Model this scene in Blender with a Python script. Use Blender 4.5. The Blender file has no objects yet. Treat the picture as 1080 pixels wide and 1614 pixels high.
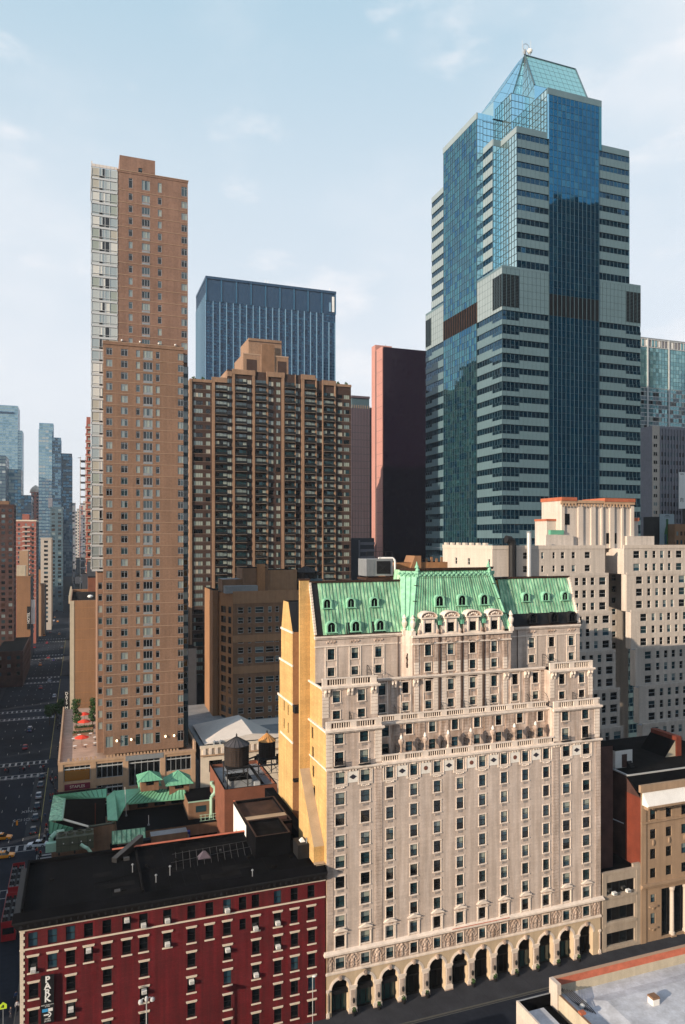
import bpy, math, random
from mathutils import Vector
random.seed(11)
R = math.radians
sc = bpy.context.scene
COL = sc.collection

# ------------------------------------------------------------------ camera, sky, sun, exposure
F, TH, HZ, H = 1145.0, R(19.92), 848.0, 75.0      # focal length in photo pixels, yaw, horizon row, eye height
cs, sn = math.cos(TH), math.sin(TH)
cam = bpy.data.objects.new('camera', bpy.data.cameras.new('camera')); COL.objects.link(cam)
cam.data.sensor_fit = 'HORIZONTAL'; cam.data.sensor_width = 36.0
cam.data.lens = F/1080*36.0
cam.data.shift_y = (HZ-807.0)/1080.0
cam.data.clip_start = 0.5; cam.data.clip_end = 20000
cam.location = (0, 0, H); cam.rotation_euler = (R(90), 0, -TH)
sc.camera = cam

SUN_AZ, SUN_EL = 22.0, 16.5       # degrees south of -X, elevation
world = bpy.data.worlds.new("World"); sc.world = world; world.use_nodes = True
def build_world():
    nt = world.node_tree; n = nt.nodes; l = nt.links; n.clear()
    out = n.new('ShaderNodeOutputWorld'); bg = n.new('ShaderNodeBackground')
    sky = n.new('ShaderNodeTexSky'); sky.sky_type = 'NISHITA'; sky.sun_disc = False
    sky.sun_elevation = R(SUN_EL); sky.sun_rotation = R(270-SUN_AZ)
    sky.altitude = 0; sky.air_density = 1.0; sky.dust_density = 2.2; sky.ozone_density = 2.0
    tc = n.new('ShaderNodeTexCoord'); sep = n.new('ShaderNodeSeparateXYZ')
    l.new(tc.outputs['Generated'], sep.inputs[0])
    def noise(scale, loc, stretch, lo, hi, top, det=8):
        mp = n.new('ShaderNodeMapping'); mp.inputs['Scale'].default_value = (1, 1, stretch); mp.inputs['Location'].default_value = loc
        l.new(tc.outputs['Generated'], mp.inputs[0]); t = n.new('ShaderNodeTexNoise'); t.inputs['Scale'].default_value = scale
        t.inputs['Detail'].default_value = det; t.inputs['Roughness'].default_value = .55; l.new(mp.outputs[0], t.inputs['Vector'])
        r = n.new('ShaderNodeMapRange'); r.interpolation_type = 'SMOOTHSTEP'; r.inputs['From Min'].default_value = lo; r.inputs['From Max'].default_value = hi
        r.inputs['To Max'].default_value = top; l.new(t.outputs['Fac'], r.inputs['Value']); return r.outputs[0]
    ramp = n.new('ShaderNodeValToRGB'); e = ramp.color_ramp.elements        # hazy summer sky: white near the horizon, pale blue above
    e[0].position = .0; e[0].color = (.745, .755, .785, 1); e[1].position = 1.0; e[1].color = (.10, .22, .42, 1)
    q = e.new(.62); q.color = (.41, .585, .70, 1); q = e.new(.80); q.color = (.17, .34, .53, 1)
    q = e.new(.22); q.color = (.715, .755, .81, 1); q = e.new(.42); q.color = (.60, .695, .775, 1)
    l.new(sep.outputs['Z'], ramp.inputs[0])
    sc10 = n.new('ShaderNodeMix'); sc10.data_type = 'RGBA'; sc10.blend_type = 'MULTIPLY'; sc10.inputs['Factor'].default_value = 1
    sc10.inputs['B'].default_value = (10, 10, 10, 1); l.new(ramp.outputs[0], sc10.inputs['A'])
    mx1 = n.new('ShaderNodeMix'); mx1.data_type = 'RGBA'; mx1.inputs['Factor'].default_value = .86
    l.new(sky.outputs[0], mx1.inputs['A']); l.new(sc10.outputs['Result'], mx1.inputs['B'])
    last = mx1.outputs['Result']
    for f, c in ((noise(2.0, (.9,3.3,.8), 2.0, .40, .70, .72), (7.3, 7.5, 7.9, 1)), (noise(4.6, (1.53,3.9,1.0), 2.4, .54, .70, .62, 10), (8.1, 8.0, 8.2, 1))):
        m_ = n.new('ShaderNodeMix'); m_.data_type = 'RGBA'; m_.inputs['B'].default_value = c
        l.new(f, m_.inputs['Factor']); l.new(last, m_.inputs['A']); last = m_.outputs['Result']
    mx2 = m_
    l.new(mx2.outputs['Result'], bg.inputs['Color']); bg.inputs['Strength'].default_value = 0.10
    l.new(bg.outputs[0], out.inputs['Surface'])
build_world()
sun = bpy.data.objects.new('sun', bpy.data.lights.new('sun', 'SUN')); COL.objects.link(sun)
sun.data.energy = 5.0; sun.data.angle = R(0.5); sun.data.color = (1.0, .825, .63)
sd = Vector((-math.cos(R(SUN_AZ))*math.cos(R(SUN_EL)), -math.sin(R(SUN_AZ))*math.cos(R(SUN_EL)), math.sin(R(SUN_EL))))
sun.rotation_euler = sd.to_track_quat('Z', 'Y').to_euler()
sc.view_settings.view_transform = 'Standard'; sc.view_settings.look = 'None'
sc.view_settings.exposure = 0.32; sc.view_settings.gamma = 1.0

# ------------------------------------------------------------------ photo measure -> place
def _d(px, Y):
    t = (px-540)/F; d = Y/(cs-t*sn); return d, d*(sn+t*cs)
def onY(px, py, Y):            # point of the vertical plane y = Y (faces along the streets)
    d, X = _d(px, Y); return (X, Y, H-(py-HZ)*d/F)
def onX(px, py, X):            # point of the vertical plane x = X (faces along the avenue)
    t = (px-540)/F; d = X/(sn+t*cs); return (X, d*(cs-t*sn), H-(py-HZ)*d/F)
def onZ(px, py, Z):            # point of a level plane
    d = (H-Z)*F/(py-HZ); t = (px-540)/F; return (d*(sn+t*cs), d*(cs-t*sn), Z)
def proj(X, Y, Z):
    d = X*sn+Y*cs
    if d < 1: return None
    return (540+F*(X*cs-Y*sn)/d, HZ-F*(Z-H)/d, F/d)

# ------------------------------------------------------------------ materials
M = {}
def _base(name):
    m = bpy.data.materials.new(name); m.use_nodes = True; M[name] = m
    return m, m.node_tree.nodes, m.node_tree.links, m.node_tree.nodes['Principled BSDF']
def mat(name, col, rough=.85, var=.14, scale=.6, streak=.0, fine=.08, metal=0.0, spec=.3, bump=0.0, hue=None, joint=None):
    """stone / brick / paint with soft blotches, finer grain and, where asked, rain streaks"""
    m, n, l, b = _base(name)
    b.inputs['Roughness'].default_value = rough; b.inputs['Metallic'].default_value = metal
    b.inputs['Specular IOR Level'].default_value = spec
    tc = n.new('ShaderNodeTexCoord')
    def noise(sc_, det, stretch=None):
        t = n.new('ShaderNodeTexNoise'); t.inputs['Scale'].default_value = sc_; t.inputs['Detail'].default_value = det
        if stretch:
            mp = n.new('ShaderNodeMapping'); mp.inputs['Scale'].default_value = stretch
            l.new(tc.outputs['Object'], mp.inputs[0]); l.new(mp.outputs[0], t.inputs['Vector'])
        else: l.new(tc.outputs['Object'], t.inputs['Vector'])
        return t.outputs['Fac']
    def ramp(src, lo, hi):
        r = n.new('ShaderNodeMapRange'); r.inputs['From Min'].default_value = .3; r.inputs['From Max'].default_value = .7
        r.inputs['To Min'].default_value = lo; r.inputs['To Max'].default_value = hi; l.new(src, r.inputs['Value']); return r.outputs[0]
    def mul(a, b_):
        q = n.new('ShaderNodeMath'); q.operation = 'MULTIPLY'; l.new(a, q.inputs[0]); l.new(b_, q.inputs[1]); return q.outputs[0]
    f = ramp(noise(scale, 5), 1-var, 1+var)
    f = mul(f, ramp(noise(scale*14, 3), 1-fine, 1+fine))
    if streak: f = mul(f, ramp(noise(1.0, 6, (1.3, 1.3, .07)), 1-streak, 1+streak*.5))
    mx = n.new('ShaderNodeMix'); mx.data_type = 'RGBA'; mx.blend_type = 'MULTIPLY'; mx.inputs['Factor'].default_value = 1
    mx.inputs['A'].default_value = (*col, 1)
    if hue:
        h = n.new('ShaderNodeMix'); h.data_type = 'RGBA'; h.inputs['A'].default_value = (*col, 1); h.inputs['B'].default_value = (*hue, 1)
        l.new(ramp(noise(scale*2.3, 6, (1.6, 1.6, .25)), 0, 1), h.inputs['Factor']); l.new(h.outputs['Result'], mx.inputs['A'])
    if joint:                                        # masonry blocks: width, height, joint darkness, block-to-block spread
        bw, bh, jd, jv = joint; sp = n.new('ShaderNodeSeparateXYZ'); l.new(tc.outputs['Object'], sp.inputs[0]); ad = n.new('ShaderNodeMath'); l.new(sp.outputs['X'], ad.inputs[0]); l.new(sp.outputs['Y'], ad.inputs[1])
        cb = n.new('ShaderNodeCombineXYZ'); l.new(ad.outputs[0], cb.inputs['X']); l.new(sp.outputs['Z'], cb.inputs['Y']); bk = n.new('ShaderNodeTexBrick'); l.new(cb.outputs[0], bk.inputs['Vector'])
        bk.inputs['Scale'].default_value = 1; bk.inputs['Brick Width'].default_value = bw; bk.inputs['Row Height'].default_value = bh; bk.inputs['Mortar Size'].default_value = .03; bk.inputs['Mortar Smooth'].default_value = .3
        for nm, v in (('Color1', 1+jv), ('Color2', 1-jv), ('Mortar', 1-jd)): bk.inputs[nm].default_value = (v, v, v, 1)
        m2 = n.new('ShaderNodeMix'); m2.data_type = 'RGBA'; m2.blend_type = 'MULTIPLY'; m2.inputs['Factor'].default_value = 1; l.new(mx.outputs['Result'], m2.inputs['A']); l.new(bk.outputs['Color'], m2.inputs['B']); l.new(f, mx.inputs['B']); l.new(m2.outputs['Result'], b.inputs['Base Color'])
    else: l.new(f, mx.inputs['B']); l.new(mx.outputs['Result'], b.inputs['Base Color'])
    if bump:
        bp = n.new('ShaderNodeBump'); bp.inputs['Strength'].default_value = bump; bp.inputs['Distance'].default_value = .05
        l.new(noise(scale*10, 4), bp.inputs['Height']); l.new(bp.outputs[0], b.inputs['Normal'])
    return m
def glass(name, col, rough=.06, metal=0.0, spec=.9, ior=1.6, var=.0):
    m, n, l, b = _base(name)
    b.inputs['Roughness'].default_value = rough; b.inputs['Metallic'].default_value = metal
    b.inputs['Specular IOR Level'].default_value = spec; b.inputs['IOR'].default_value = ior
    b.inputs['Base Color'].default_value = (*col, 1)
    if var:
        tc = n.new('ShaderNodeTexCoord'); t = n.new('ShaderNodeTexNoise'); t.inputs['Scale'].default_value = .35
        l.new(tc.outputs['Object'], t.inputs['Vector'])
        mx = n.new('ShaderNodeMix'); mx.data_type = 'RGBA'
        mx.inputs['A'].default_value = (*[c*(1-var) for c in col], 1); mx.inputs['B'].default_value = (*[c*(1+var) for c in col], 1)
        l.new(t.outputs['Fac'], mx.inputs['Factor']); l.new(mx.outputs['Result'], b.inputs['Base Color'])
    return m
def lamp_mat(name, col, e):
    m, n, l, b = _base(name); b.inputs['Emission Color'].default_value = (*col, 1); b.inputs['Emission Strength'].default_value = e
    b.inputs['Base Color'].default_value = (*col, 1)

mat('limestone', (.635, .535, .475), hue=(.52, .42, .355), streak=.22, var=.08, scale=.25, fine=.07, joint=(1.3, .52, .07, .045))
mat('limestone_grey', (.615, .51, .45), hue=(.47, .365, .30), streak=.28, var=.12, scale=.4, fine=.1, joint=(1.3, .52, .09, .06))
mat('stone_trim', (.80, .69, .60), streak=.14, var=.10, scale=.7)
mat('stone_weathered', (.63, .515, .445), streak=.4, var=.2, scale=.8, hue=(.38, .26, .195))
mat('medallion_white', (.82, .78, .72), var=.05)
mat('medallion_dark', (.03, .03, .045)); mat('medallion_red', (.18, .07, .05))
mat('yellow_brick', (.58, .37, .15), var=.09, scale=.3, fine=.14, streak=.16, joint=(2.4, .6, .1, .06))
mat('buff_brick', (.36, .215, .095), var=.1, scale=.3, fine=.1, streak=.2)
mat('parged_tan', (.42, .32, .22), var=.1)
mat('copper_green', (.235, .515, .32), rough=.65, var=.22, scale=.5, streak=.5, hue=(.50, .73, .48), spec=.3, joint=(.62, 2.4, .2, .1))
mat('copper_seam', (.13, .38, .25), rough=.6, var=.15)
mat('copper_pale', (.26, .55, .38), rough=.6, var=.2, scale=1.2)
mat('tar', (.0035, .0035, .0045), rough=.9, var=.5, scale=.35, fine=.3, spec=.05)
mat('roof_line', (.05, .05, .052), var=.3)
mat('tar_patch', (.0075, .007, .0075), rough=.9, var=.5, scale=.5, spec=.05)
mat('black_metal', (.012, .012, .014), rough=.6, var=.2)
mat('bronze_stain', (.045, .022, .014), rough=.8, var=.4, scale=.5)
mat('red_paint', (.145, .009, .014), rough=.8, var=.16, scale=.3, streak=.3, fine=.12, hue=(.10, .012, .015), joint=(1.0, .3, .12, .07))
mat('cream_stone', (.72, .62, .50), var=.08)
mat('brown_brick', (.245, .147, .099), var=.09, scale=.15, fine=.12, streak=.14, joint=(2.6, 2.96, .10, .06))
mat('brown_brick_top', (.245, .147, .108), var=.09, scale=.15, fine=.12, streak=.14, joint=(2.6, 3.1, .10, .06))
mat('pale_course', (.40, .27, .19), var=.05)
mat('tan_stone', (.47, .31, .20), var=.08, scale=.5, streak=.1)
mat('grey_metal', (.30, .32, .34), rough=.45, metal=.3, var=.08)
mat('light_metal', (.55, .56, .56), rough=.4, metal=.2, var=.06)
mat('orange_brick', (.29, .155, .082), var=.1, scale=.15, fine=.06, streak=.1)
mat('dark_orange_brick', (.36, .18, .085), var=.12, scale=.2, fine=.1, streak=.12)
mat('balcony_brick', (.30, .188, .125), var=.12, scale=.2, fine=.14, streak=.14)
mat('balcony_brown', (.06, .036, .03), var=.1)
mat('balcony_rail', (.014, .016, .018), rough=.5, var=.2)
mat('slab_edge', (.20, .15, .12), var=.1)
mat('navy_metal', (.012, .045, .10), rough=.4, var=.1, spec=.6)
mat('navy_light', (.16, .29, .42), rough=.4, var=.05)
mat('pink_granite', (.47, .235, .20), rough=.6, var=.06, scale=.1)
mat('grey_granite', (.11, .085, .105), rough=.6, var=.06, scale=.1)
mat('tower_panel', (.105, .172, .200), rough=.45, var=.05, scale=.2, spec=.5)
mat('tower_panel_sunlit', (.25, .31, .33), rough=.4, var=.05, spec=.5)  # same panels, colour lightened for the sun on the west faces
mat('mullion_dark', (.03, .05, .06), rough=.4, var=.1)
mat('mullion_blue', (.055, .10, .125), rough=.35, var=.1, spec=.6)
mat('louvre', (.008, .010, .014), spec=.1, rough=.9, var=.1)
mat('white_brick', (.57, .50, .44), var=.06, scale=.2, streak=.16, fine=.07)
mat('white_brick_bright', (.60, .52, .45), var=.05, scale=.3, streak=.1)
mat('terracotta', (.42, .125, .065), var=.15, scale=.8)
mat('beige_stone', (.40, .33, .265), var=.09, scale=.4, streak=.14)
mat('bank_stone', (.36, .248, .165), var=.08, scale=.4, streak=.14)
mat('side_brick', (.17, .037, .02), var=.15, scale=.5, fine=.15, streak=.15)
mat('dim_brick', (.07, .035, .03), var=.3, scale=.4, fine=.2)
mat('brick_rust', (.20, .075, .045), var=.15, scale=.5, fine=.15)
mat('white_paint', (.78, .76, .73), var=.06)
mat('white_roof', (.55, .57, .62), rough=.8, var=.2, scale=.22, fine=.09, hue=(.44, .45, .48), joint=(2.2, 9, .1, .03))
mat('grey_roof', (.25, .26, .27), var=.15, scale=.3)
mat('membrane', (.66, .60, .55), rough=.7, var=.05)
mat('coping_red', (.52, .15, .09), var=.15, scale=1.0)
mat('parapet_tan', (.52, .45, .34), var=.08, streak=.1)
mat('asphalt', (.018, .022, .032), spec=.1, rough=.9, var=.25, scale=.08, fine=.15)
mat('asphalt_light', (.045, .048, .055), spec=.1, rough=.9, var=.2, scale=.2, fine=.15)
mat('pavement', (.042, .044, .052), spec=.1, rough=.9, var=.2, scale=.3, fine=.1)
mat('kerb_stone', (.085, .085, .08), var=.1)
mat('road_paint', (.36, .36, .36), rough=.8, var=.18, scale=1.5, fine=.25)
mat('kerb_yellow', (.42, .36, .12), var=.2)
mat('terrace_tile', (.44, .30, .23), var=.15, scale=.5, fine=.1)
mat('red_canvas', (.75, .06, .03), rough=.8, var=.08)
mat('wood_stave', (.042, .027, .021), rough=.9, var=.25, scale=1.0, streak=.3)
mat('wood_orange', (.55, .27, .09), rough=.85, var=.15)
mat('tank_cap', (.075, .07, .075), rough=.5, var=.2)
mat('steel_dark', (.022, .021, .023), rough=.6, var=.2)
mat('olive_metal', (.085, .09, .06), rough=.55, var=.15)
mat('pale_green_metal', (.36, .55, .42), rough=.6, var=.1)
mat('blue_tarp', (.03, .05, .28), rough=.6, var=.15)
mat('tan_band', (.34, .195, .11), var=.1, streak=.14)
mat('tan_wall', (.22, .125, .075), var=.12, streak=.16, fine=.12)
mat('taxi_yellow', (.85, .30, .01), rough=.3, var=.03, spec=.6)
for nm, c in (('car_white', (.62, .66, .72)), ('car_silver', (.38, .40, .43)), ('car_black', (.015, .016, .018)), ('car_grey', (.10, .11, .12)), ('car_red', (.30, .02, .02)), ('car_blue', (.03, .05, .14))):
    mat(nm, c, rough=.25, var=.03, spec=.6)
mat('bus_red', (.33, .012, .018), rough=.35, var=.05, spec=.5)
mat('tyre', (.012, .012, .012), rough=.9)
mat('leaf_a', (.028, .075, .018), rough=.7, var=.3, scale=2.0); mat('leaf_b', (.045, .105, .024), rough=.7, var=.3, scale=2.0)
mat('bark', (.07, .045, .03), var=.2)
mat('sign_black', (.012, .012, .014), rough=.5); mat('sign_white', (.82, .82, .80), rough=.6, var=.03); mat('sign_blue', (.05, .32, .62), rough=.5)
mat('sign_red', (.16, .012, .035), rough=.5); mat('ad_grey', (.32, .40, .44), rough=.5, var=.05); mat('bottle_green', (.03, .14, .05), rough=.3); mat('bottle_blue', (.03, .10, .18), rough=.3)
mat('skin', (.42, .26, .19), rough=.6); mat('cloth_dark', (.03, .032, .045)); mat('cloth_white', (.6, .6, .62)); mat('cloth_red', (.35, .03, .03)); mat('cloth_blue', (.06, .10, .22))
mat('far_brick', (.34, .12, .09), var=.06, scale=.1); mat('far_tan', (.42, .27, .17), var=.06, scale=.1); mat('far_pale', (.52, .46, .40), var=.05, scale=.1)
mat('far_black', (.012, .012, .014), var=.2)
mat('far_dark', (.06, .065, .08), var=.1, scale=.05); mat('far_blue', (.075, .125, .155), rough=.3, var=.08, spec=.7); mat('far_grey', (.22, .22, .25), var=.08, scale=.05)
# window glass: what is behind the pane differs from window to window
glass('pane_dark', (.006, .008, .010), spec=.5); glass('pane_teal', (.018, .045, .055), spec=.8); glass('pane_blue', (.03, .075, .105), spec=.9)
glass('pane_curtain', (.30, .34, .30), rough=.25, spec=.5); glass('pane_blind', (.42, .40, .34), rough=.3, spec=.4); glass('pane_brown', (.05, .028, .02), spec=.5)
glass('pane_amber', (.30, .12, .02), rough=.2); glass('pane_pale', (.20, .25, .25), rough=.15, spec=.7)
glass('pane_shop', (.02, .06, .06), spec=.5); glass('interior', (.005, .005, .006), rough=.8, spec=.1)
# coated curtain-wall glass
glass('curtain_blue', (.012, .125, .245), rough=.03, metal=.88, var=.12); glass('curtain_blue_b', (.010, .105, .21), rough=.03, metal=.88); glass('curtain_blue_c', (.03, .15, .25), rough=.05, metal=.85)
glass('curtain_teal', (.055, .215, .275), rough=.03, metal=.85, var=.12); glass('curtain_teal_b', (.045, .155, .22), rough=.03, metal=.85)
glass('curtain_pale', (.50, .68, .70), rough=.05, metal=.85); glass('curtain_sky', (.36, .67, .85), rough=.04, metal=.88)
glass('roof_glass', (.36, .70, .69), rough=.2, metal=.6); glass('strip_glass', (.006, .05, .10), rough=.04, metal=.8); glass('strip_glass_b', (.010, .07, .13), rough=.04, metal=.8)
glass('black_glass', (.020, .009, .026), rough=.06, metal=.4, spec=.7); glass('black_glass_b', (.020, .009, .026), rough=.05, metal=.4, spec=.7)
glass('navy_glass', (.015, .07, .14), rough=.06, metal=.55); glass('navy_glass_b', (.03, .12, .20), rough=.06, metal=.6)
glass('bay_glass', (.46, .48, .45), rough=.08, metal=.3, spec=.8); glass('bay_glass_b', (.33, .38, .38), rough=.06, metal=.3, spec=.8); glass('bay_glass_c', (.62, .60, .54), rough=.12, metal=.2, spec=.6)
glass('haze_glass', (.25, .36, .39), rough=.08, metal=.6); glass('haze_glass_b', (.15, .26, .31), rough=.08, metal=.6); glass('far_green_glass', (.12, .27, .30), rough=.06, metal=.6); glass('far_green_glass_b', (.20, .38, .40), rough=.06, metal=.6)  # distance haze of the far towers is put into the haze_glass colours
lamp_mat('lamp_glow', (1.0, .82, .5), 3.0)

# ------------------------------------------------------------------ mesh builder
class MB:
    def __init__(s): s.v = []; s.f = []; s.m = []; s.mats = []
    def mi(s, m):
        if m not in s.mats: s.mats.append(m)
        return s.mats.index(m)
    def poly(s, pts, m):
        k = len(s.v); s.v.extend([tuple(p) for p in pts]); s.f.append(tuple(range(k, k+len(pts)))); s.m.append(s.mi(m))
    def box(s, x0, x1, y0, y1, z0, z1, m, top=None, bottom=True):
        if x0 > x1: x0, x1 = x1, x0
        if y0 > y1: y0, y1 = y1, y0
        k = len(s.v)
        s.v += [(x0,y0,z0),(x1,y0,z0),(x1,y1,z0),(x0,y1,z0),(x0,y0,z1),(x1,y0,z1),(x1,y1,z1),(x0,y1,z1)]
        fs = [(0,1,5,4),(1,2,6,5),(2,3,7,6),(3,0,4,7)]
        i = s.mi(m)
        for q in fs: s.f.append(tuple(k+a for a in q)); s.m.append(i)
        s.f.append((k+4,k+5,k+6,k+7)); s.m.append(s.mi(top) if top else i)
        if bottom: s.f.append((k+3,k+2,k+1,k)); s.m.append(i)
        return s
    def hexa(s, b4, t4, m, top=None):        # general 8-corner solid: bottom ring, top ring (ccw seen from above)
        k = len(s.v); s.v += [tuple(p) for p in b4]+[tuple(p) for p in t4]; n = len(b4); i = s.mi(m)
        for a in range(n):
            c = (a+1) % n; s.f.append((k+a, k+c, k+n+c, k+n+a)); s.m.append(i)
        s.f.append(tuple(k+n+a for a in range(n))); s.m.append(s.mi(top) if top else i)
        s.f.append(tuple(k+a for a in reversed(range(n)))); s.m.append(i)
        return s
    def prism(s, pts, z0, z1, m, top=None): return s.hexa([(p[0],p[1],z0) for p in pts], [(p[0],p[1],z1) for p in pts], m, top)
    def lathe(s, cx, cy, prof, m, n=12):
        k = len(s.v); i = s.mi(m)
        for r, z in prof:
            for a in range(n): s.v.append((cx+r*math.cos(2*math.pi*a/n), cy+r*math.sin(2*math.pi*a/n), z))
        for j in range(len(prof)-1):
            for a in range(n):
                b = (a+1) % n; s.f.append((k+j*n+a, k+j*n+b, k+(j+1)*n+b, k+(j+1)*n+a)); s.m.append(i)
        s.f.append(tuple(k+a for a in reversed(range(n)))); s.m.append(i)
        s.f.append(tuple(k+(len(prof)-1)*n+a for a in range(n))); s.m.append(i)
        return s
    def tube(s, p0, p1, r, m, n=6, r1=None):
        p0 = Vector(p0); p1 = Vector(p1); d = (p1-p0)
        if d.length < 1e-6: return s
        d.normalize(); u = d.cross(Vector((0,0,1)))
        if u.length < .01: u = d.cross(Vector((1,0,0)))
        u.normalize(); w = d.cross(u); r1 = r if r1 is None else r1; k = len(s.v); i = s.mi(m)
        for p, q in ((p0, r), (p1, r1)):
            for a in range(n):
                t = 2*math.pi*a/n; s.v.append(tuple(p+u*(q*math.cos(t))+w*(q*math.sin(t))))
        for a in range(n):
            b = (a+1) % n; s.f.append((k+b, k+a, k+n+a, k+n+b)); s.m.append(i)
        s.f.append(tuple(k+a for a in range(n))); s.m.append(i); s.f.append(tuple(k+n+a for a in reversed(range(n)))); s.m.append(i)
        return s
    def path(s, pts, r, m, n=6):
        for a, b in zip(pts, pts[1:]): s.tube(a, b, r, m, n)
        return s
    def blob(s, c, rx, ry, rz, m, n=8, k=5):
        prof = []
        base = len(s.v); i = s.mi(m)
        for j in range(k+1):
            t = math.pi*j/k-math.pi/2
            for a in range(n):
                q = 2*math.pi*a/n; s.v.append((c[0]+rx*math.cos(t)*math.cos(q), c[1]+ry*math.cos(t)*math.sin(q), c[2]+rz*math.sin(t)))
        for j in range(k):
            for a in range(n):
                b = (a+1) % n; s.f.append((base+j*n+a, base+j*n+b, base+(j+1)*n+b, base+(j+1)*n+a)); s.m.append(i)
        return s
    def append(s, o, loc=(0,0,0), face='S'):
        k = len(s.v); c, q = {'S': (1,0), 'W': (0,-1), 'E': (0,1), 'N': (-1,0)}[face]
        for x, y, z in o.v: s.v.append((x*c-y*q+loc[0], x*q+y*c+loc[1], z+loc[2]))
        for f, m in zip(o.f, o.m): s.f.append(tuple(k+a for a in f)); s.m.append(s.mi(o.mats[m]))
        return s
    def mesh(s, name, off=(0,0,0)):
        me = bpy.data.meshes.new(name)
        me.from_pydata([(x-off[0], y-off[1], z-off[2]) for x, y, z in s.v], [], s.f)
        for m in s.mats: me.materials.append(M[m])
        me.polygons.foreach_set('material_index', s.m); me.update(); return me
    def build(s, name, parent=None, kind=None, label=None, off=None):
        if not s.f: return None
        o = None
        if off is None: off = tuple(parent.location) if parent else (0,0,0)
        o = bpy.data.objects.new(name, s.mesh(name, off)); COL.objects.link(o)
        if parent: o.parent = parent
        else: o.location = off
        if kind: o['kind'] = kind
        if label: o['label'] = label
        return o
def build_split(mb, name, parent, gap=.7):
    """one object per separate cluster of pieces"""
    n = len(mb.v); par = list(range(n))
    def find(a):
        while par[a] != a: par[a] = par[par[a]]; a = par[a]
        return a
    for f in mb.f:
        r = find(f[0])
        for v in f[1:]: par[find(v)] = r
    comp = {}
    for i, f in enumerate(mb.f): comp.setdefault(find(f[0]), []).append(i)
    bb = []
    for k, fs in comp.items():
        P = [mb.v[v] for i in fs for v in mb.f[i]]; bb.append(([min(p[a] for p in P) for a in range(3)], [max(p[a] for p in P) for a in range(3)], fs))
    bb.sort(key=lambda e: e[0][0]); m = len(bb); cp = list(range(m))
    def fc(a):
        while cp[a] != a: cp[a] = cp[cp[a]]; a = cp[a]
        return a
    for i in range(m):
        for j in range(i+1, m):
            if bb[j][0][0] > bb[i][1][0]+gap: continue
            if all(bb[j][0][a] <= bb[i][1][a]+gap and bb[i][0][a] <= bb[j][1][a]+gap for a in (1, 2)): cp[fc(j)] = fc(i)
    cl = {}
    for i in range(m): cl.setdefault(fc(i), []).extend(bb[i][2])
    for fs in cl.values():
        q = MB(); q.mats = list(mb.mats); ix = {}
        for i in fs:
            t = []
            for v in mb.f[i]:
                if v not in ix: ix[v] = len(q.v); q.v.append(mb.v[v])
                t.append(ix[v])
            q.f.append(tuple(t)); q.m.append(mb.m[i])
        q.build(name, parent)
def tag(o, label, cat, group=None):
    o['label'] = label; o['category'] = cat
    if group: o['group'] = group
    return o
def thing(name, label, cat, loc=(0,0,0), rotz=0, group=None):
    o = bpy.data.objects.new(name, None); COL.objects.link(o); o.empty_display_size = .5
    o.location = loc; o.rotation_euler = (0,0,rotz); return tag(o, label, cat, group)
def solo(mb, name, label, cat, loc, group=None): return tag(mb.build(name, None, off=loc), label, cat, group)
def dup(root, loc, rotz, label, group=None, swap=None):
    def rec(o, par):
        c = o.copy(); COL.objects.link(c)
        if par: c.parent = par
        if swap and c.type == 'MESH':
            key = (c.data.name, tuple(swap.items())); 
            if key not in _swapped:
                me = c.data.copy()
                for k, mt in enumerate(me.materials):
                    if mt.name in swap: me.materials[k] = M[swap[mt.name]]
                _swapped[key] = me
            c.data = _swapped[key]
        for ch in o.children: rec(ch, c)
        return c
    r = rec(root, None); r.location = loc; r.rotation_euler = (0,0,rotz); r['label'] = label
    if group: r['group'] = group
    return r
_swapped = {}
def text_mesh(txt, size, mat_, depth=.03, bold=0.0, spacing=1.0, line=1.0, align='CENTER'):
    cu = bpy.data.curves.new('lettering', 'FONT'); cu.body = txt; cu.size = size; cu.extrude = depth; cu.offset = bold*size
    cu.align_x = align; cu.align_y = 'CENTER'; cu.space_character = spacing; cu.space_line = line
    t = bpy.data.objects.new('lettering', cu); COL.objects.link(t); bpy.context.view_layer.update()
    me = bpy.data.meshes.new_from_object(t); bpy.data.objects.remove(t); me.materials.clear(); me.materials.append(M[mat_]); me.name = 'lettering'
    return me
def lettering(txt, size, mat_, parent, pos, rot, name='lettering', **k):
    o = bpy.data.objects.new(name, text_mesh(txt, size, mat_, **k)); COL.objects.link(o)
    if parent: o.parent = parent; o.location = Vector(pos)-parent.location
    else: o.location = pos
    o.rotation_euler = rot; return o

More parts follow.
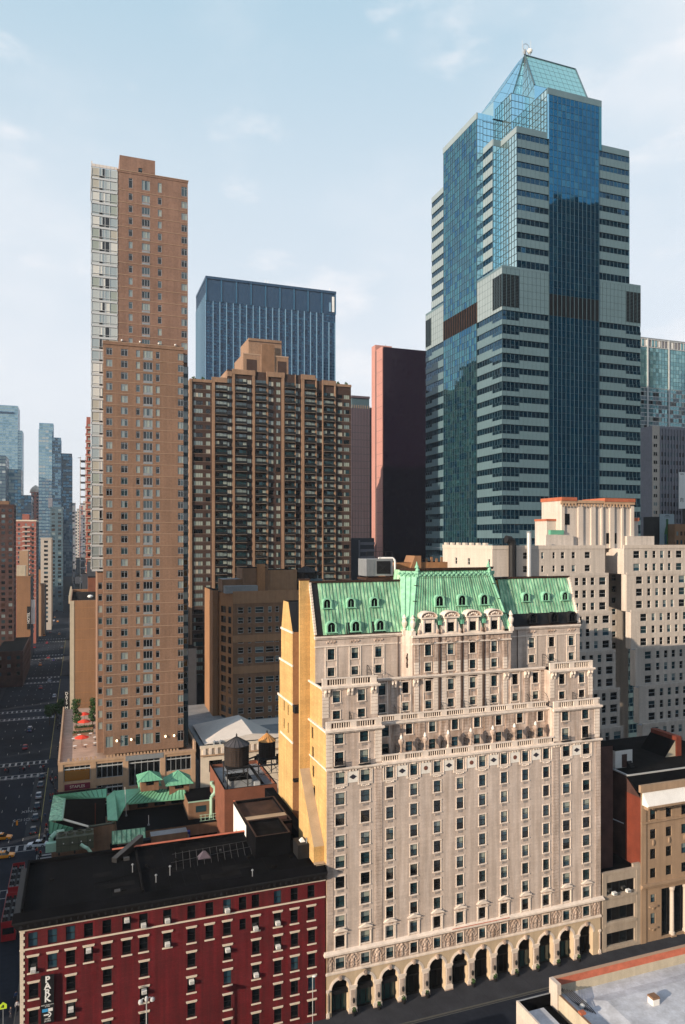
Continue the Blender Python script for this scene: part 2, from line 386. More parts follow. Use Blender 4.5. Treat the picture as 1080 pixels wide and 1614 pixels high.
# ------------------------------------------------------------------ buildings
def wall(mb, face, plane, a0, a1, z0, z1, holes, m, rev=.22, rm=None):
    """one face of a building with real openings and their reveals"""
    rm = rm or m
    def P(a, z, d=0):
        return {'S': (a, plane+d, z), 'N': (a, plane-d, z), 'W': (plane+d, a, z), 'E': (plane-d, a, z)}[face]
    flip = face in ('N', 'W')
    def Q(p): mb.poly(p[::-1] if flip else p, m)
    holes = [h for h in holes if h[1] > a0+.01 and h[0] < a1-.01 and h[3] > z0+.01 and h[2] < z1-.01]
    zs = sorted(set([z0, z1]+[min(max(z, z0), z1) for h in holes for z in h[2:4]]))
    for za, zb in zip(zs, zs[1:]):
        if zb-za < 1e-4: continue
        zm = (za+zb)/2; act = sorted([(h[0], h[1]) for h in holes if h[2] < zm < h[3]]); a = a0
        for p, q in act:
            if p-a > 1e-4: Q([P(a, za), P(p, za), P(p, zb), P(a, zb)])
            a = max(a, q)
        if a1-a > 1e-4: Q([P(a, za), P(a1, za), P(a1, zb), P(a, zb)])
    for h in holes:
        p, q, za, zb = h[:4]
        for e in ([P(p,za),P(p,za,rev),P(p,zb,rev),P(p,zb)], [P(q,za,rev),P(q,za),P(q,zb),P(q,zb,rev)],
                  [P(p,zb),P(p,zb,rev),P(q,zb,rev),P(q,zb)], [P(p,za,rev),P(p,za),P(q,za),P(q,za,rev)]):
            mb.poly(e[::-1] if flip else e, rm)
STY = {}
PART_NAME = {'balcony': 'balcony'}
_wm = {}
def _style(style, w, h, k):
    key = (style, round(w,2), round(h,2), k)
    if key not in _wm: _wm[key] = [STY[style](w, h, k), None]
    return _wm[key]
class Bld:
    def __init__(s, name, label, cat, loc, part='wall', vis=None, rev=.22):
        s.t = thing(name, label, cat, loc); s.mb = MB(); s.w = []; s.part = part; s.vis = vis; s.rev = rev
        s.roof = MB()
    def face(s, face, plane, a0, a1, z0, z1, m, wins=(), rm=None, rev=None):
        """wins: (a, z, w, h, style[, variant])"""
        rev = s.rev if rev is None else rev
        wall(s.mb, face, plane, a0, a1, z0, z1, [(q[0]-q[2]/2, q[0]+q[2]/2, q[1]-q[3]/2, q[1]+q[3]/2) for q in wins], m, rev, rm)
        for q in wins: s.w.append((face, plane)+tuple(q))
    def mass(s, x0, x1, y0, y1, z0, z1, m, S=(), W=(), E=(), N=(), roof='tar', ms=None, mw=None, top=True, rev=None):
        s.face('S', y0, x0, x1, z0, z1, ms or m, S, rev=rev); s.face('W', x0, y0, y1, z0, z1, mw or m, W, rev=rev)
        s.face('E', x1, y0, y1, z0, z1, m, E, rev=rev); s.face('N', y1, x0, x1, z0, z1, m, N, rev=rev)
        if top: s.mb.poly([(x0,y0,z1),(x1,y0,z1),(x1,y1,z1),(x0,y1,z1)], roof)
    def parapet(s, x0, x1, y0, y1, z, h, m, th=.35, cap=None, o=.0):
        x0 -= o; x1 += o; y0 -= o; y1 += o
        b = s.mb
        b.box(x0, x1, y0, y0+th, z, z+h, m, top=cap); b.box(x0, x1, y1-th, y1, z, z+h, m, top=cap)
        b.box(x0, x0+th, y0+th, y1-th, z, z+h, m, top=cap); b.box(x1-th, x1, y0+th, y1-th, z, z+h, m, top=cap)
    def done(s, limit=100):
        if s.mb.f: s.mb.build(s.part, s.t)
        L = []
        for q in s.w:
            face, plane, a, z, w, h, st = q[:7]; k = q[7] if len(q) > 7 else random.randrange(8)
            pos = (a, plane, z) if face in 'SN' else (plane, a, z)
            pr = proj(*pos); sc_ = 0
            if pr:
                inside = -20 < pr[0] < 1100 and -20 < pr[1] < 1634 and (s.vis is None or s.vis(pr[0], pr[1], face))
                fac = abs(pos[1])/math.hypot(pos[0], pos[1]) if face in 'SN' else abs(pos[0])/math.hypot(pos[0], pos[1])
                sc_ = (1 if inside else 1e-4)*w*h*pr[2]**2*fac
            L.append((sc_, face, pos, st, w, h, k))
        L.sort(key=lambda e: -e[0]); rest = {}; cnt = {}
        bl = s.t.location
        for sc_, face, pos, st, w, h, k in L:
            ent = _style(st, w, h, k); main, kids = ent[0]
            name = PART_NAME.get(st, 'window'); cnt[name] = cnt.get(name, 0)+1
            if cnt[name] <= limit:
                if ent[1] is None: ent[1] = (main.mesh(name), [(nm, b.mesh(nm)) for nm, b in kids])
                o = bpy.data.objects.new(name, ent[1][0]); COL.objects.link(o); o.parent = s.t
                o.location = Vector(pos)-bl; o.rotation_euler = (0,0,{'S':0,'W':-math.pi/2,'E':math.pi/2,'N':math.pi}[face])
                for nm, me in ent[1][1]:
                    c = bpy.data.objects.new(nm, me); COL.objects.link(c); c.parent = o
            else:
                mb = rest.setdefault(name, MB()); mb.append(main, pos, face)
                for nm, b in kids: mb.append(b, pos, face)
        for nm, mb in rest.items(): mb.build(nm, s.t, kind='stuff')
        return s.t
# -- window kinds; local axes: x along the wall, y into the wall, z up, origin at the middle of the opening
def _panes(k, pal): 
    r = random.Random(k*7+len(pal)); return pal[k % len(pal)]
def st_sash(pal, fr, surround=None, grille=False, rev=.22, ft=.07):
    def f(w, h, k):
        a, b = pal[k % len(pal)]; mb = MB(); y = rev-.05
        mb.box(-w/2, w/2, y+.03, y+.06, 0, h/2, a); mb.box(-w/2, w/2, y+.06, y+.09, -h/2, 0, b)
        if k in (2, 5, 6) and surround: mb.box(-w/2+ft, w/2-ft, y+.031-.002, y+.0295, h/2-ft-h*(.18+.09*(k-2)), h/2-ft, 'pane_curtain')
        for x in (-w/2, w/2-ft): mb.box(x, x+ft, y-.02, y+.029, -h/2+ft, h/2-ft, fr)
        for z in (-h/2, -ft/2, h/2-ft): mb.box(-w/2, w/2, y-.025, y+.028, z, z+ft, fr)
        kids = []
        if surround:
            s = MB(); t = .10
            for x in (-w/2-t, w/2+.002): s.box(x, x+t-.002, -.07, .0, -h/2, h/2, surround)
            s.box(-w/2-t-.03, w/2+t+.03, -.09, .0, h/2+.002, h/2+.16, surround); kids.append(('frame', s))
            s = MB(); s.box(-w/2-t-.05, w/2+t+.05, -.14, .0, -h/2-.13, -h/2-.002, surround); kids.append(('sill', s))
        if grille:
            g = MB(); g.box(-w*.36, w*.36, -.03, .0, -h/2-.62, -h/2-.26, 'stone_weathered')
            for q in range(5): g.box(-w*.33, w*.33, -.05, -.031, -h/2-.59+q*.065, -h/2-.56+q*.065, 'grey_metal')
            kids.append(('grille', g))
        return mb, kids
    return f
PAL_H = [('pane_dark','pane_dark'),('pane_teal','pane_teal'),('pane_blue','pane_teal'),('pane_teal','pane_dark'),('pane_teal','pane_teal'),('pane_dark','pane_teal'),('pane_blue','pane_blue'),('pane_pale','pane_teal')]
PAL_D = [('pane_dark','pane_dark')]*5+[('pane_teal','pane_dark'),('pane_teal','pane_teal'),('pane_pale','pane_blue')]
PAL_T = [('pane_teal','pane_teal'),('pane_curtain','pane_pale'),('pane_dark','pane_dark'),('pane_pale','pane_teal'),('pane_dark','pane_dark'),('pane_dark','pane_teal'),('pane_curtain','pane_pale'),('pane_dark','pane_dark')]
STY['hotel'] = st_sash(PAL_H, 'black_metal', 'stone_trim', True)
STY['hotel_plain'] = st_sash(PAL_H, 'black_metal', 'stone_trim')
STY['hotel_bare'] = st_sash(PAL_H, 'black_metal')
STY['dark_sash'] = st_sash(PAL_D, 'black_metal')
STY['white_sash'] = st_sash(PAL_D, 'light_metal')
STY['far_sash'] = st_sash(PAL_D, 'light_metal', rev=.2, ft=.1)
def st_red(w, h, k):
    a, b = [('pane_dark','pane_dark')][0] if k not in (1, 4, 6) else ('pane_dark', ['pane_dark','pane_teal'][k % 2]) if k != 1 else ('pane_blue','pane_blue')
    mb = MB(); y = .2
    mb.box(-w/2, w/2, y+.03, y+.06, 0, h/2, a); mb.box(-w/2, w/2, y+.06, y+.09, -h/2, 0, b)
    for x in (-w/2, w/2-.07): mb.box(x, x+.07, y-.02, y+.029, -h/2+.07, h/2-.07, 'black_metal')
    for z in (-h/2, -.03, h/2-.07): mb.box(-w/2, w/2, y-.025, y+.028, z, z+.07, 'black_metal')
    l = MB(); l.box(-w/2-.14, w/2+.14, -.10, 0, h/2+.002, h/2+.20, 'cream_stone'); l.box(-w/2-.2, w/2+.2, -.18, 0, h/2+.20, h/2+.30, 'cream_stone')
    s = MB(); s.box(-w/2-.14, w/2+.14, -.14, 0, -h/2-.18, -h/2-.002, 'cream_stone')
    return mb, [('lintel', l), ('sill', s)]
STY['red'] = st_red
def st_redtop(w, h, k): return st_red(w, h, k)[0], []
STY['red_top'] = st_redtop
def st_tower(n, tr=True):        # apartment-tower window of n lights with a transom
    def f(w, h, k):
        a, b = PAL_T[k % 8]; mb = MB(); y = .12; fr = 'grey_metal'
        lw = w/n
        for i in range(n): mb.box(-w/2+i*lw, -w/2+(i+1)*lw, y, y+.05, -h/2, h/2, a if (i+k) % 2 else b)
        for i in range(n+1):
            x = -w/2+i*lw; x = min(max(x, -w/2+.05), w/2-.05); mb.box(x-.05, x+.05, y-.06, y-.001, -h/2, h/2, fr)
        for z in (-h/2, h/2-.09)+((h/2-h*.22,) if tr else ()): mb.box(-w/2, w/2, y-.05, y-.002, z, z+.09, fr)
        return mb, []
    return f
STY['apt1'] = st_tower(1); STY['apt2'] = st_tower(2); STY['apt3'] = st_tower(3, False)
def st_strip(w, h, k):           # wide strip of plain panes in a dark wall
    pal = ['pane_pale','pane_curtain','pane_dark','pane_curtain','pane_dark','pane_blind','pane_teal','pane_pale']; n = max(2, round(w/.9)); mb = MB(); lw = w/n; r = random.Random(k)
    c = pal[k % 8]
    for i in range(n): mb.box(-w/2+i*lw+.05, -w/2+(i+1)*lw-.05, .1, .14, -h/2+.05, h/2-.05, c if r.random() < .75 else r.choice(pal))
    mb.box(-w/2, w/2, .141, .16, -h/2, h/2, 'balcony_rail'); return mb, []
STY['strip'] = st_strip
def st_far(w, h, k):
    mb = MB(); mb.box(-w/2, w/2, .12, .2, -h/2, h/2, ['pane_dark','pane_teal','pane_dark','pane_blue','pane_dark','pane_pale','pane_dark','pane_brown'][k % 8]); return mb, []
STY['far'] = st_far
def curtain(mb, face, plane, a0, a1, z0, z1, pw, ph, pal, mull, mw=.10, mh=.12, tilt=.005, depth=.0, proud=.06, hm=None):
    """curtain wall: single panes, each a hair out of true, in front of them a grid of mullions"""
    na = max(1, round((a1-a0)/pw)); nz = max(1, round((z1-z0)/ph)); da = (a1-a0)/na; dz = (z1-z0)/nz
    def P(a, z, d): return {'S': (a, plane+d, z), 'N': (a, plane-d, z), 'W': (plane+d, a, z), 'E': (plane-d, a, z)}[face]
    fl = face in ('N','W'); ms = [(p if isinstance(p, tuple) else (p, 1)) for p in pal]; names = [p[0] for p in ms]; wt = [p[1] for p in ms]
    for i in range(na):
        for j in range(nz):
            a, b, z, y = a0+i*da, a0+(i+1)*da, z0+j*dz, z0+(j+1)*dz
            g = random.uniform(-tilt, tilt); q = random.uniform(-tilt, tilt)
            p = [P(a, z, depth+.03+g+q), P(b, z, depth+.03-g+q), P(b, y, depth+.03-g-q), P(a, y, depth+.03+g-q)]
            mb.poly(p[::-1] if fl else p, random.choices(names, wt)[0])
    def bx(a, b, z, y, d0, d1, m):
        p, q = P(a, z, d0), P(b, y, d1); mb.box(p[0], q[0], p[1], q[1], z, y, m)
    if mw:
        for i in range(na+1): bx(a0+i*da-mw/2, a0+i*da+mw/2, z0, z1, depth-proud, depth+.01, mull)
    if mh:
        for j in range(nz+1): bx(a0, a1, z0+j*dz-mh/2, z0+j*dz+mh/2, depth-proud*.6, depth+.012, hm or mull)
def baluster_run(mb, face, plane, a0, a1, z0, h, m, post_every=4.25, offs=0, th=.3, post_w=1.1):
    """stone balustrade: plinth, balusters, rail and solid posts"""
    def B(a, b, z, y, d0, d1, mm=m):
        if face == 'S': mb.box(a, b, plane+d0, plane+d1, z, y, mm)
        else: mb.box(plane+d0, plane+d1, a, b, z, y, mm)
    B(a0, a1, z0, z0+.2, 0, th); B(a0, a1, z0+h-.2, z0+h, -.03, th+.03)
    posts = []; a = a0+offs
    while a < a1+.01:
        posts.append((max(a0, a-post_w/2), min(a1, a+post_w/2))); a += post_every
    for p, q in posts:
        if q > p: B(p, q, z0+.2, z0+h-.2, .0, th)
    a = a0+.15
    while a < a1-.1:
        if not any(p-.12 < a < q+.12 for p, q in posts): B(a-.055, a+.055, z0+.2, z0+h-.2, .07, th-.07)
        a += .4
    B(a0, a1, z0+.2, z0+h-.2, th-.06, th-.03, 'bronze_stain')  # dark sheet added behind the balusters, stands for shade in the gaps

# ------------------------------------------------------------------ the limestone hotel with the copper roof
HX0, HX1, HY = 36.2, 88.3, 107.2
COLX = [38.45+4.25*i for i in range(12)]
hb = Bld('hotel_building', 'tall pale limestone hotel with green copper mansard roof and arcade at street level', 'hotel', (62, 107.2, 0), rev=.28)
def build_hotel():
    L, T = 'limestone', 'stone_trim'; mb = hb.mb; t = hb.t; off = tuple(t.location)
    # arcade storey: one wall pierced by twelve round arches
    zs, r, zt = 4.35, 1.44, 6.9
    a = MB()
    edges = [HX0]+[(COLX[i]+COLX[i+1])/2 for i in range(11)]+[HX1]
    for i, xc in enumerate(COLX):
        p, q = edges[i], edges[i+1]
        for x0, x1 in ((p, xc-r), (xc+r, q)): a.poly([(x0,HY,0),(x1,HY,0),(x1,HY,zs),(x0,HY,zs)], 'beige_arcade')
        arc = [(xc+r*math.cos(math.pi-math.pi*k/16), zs+r*math.sin(math.pi*k/16)) for k in range(17)]
        xs = [p]+[e[0] for e in arc][1:-1]+[q]
        tops = [(x, zt) for x in xs]
        a.poly([(p,HY,zs),(xc-r,HY,zs),(p,HY,zt)], 'beige_arcade'); a.poly([(xc+r,HY,zs),(q,HY,zs),(q,HY,zt)], 'beige_arcade')
        for k in range(16): 
            a.poly([(arc[k][0],HY,arc[k][1]),(arc[k+1][0],HY,arc[k+1][1]),(tops[k+1][0],HY,zt),(tops[k][0],HY,zt)], 'beige_arcade')
            a.poly([(arc[k][0],HY,arc[k][1]),(arc[k][0],HY+1.3,arc[k][1]),(arc[k+1][0],HY+1.3,arc[k+1][1]),(arc[k+1][0],HY,arc[k+1][1])], 'beige_arcade')
        a.poly([(xc-r,HY,0),(xc-r,HY,zs),(xc-r,HY+1.3,zs),(xc-r,HY+1.3,0)], 'beige_arcade')
        a.poly([(xc+r,HY,0),(xc+r,HY+1.3,0),(xc+r,HY+1.3,zs),(xc+r,HY,zs)], 'beige_arcade')
    a.build('arcade_wall', t)
    for i, xc in enumerate(COLX):
        b = MB()                                   # archivolt ring, keystone and imposts of each arch
        for k in range(16):
            t0, t1 = math.pi*k/16, math.pi*(k+1)/16
            for r0, r1, d in ((r+.0, r+.22, .09), (r+.22, r+.42, .05)):
                P = lambda rr, tt, y: (xc+rr*math.cos(tt), y, zs+rr*math.sin(tt))
                b.hexa([P(r0,t0,HY-d),P(r1,t0,HY-d),P(r1,t0,HY),P(r0,t0,HY)], [P(r0,t1,HY-d),P(r1,t1,HY-d),P(r1,t1,HY),P(r0,t1,HY)], 'stone_trim')
        b.box(xc-.2, xc+.2, HY-.3, HY, zs+r-.05, zs+r+.62, 'stone_weathered'); b.box(xc-.32, xc+.32, HY-.22, HY, zs+r+.3, zs+r+.55, 'stone_weathered')
        b.build('arch_moulding', t)
        g = MB(); y = HY+1.0                         # the shop front inside the arch
        lit = i % 3
        g.box(xc-r, xc+r, y+.1, y+.2, 0, 3.3, 'pane_shop' if i in (0,1,2,8,9,10) else 'interior')
        arcp = [(xc+r*math.cos(math.pi*k/12), y+.12, zs+r*math.sin(math.pi*k/12)) for k in range(13)]
        g.poly([(xc-r,y+.12,3.3),(xc+r,y+.12,3.3)]+arcp, 'interior')
        for x in (-r+.06, -.5, .5, r-.06): g.box(xc+x-.05, xc+x+.05, y, y+.1, 0, 3.3, 'black_metal')
        g.box(xc-r, xc+r, y-.02, y+.1, 3.2, 3.4, 'black_metal'); g.box(xc-r, xc+r, y-.02, y+.1, 0, .4, 'black_metal')
        if i in (0,1,2,5): g.box(xc-r+.03, xc+r-.03, HY+.25, HY+.95, 3.35, 3.95, 'black_metal')
        g.build('shop_front', t)
    for e in edges:
        b = MB(); w = 1.38 if 0 < edges.index(e) < 12 else .8
        x0, x1 = max(HX0, e-w/2), min(HX1, e+w/2)
        b.box(x0-.05, x1+.05, HY-.16, HY, zs-.15, zs+.15, 'stone_trim'); b.box(x0-.02, x1+.02, HY-.09, HY, zs-.32, zs-.15, 'stone_trim')
        b.box(x0-.04, x1+.04, HY-.14, HY, .3, .9, 'stone_trim'); b.box(x0+.14, x1-.14, HY-.08, HY, .9, zs-.32, 'stone_trim')
        b.box(x0+.3, x1-.3, HY-.13, HY-.08, 1.2, zs-.6, 'limestone_grey'); b.box(x0-.08, x1+.08, HY-.2, HY, .01, .3, 'stone_weathered')
        b.build('arcade_pier', t)
        if 0 < edges.index(e) < 12:
            l = MB(); l.tube((e, HY-.13, 1.9), (e, HY-.5, 2.0), .035, 'black_metal'); l.lathe(e, HY-.5, [(.1,1.9),(.2,2.1),(.22,2.5),(.06,2.75)], 'black_metal', 8); l.build('wall_lantern', t)
    # carved frieze storey under the cornice
    wins = [(x, 8.35, 1.5 if i in (0,1,10,11) else 1.3, 1.75, 'hotel_plain') for i, x in enumerate(COLX)]
    hb.face('S', HY, HX0, HX1, 6.9, 9.75, 'stone_weathered', wins)
    mb.box(HX0-.15, HX1+.15, HY-.18, HY-.002, 6.78, 7.02, T); mb.box(HX0-.1, HX1+.1, HY-.10, HY-.002, 7.02, 7.2, T)
    f = MB()                                        # carved panels: scrolls, ribs and shields in low relief
    rnd = random.Random(4)
    for i in range(13):
        x0 = (COLX[i-1]+.95) if i else HX0+.2; x1 = (COLX[i]-.95) if i < 12 else HX1-.2
        n = 30; nz = 16
        P = []
        xc = (x0+x1)/2; hw = (x1-x0)/2
        for j in range(nz+1):
            for k in range(n+1):
                x = x0+(x1-x0)*k/n; z = 7.3+2.3*j/nz; u = abs(x-xc)/hw*min(1.0, hw/1.0); v = (z-8.45)/1.15
                d = .5*(.10*math.cos(9*u+4*v*v)*math.cos(4.2*v+3*u)+.07*math.sin(13*u*v+2.0)+.06*math.cos(math.hypot(u-.45, v-.1)*17))
                e_ = min(1, min(k, n-k)/2, min(j, nz-j)/2)
                P.append((x, HY-.05-max(-.04, d)*e_*1.3, z))
        for j in range(nz):
            for k in range(n):
                q = j*(n+1)+k; f.poly([P[q], P[q+1], P[q+n+2], P[q+n+1]], 'stone_weathered')
    f.build('carved_frieze', t)
    c = MB()
    c.box(HX0-.25, HX1+.25, HY-.3, HY-.001, 9.75, 9.95, T); c.box(HX0-.5, HX1+.5, HY-.62, HY-.001, 9.95, 10.22, T, top='stone_trim')
    c.hexa([(HX0-.42,HY-.55,10.22),(HX1+.42,HY-.55,10.22),(HX1+.42,HY-.002,10.22),(HX0-.42,HY-.002,10.22)], [(HX0-.42,HY-.5,10.25),(HX1+.42,HY-.5,10.25),(HX1+.42,HY-.002,10.5),(HX0-.42,HY-.002,10.5)], 'stone_trim')
    x = HX0
    while x < HX1: c.box(x, x+.14, HY-.42, HY-.3, 9.78, 9.94, T); x += .3
    c.box(58, 69, HY-.56, HY-.05, 10.252, 10.30, 'coping_red')
    c.build('cornice', t)
    # shaft
    rows = [11.75, 14.85, 17.95, 21.0, 24.2, 27.4, 30.85, 34.1, 37.35]
    S = []
    for z in rows:
        for i, x in enumerate(COLX):
            S.append((x, z, 1.6 if i in (0,1,10,11) else 1.34, 1.9, 'hotel_plain' if z in (11.75, 37.35) else 'hotel'))
    Wv = lambda *ps: [(onX(px, py, HX0)[1], onX(px, py, HX0)[2], 1.0, 1.9, 'dark_sash') for px, py in ps]
    wS = Wv((494.0,1216),(495.5,1247)); 
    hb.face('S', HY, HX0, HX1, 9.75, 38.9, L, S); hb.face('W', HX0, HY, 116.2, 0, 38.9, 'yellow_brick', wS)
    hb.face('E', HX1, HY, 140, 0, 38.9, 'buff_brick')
    # rusticated corner strips and courses
    q = MB()
    for x0, x1 in ((HX0, 37.35), (44.35, 45.65), (78.05, 79.35), (87.1, HX1)):
        z = 10.6
        while z < 38.4:
            q.box(x0+.02, x1-.02, HY-.07, HY-.001, z, z+.50, 'limestone_grey'); z += .56
    build_split(q, 'quoins', t)
    b = MB()
    for i, x in enumerate(COLX):                     # pediments of the first full storey
        w = 1.05; z0 = 12.85
        b.box(x-w, x+w, HY-.26, HY-.001, z0, z0+.14, T); b.box(x-w-.1, x+w+.1, HY-.34, HY-.001, z0+.5, z0+.62, T)
        if i % 2: pts = [(x-w, z0+.62), (x+w, z0+.62), (x, z0+1.1)]
        else: pts = [(x-w+2*w*k/8, z0+.62+.45*math.sin(math.pi*k/8)) for k in range(9)][::-1]
        k0 = len(b.v); n = len(pts); b.hexa([(p[0], HY-.3, p[1]) for p in pts], [(p[0], HY-.001, p[1]) for p in pts], T)
        b.box(x-.35, x+.35, HY-.12, HY-.001, z0+.14, z0+.5, 'stone_weathered')
        for sx in (-1, 1): b.box(x+sx*.92-.1, x+sx*.92+.1, HY-.12, HY-.001, 10.5, z0, T)
    build_split(b, 'pediment', t, .15)
    d = MB()                                         # frieze with medallions
    for i in range(11):
        if i == 1 or i == 9: continue
        x = (COLX[i]+COLX[i+1])/2
        d.box(x-.85, x+.85, HY-.06, HY-.001, 36.45, 38.25, 'medallion_white')
        if (i % 2) == 0 or i in (0, 10):
            d.hexa([(x-.62,HY-.1,37.35),(x,HY-.1,36.95),(x+.62,HY-.1,37.35),(x,HY-.1,37.75)], [(x-.62,HY-.06,37.35),(x,HY-.06,36.95),(x+.62,HY-.06,37.35),(x,HY-.06,37.75)], 'medallion_dark')
        else:
            pr = [(x+.36*math.cos(2*math.pi*k/14), 37.35+.36*math.sin(2*math.pi*k/14)) for k in range(14)]
            d.hexa([(p[0],HY-.1,p[1]) for p in pr], [(p[0],HY-.06,p[1]) for p in pr], 'medallion_red')
    build_split(d, 'medallion', t)
    e = MB()
    for i, x in enumerate(COLX):                     # eared frames round the frieze windows and scrolls beneath
        for sx in (-1, 1): e.box(x+sx*1.15-.09, x+sx*1.15+.09, HY-.1, HY-.001, 36.2, 38.4, T)
        e.box(x-1.24, x+1.24, HY-.1, HY-.001, 35.98, 36.2, T)
        for k in range(5): e.blob((x-.6+.3*k, HY-.08, 35.85-.1*math.sin(math.pi*k/4)), .17, .1, .13, 'stone_trim', 6, 4)
        e.box(x-.3, x+.3, HY-.2, HY-.001, 38.3, 38.62, T)
    for i in range(11):
        x = (COLX[i]+COLX[i+1])/2
        for k in (-.5, 0, .5): e.box(x+k-.12, x+k+.12, HY-.22, HY-.001, 38.3, 38.62, T)
    e.box(HX0-.12, HX1+.12, HY-.3, HY-.001, 38.62, 38.78, T); e.box(HX0-.2, HX1+.2, HY-.42, HY-.001, 38.78, 38.98, T)
    e.box(HX0-.12, HX0-.001, HY, 116, 38.72, 38.95, T)
    e.build('belt_course', t)
    # pavilions and the recessed middle above the belt
    Y1, Y2, Y3, Y4 = 107.45, 109.05, 111.0, 113.0
    PX = ((HX0, 45.65), (78.4, HX1))
    big = lambda xs, z, w, h, s: [(x, z, w, h, s) for x in xs]
    for k, (x0, x1) in enumerate(PX):
        xs = [38.4, 42.6] if k == 0 else [80.9, 85.2]
        hb.face('S', Y1, x0, x1, 38.9, 45.0, 'limestone_grey', big(xs, 40.3, 1.5, 2.1, 'hotel_plain')+big(xs, 43.5, 1.5, 1.7, 'hotel'))
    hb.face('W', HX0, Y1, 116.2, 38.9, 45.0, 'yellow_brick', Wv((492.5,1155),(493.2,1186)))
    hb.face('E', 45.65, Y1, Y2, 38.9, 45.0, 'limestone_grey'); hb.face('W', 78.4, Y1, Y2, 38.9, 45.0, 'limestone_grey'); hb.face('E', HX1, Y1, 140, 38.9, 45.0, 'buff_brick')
    hb.face('S', Y2, 45.65, 78.4, 38.9, 45.0, 'stone_weathered', big([46.95+4.27*i for i in range(8)], 40.6, 1.26, 1.6, 'hotel_bare')+big([46.95+4.27*i for i in range(8)], 43.5, 1.26, 1.75, 'hotel_plain'))
    mb.poly([(HX0,HY,38.9),(HX1,HY,38.9),(HX1,Y2,38.9),(HX0,Y2,38.9)], 'grey_roof')
    for k, (x0, x1) in enumerate(PX):
        xs = [38.6, 42.9] if k == 0 else [81.6, 85.9]; p, q = (x0, 45.75) if k == 0 else (79.0, x1)
        hb.face('S', 109.35, p, q, 45.0, 51.3, 'limestone_grey', big(xs, 46.75, 1.3, 1.35, 'hotel_plain')+big(xs, 49.65, 1.3, 1.85, 'hotel'))
    hb.face('W', HX0, 109.35, 116.2, 45.0, 51.3, 'yellow_brick'); hb.face('E', 45.75, 109.35, Y3, 45.0, 51.3, 'limestone_grey'); hb.face('W', 79.0, 109.35, Y3, 45.0, 51.3, 'limestone_grey'); hb.face('E', HX1, 109.35, 140, 45.0, 51.3, 'buff_brick')
    cx = [47.2+4.28*i for i in range(8)]
    hb.face('S', Y3, 45.75, 79.0, 45.0, 51.5, 'stone_weathered', big(cx, 46.75, 1.25, 1.4, 'hotel_plain')+big(cx, 49.9, 1.25, 1.9, 'hotel'))
    for xa, xb, ya, yb in ((HX0,45.65,Y1,109.35),(78.4,HX1,Y1,109.35),(45.65,78.4,Y2,Y3)): mb.poly([(xa,ya,45.0),(xb,ya,45.0),(xb,yb,45.0),(xa,yb,45.0)], 'grey_roof')
    for xa, xb, ya in ((HX0,45.75,109.35),(79.0,HX1,109.35),(45.75,79.0,Y3)): mb.poly([(xa,ya,51.3),(xb,ya,51.3),(xb,Y4,51.3),(xa,Y4,51.3)], 'tar')
    tw = ([38.95, 43.15, 47.4], [77.7, 82.05, 86.4])
    for k, (x0, x1) in enumerate(((HX0, 51.7), (73.3, HX1))):
        hb.face('S', Y4, x0, x1, 51.3, 58.9, 'limestone', big(tw[k], 52.95, 1.25, 1.4, 'hotel_plain')+big(tw[k], 55.85, 1.25, 1.8, 'hotel_plain'))
    gable = [(HX0,Y4,51.3),(HX0,116.2,51.3),(HX0,116.2,67.6),(HX0,Y4,58.9)]
    mb.poly(gable[::-1], 'yellow_brick'); mb.poly([(HX1, p[1], p[2]) for p in gable], 'buff_brick')
    # central pavilion with its canted corners
    pavx = [55.7, 60.0, 64.3, 68.6]
    hb.face('S', Y3, 52.75, 72.0, 51.5, 58.56, 'stone_weathered', big(pavx, 53.1, 1.25, 1.5, 'hotel')+big(pavx, 55.95, 1.25, 1.85, 'hotel_plain'))
    for p, q in (((51.65,Y4),(52.75,Y3)), ((72.0,Y3),(73.35,Y4))):
        mb.poly([(p[0],p[1],51.3),(q[0],q[1],51.3),(q[0],q[1],59.3),(p[0],p[1],59.3)], 'limestone')
    # piers and drain pipes of the pavilion
    pr = MB()
    for xa in (53.5, 57.85, 62.15, 66.45, 70.8):
        for s in (-.72, .72) if xa not in (53.5, 70.8) else (0,):
            z = 45.2
            while z < 58.2:
                if not 51.2 < z < 51.9: pr.box(xa+s-.42, xa+s+.42, Y3-.1, Y3-.001, z, z+.46, 'stone_weathered' if z > 54 else 'stone_trim')
                z += .52
    for x in (46.0, 49.3, 75.2, 78.6):
        z = 45.2
        while z < 50.6: pr.box(x-.45, x+.45, Y3-.08, Y3-.001, z, z+.46, 'limestone_grey'); z += .52
    for x in (49.1, 53.3, 57.7, 62, 66.2, 70.5, 74.8):
        z = 40.9
        while z < 44.4: pr.box(x-.8, x+.8, Y2-.08, Y2-.001, z, z+.46, 'stone_weathered'); z += .52
    for x0, x1, y in ((HX0, 37.3, Y1), (44.4, 45.65, Y1), (78.4, 79.5, Y1), (87.1, HX1, Y1), (HX0, 37.3, 109.35), (44.5, 45.75, 109.35), (79.0, 80.0, 109.35), (87.3, HX1, 109.35)):
        z0, z1 = (39.2, 44.4) if y == Y1 else (46.4, 50.4); z = z0
        while z < z1: pr.box(x0+.02, x1-.02, y-.07, y-.001, z, z+.5, 'stone_trim'); z += .57
    build_split(pr, 'rusticated_pier', t, .2)
    for x in (57.85, 62.15, 66.45):
        d = MB(); d.tube((x, Y3-.16, 45.2), (x, Y3-.16, 60.4), .11, 'bronze_stain'); d.box(x-.25, x+.25, Y3-.4, Y3, 60.2, 60.9, 'copper_seam'); d.build('drain_pipe', t)
    for x in (50.95, 74.6): d = MB(); d.tube((x, Y4-.12, 51.4), (x, Y4-.12, 58.6), .07, 'bronze_stain'); d.build('drain_pipe', t)
    # friezes, cornices
    c = MB()
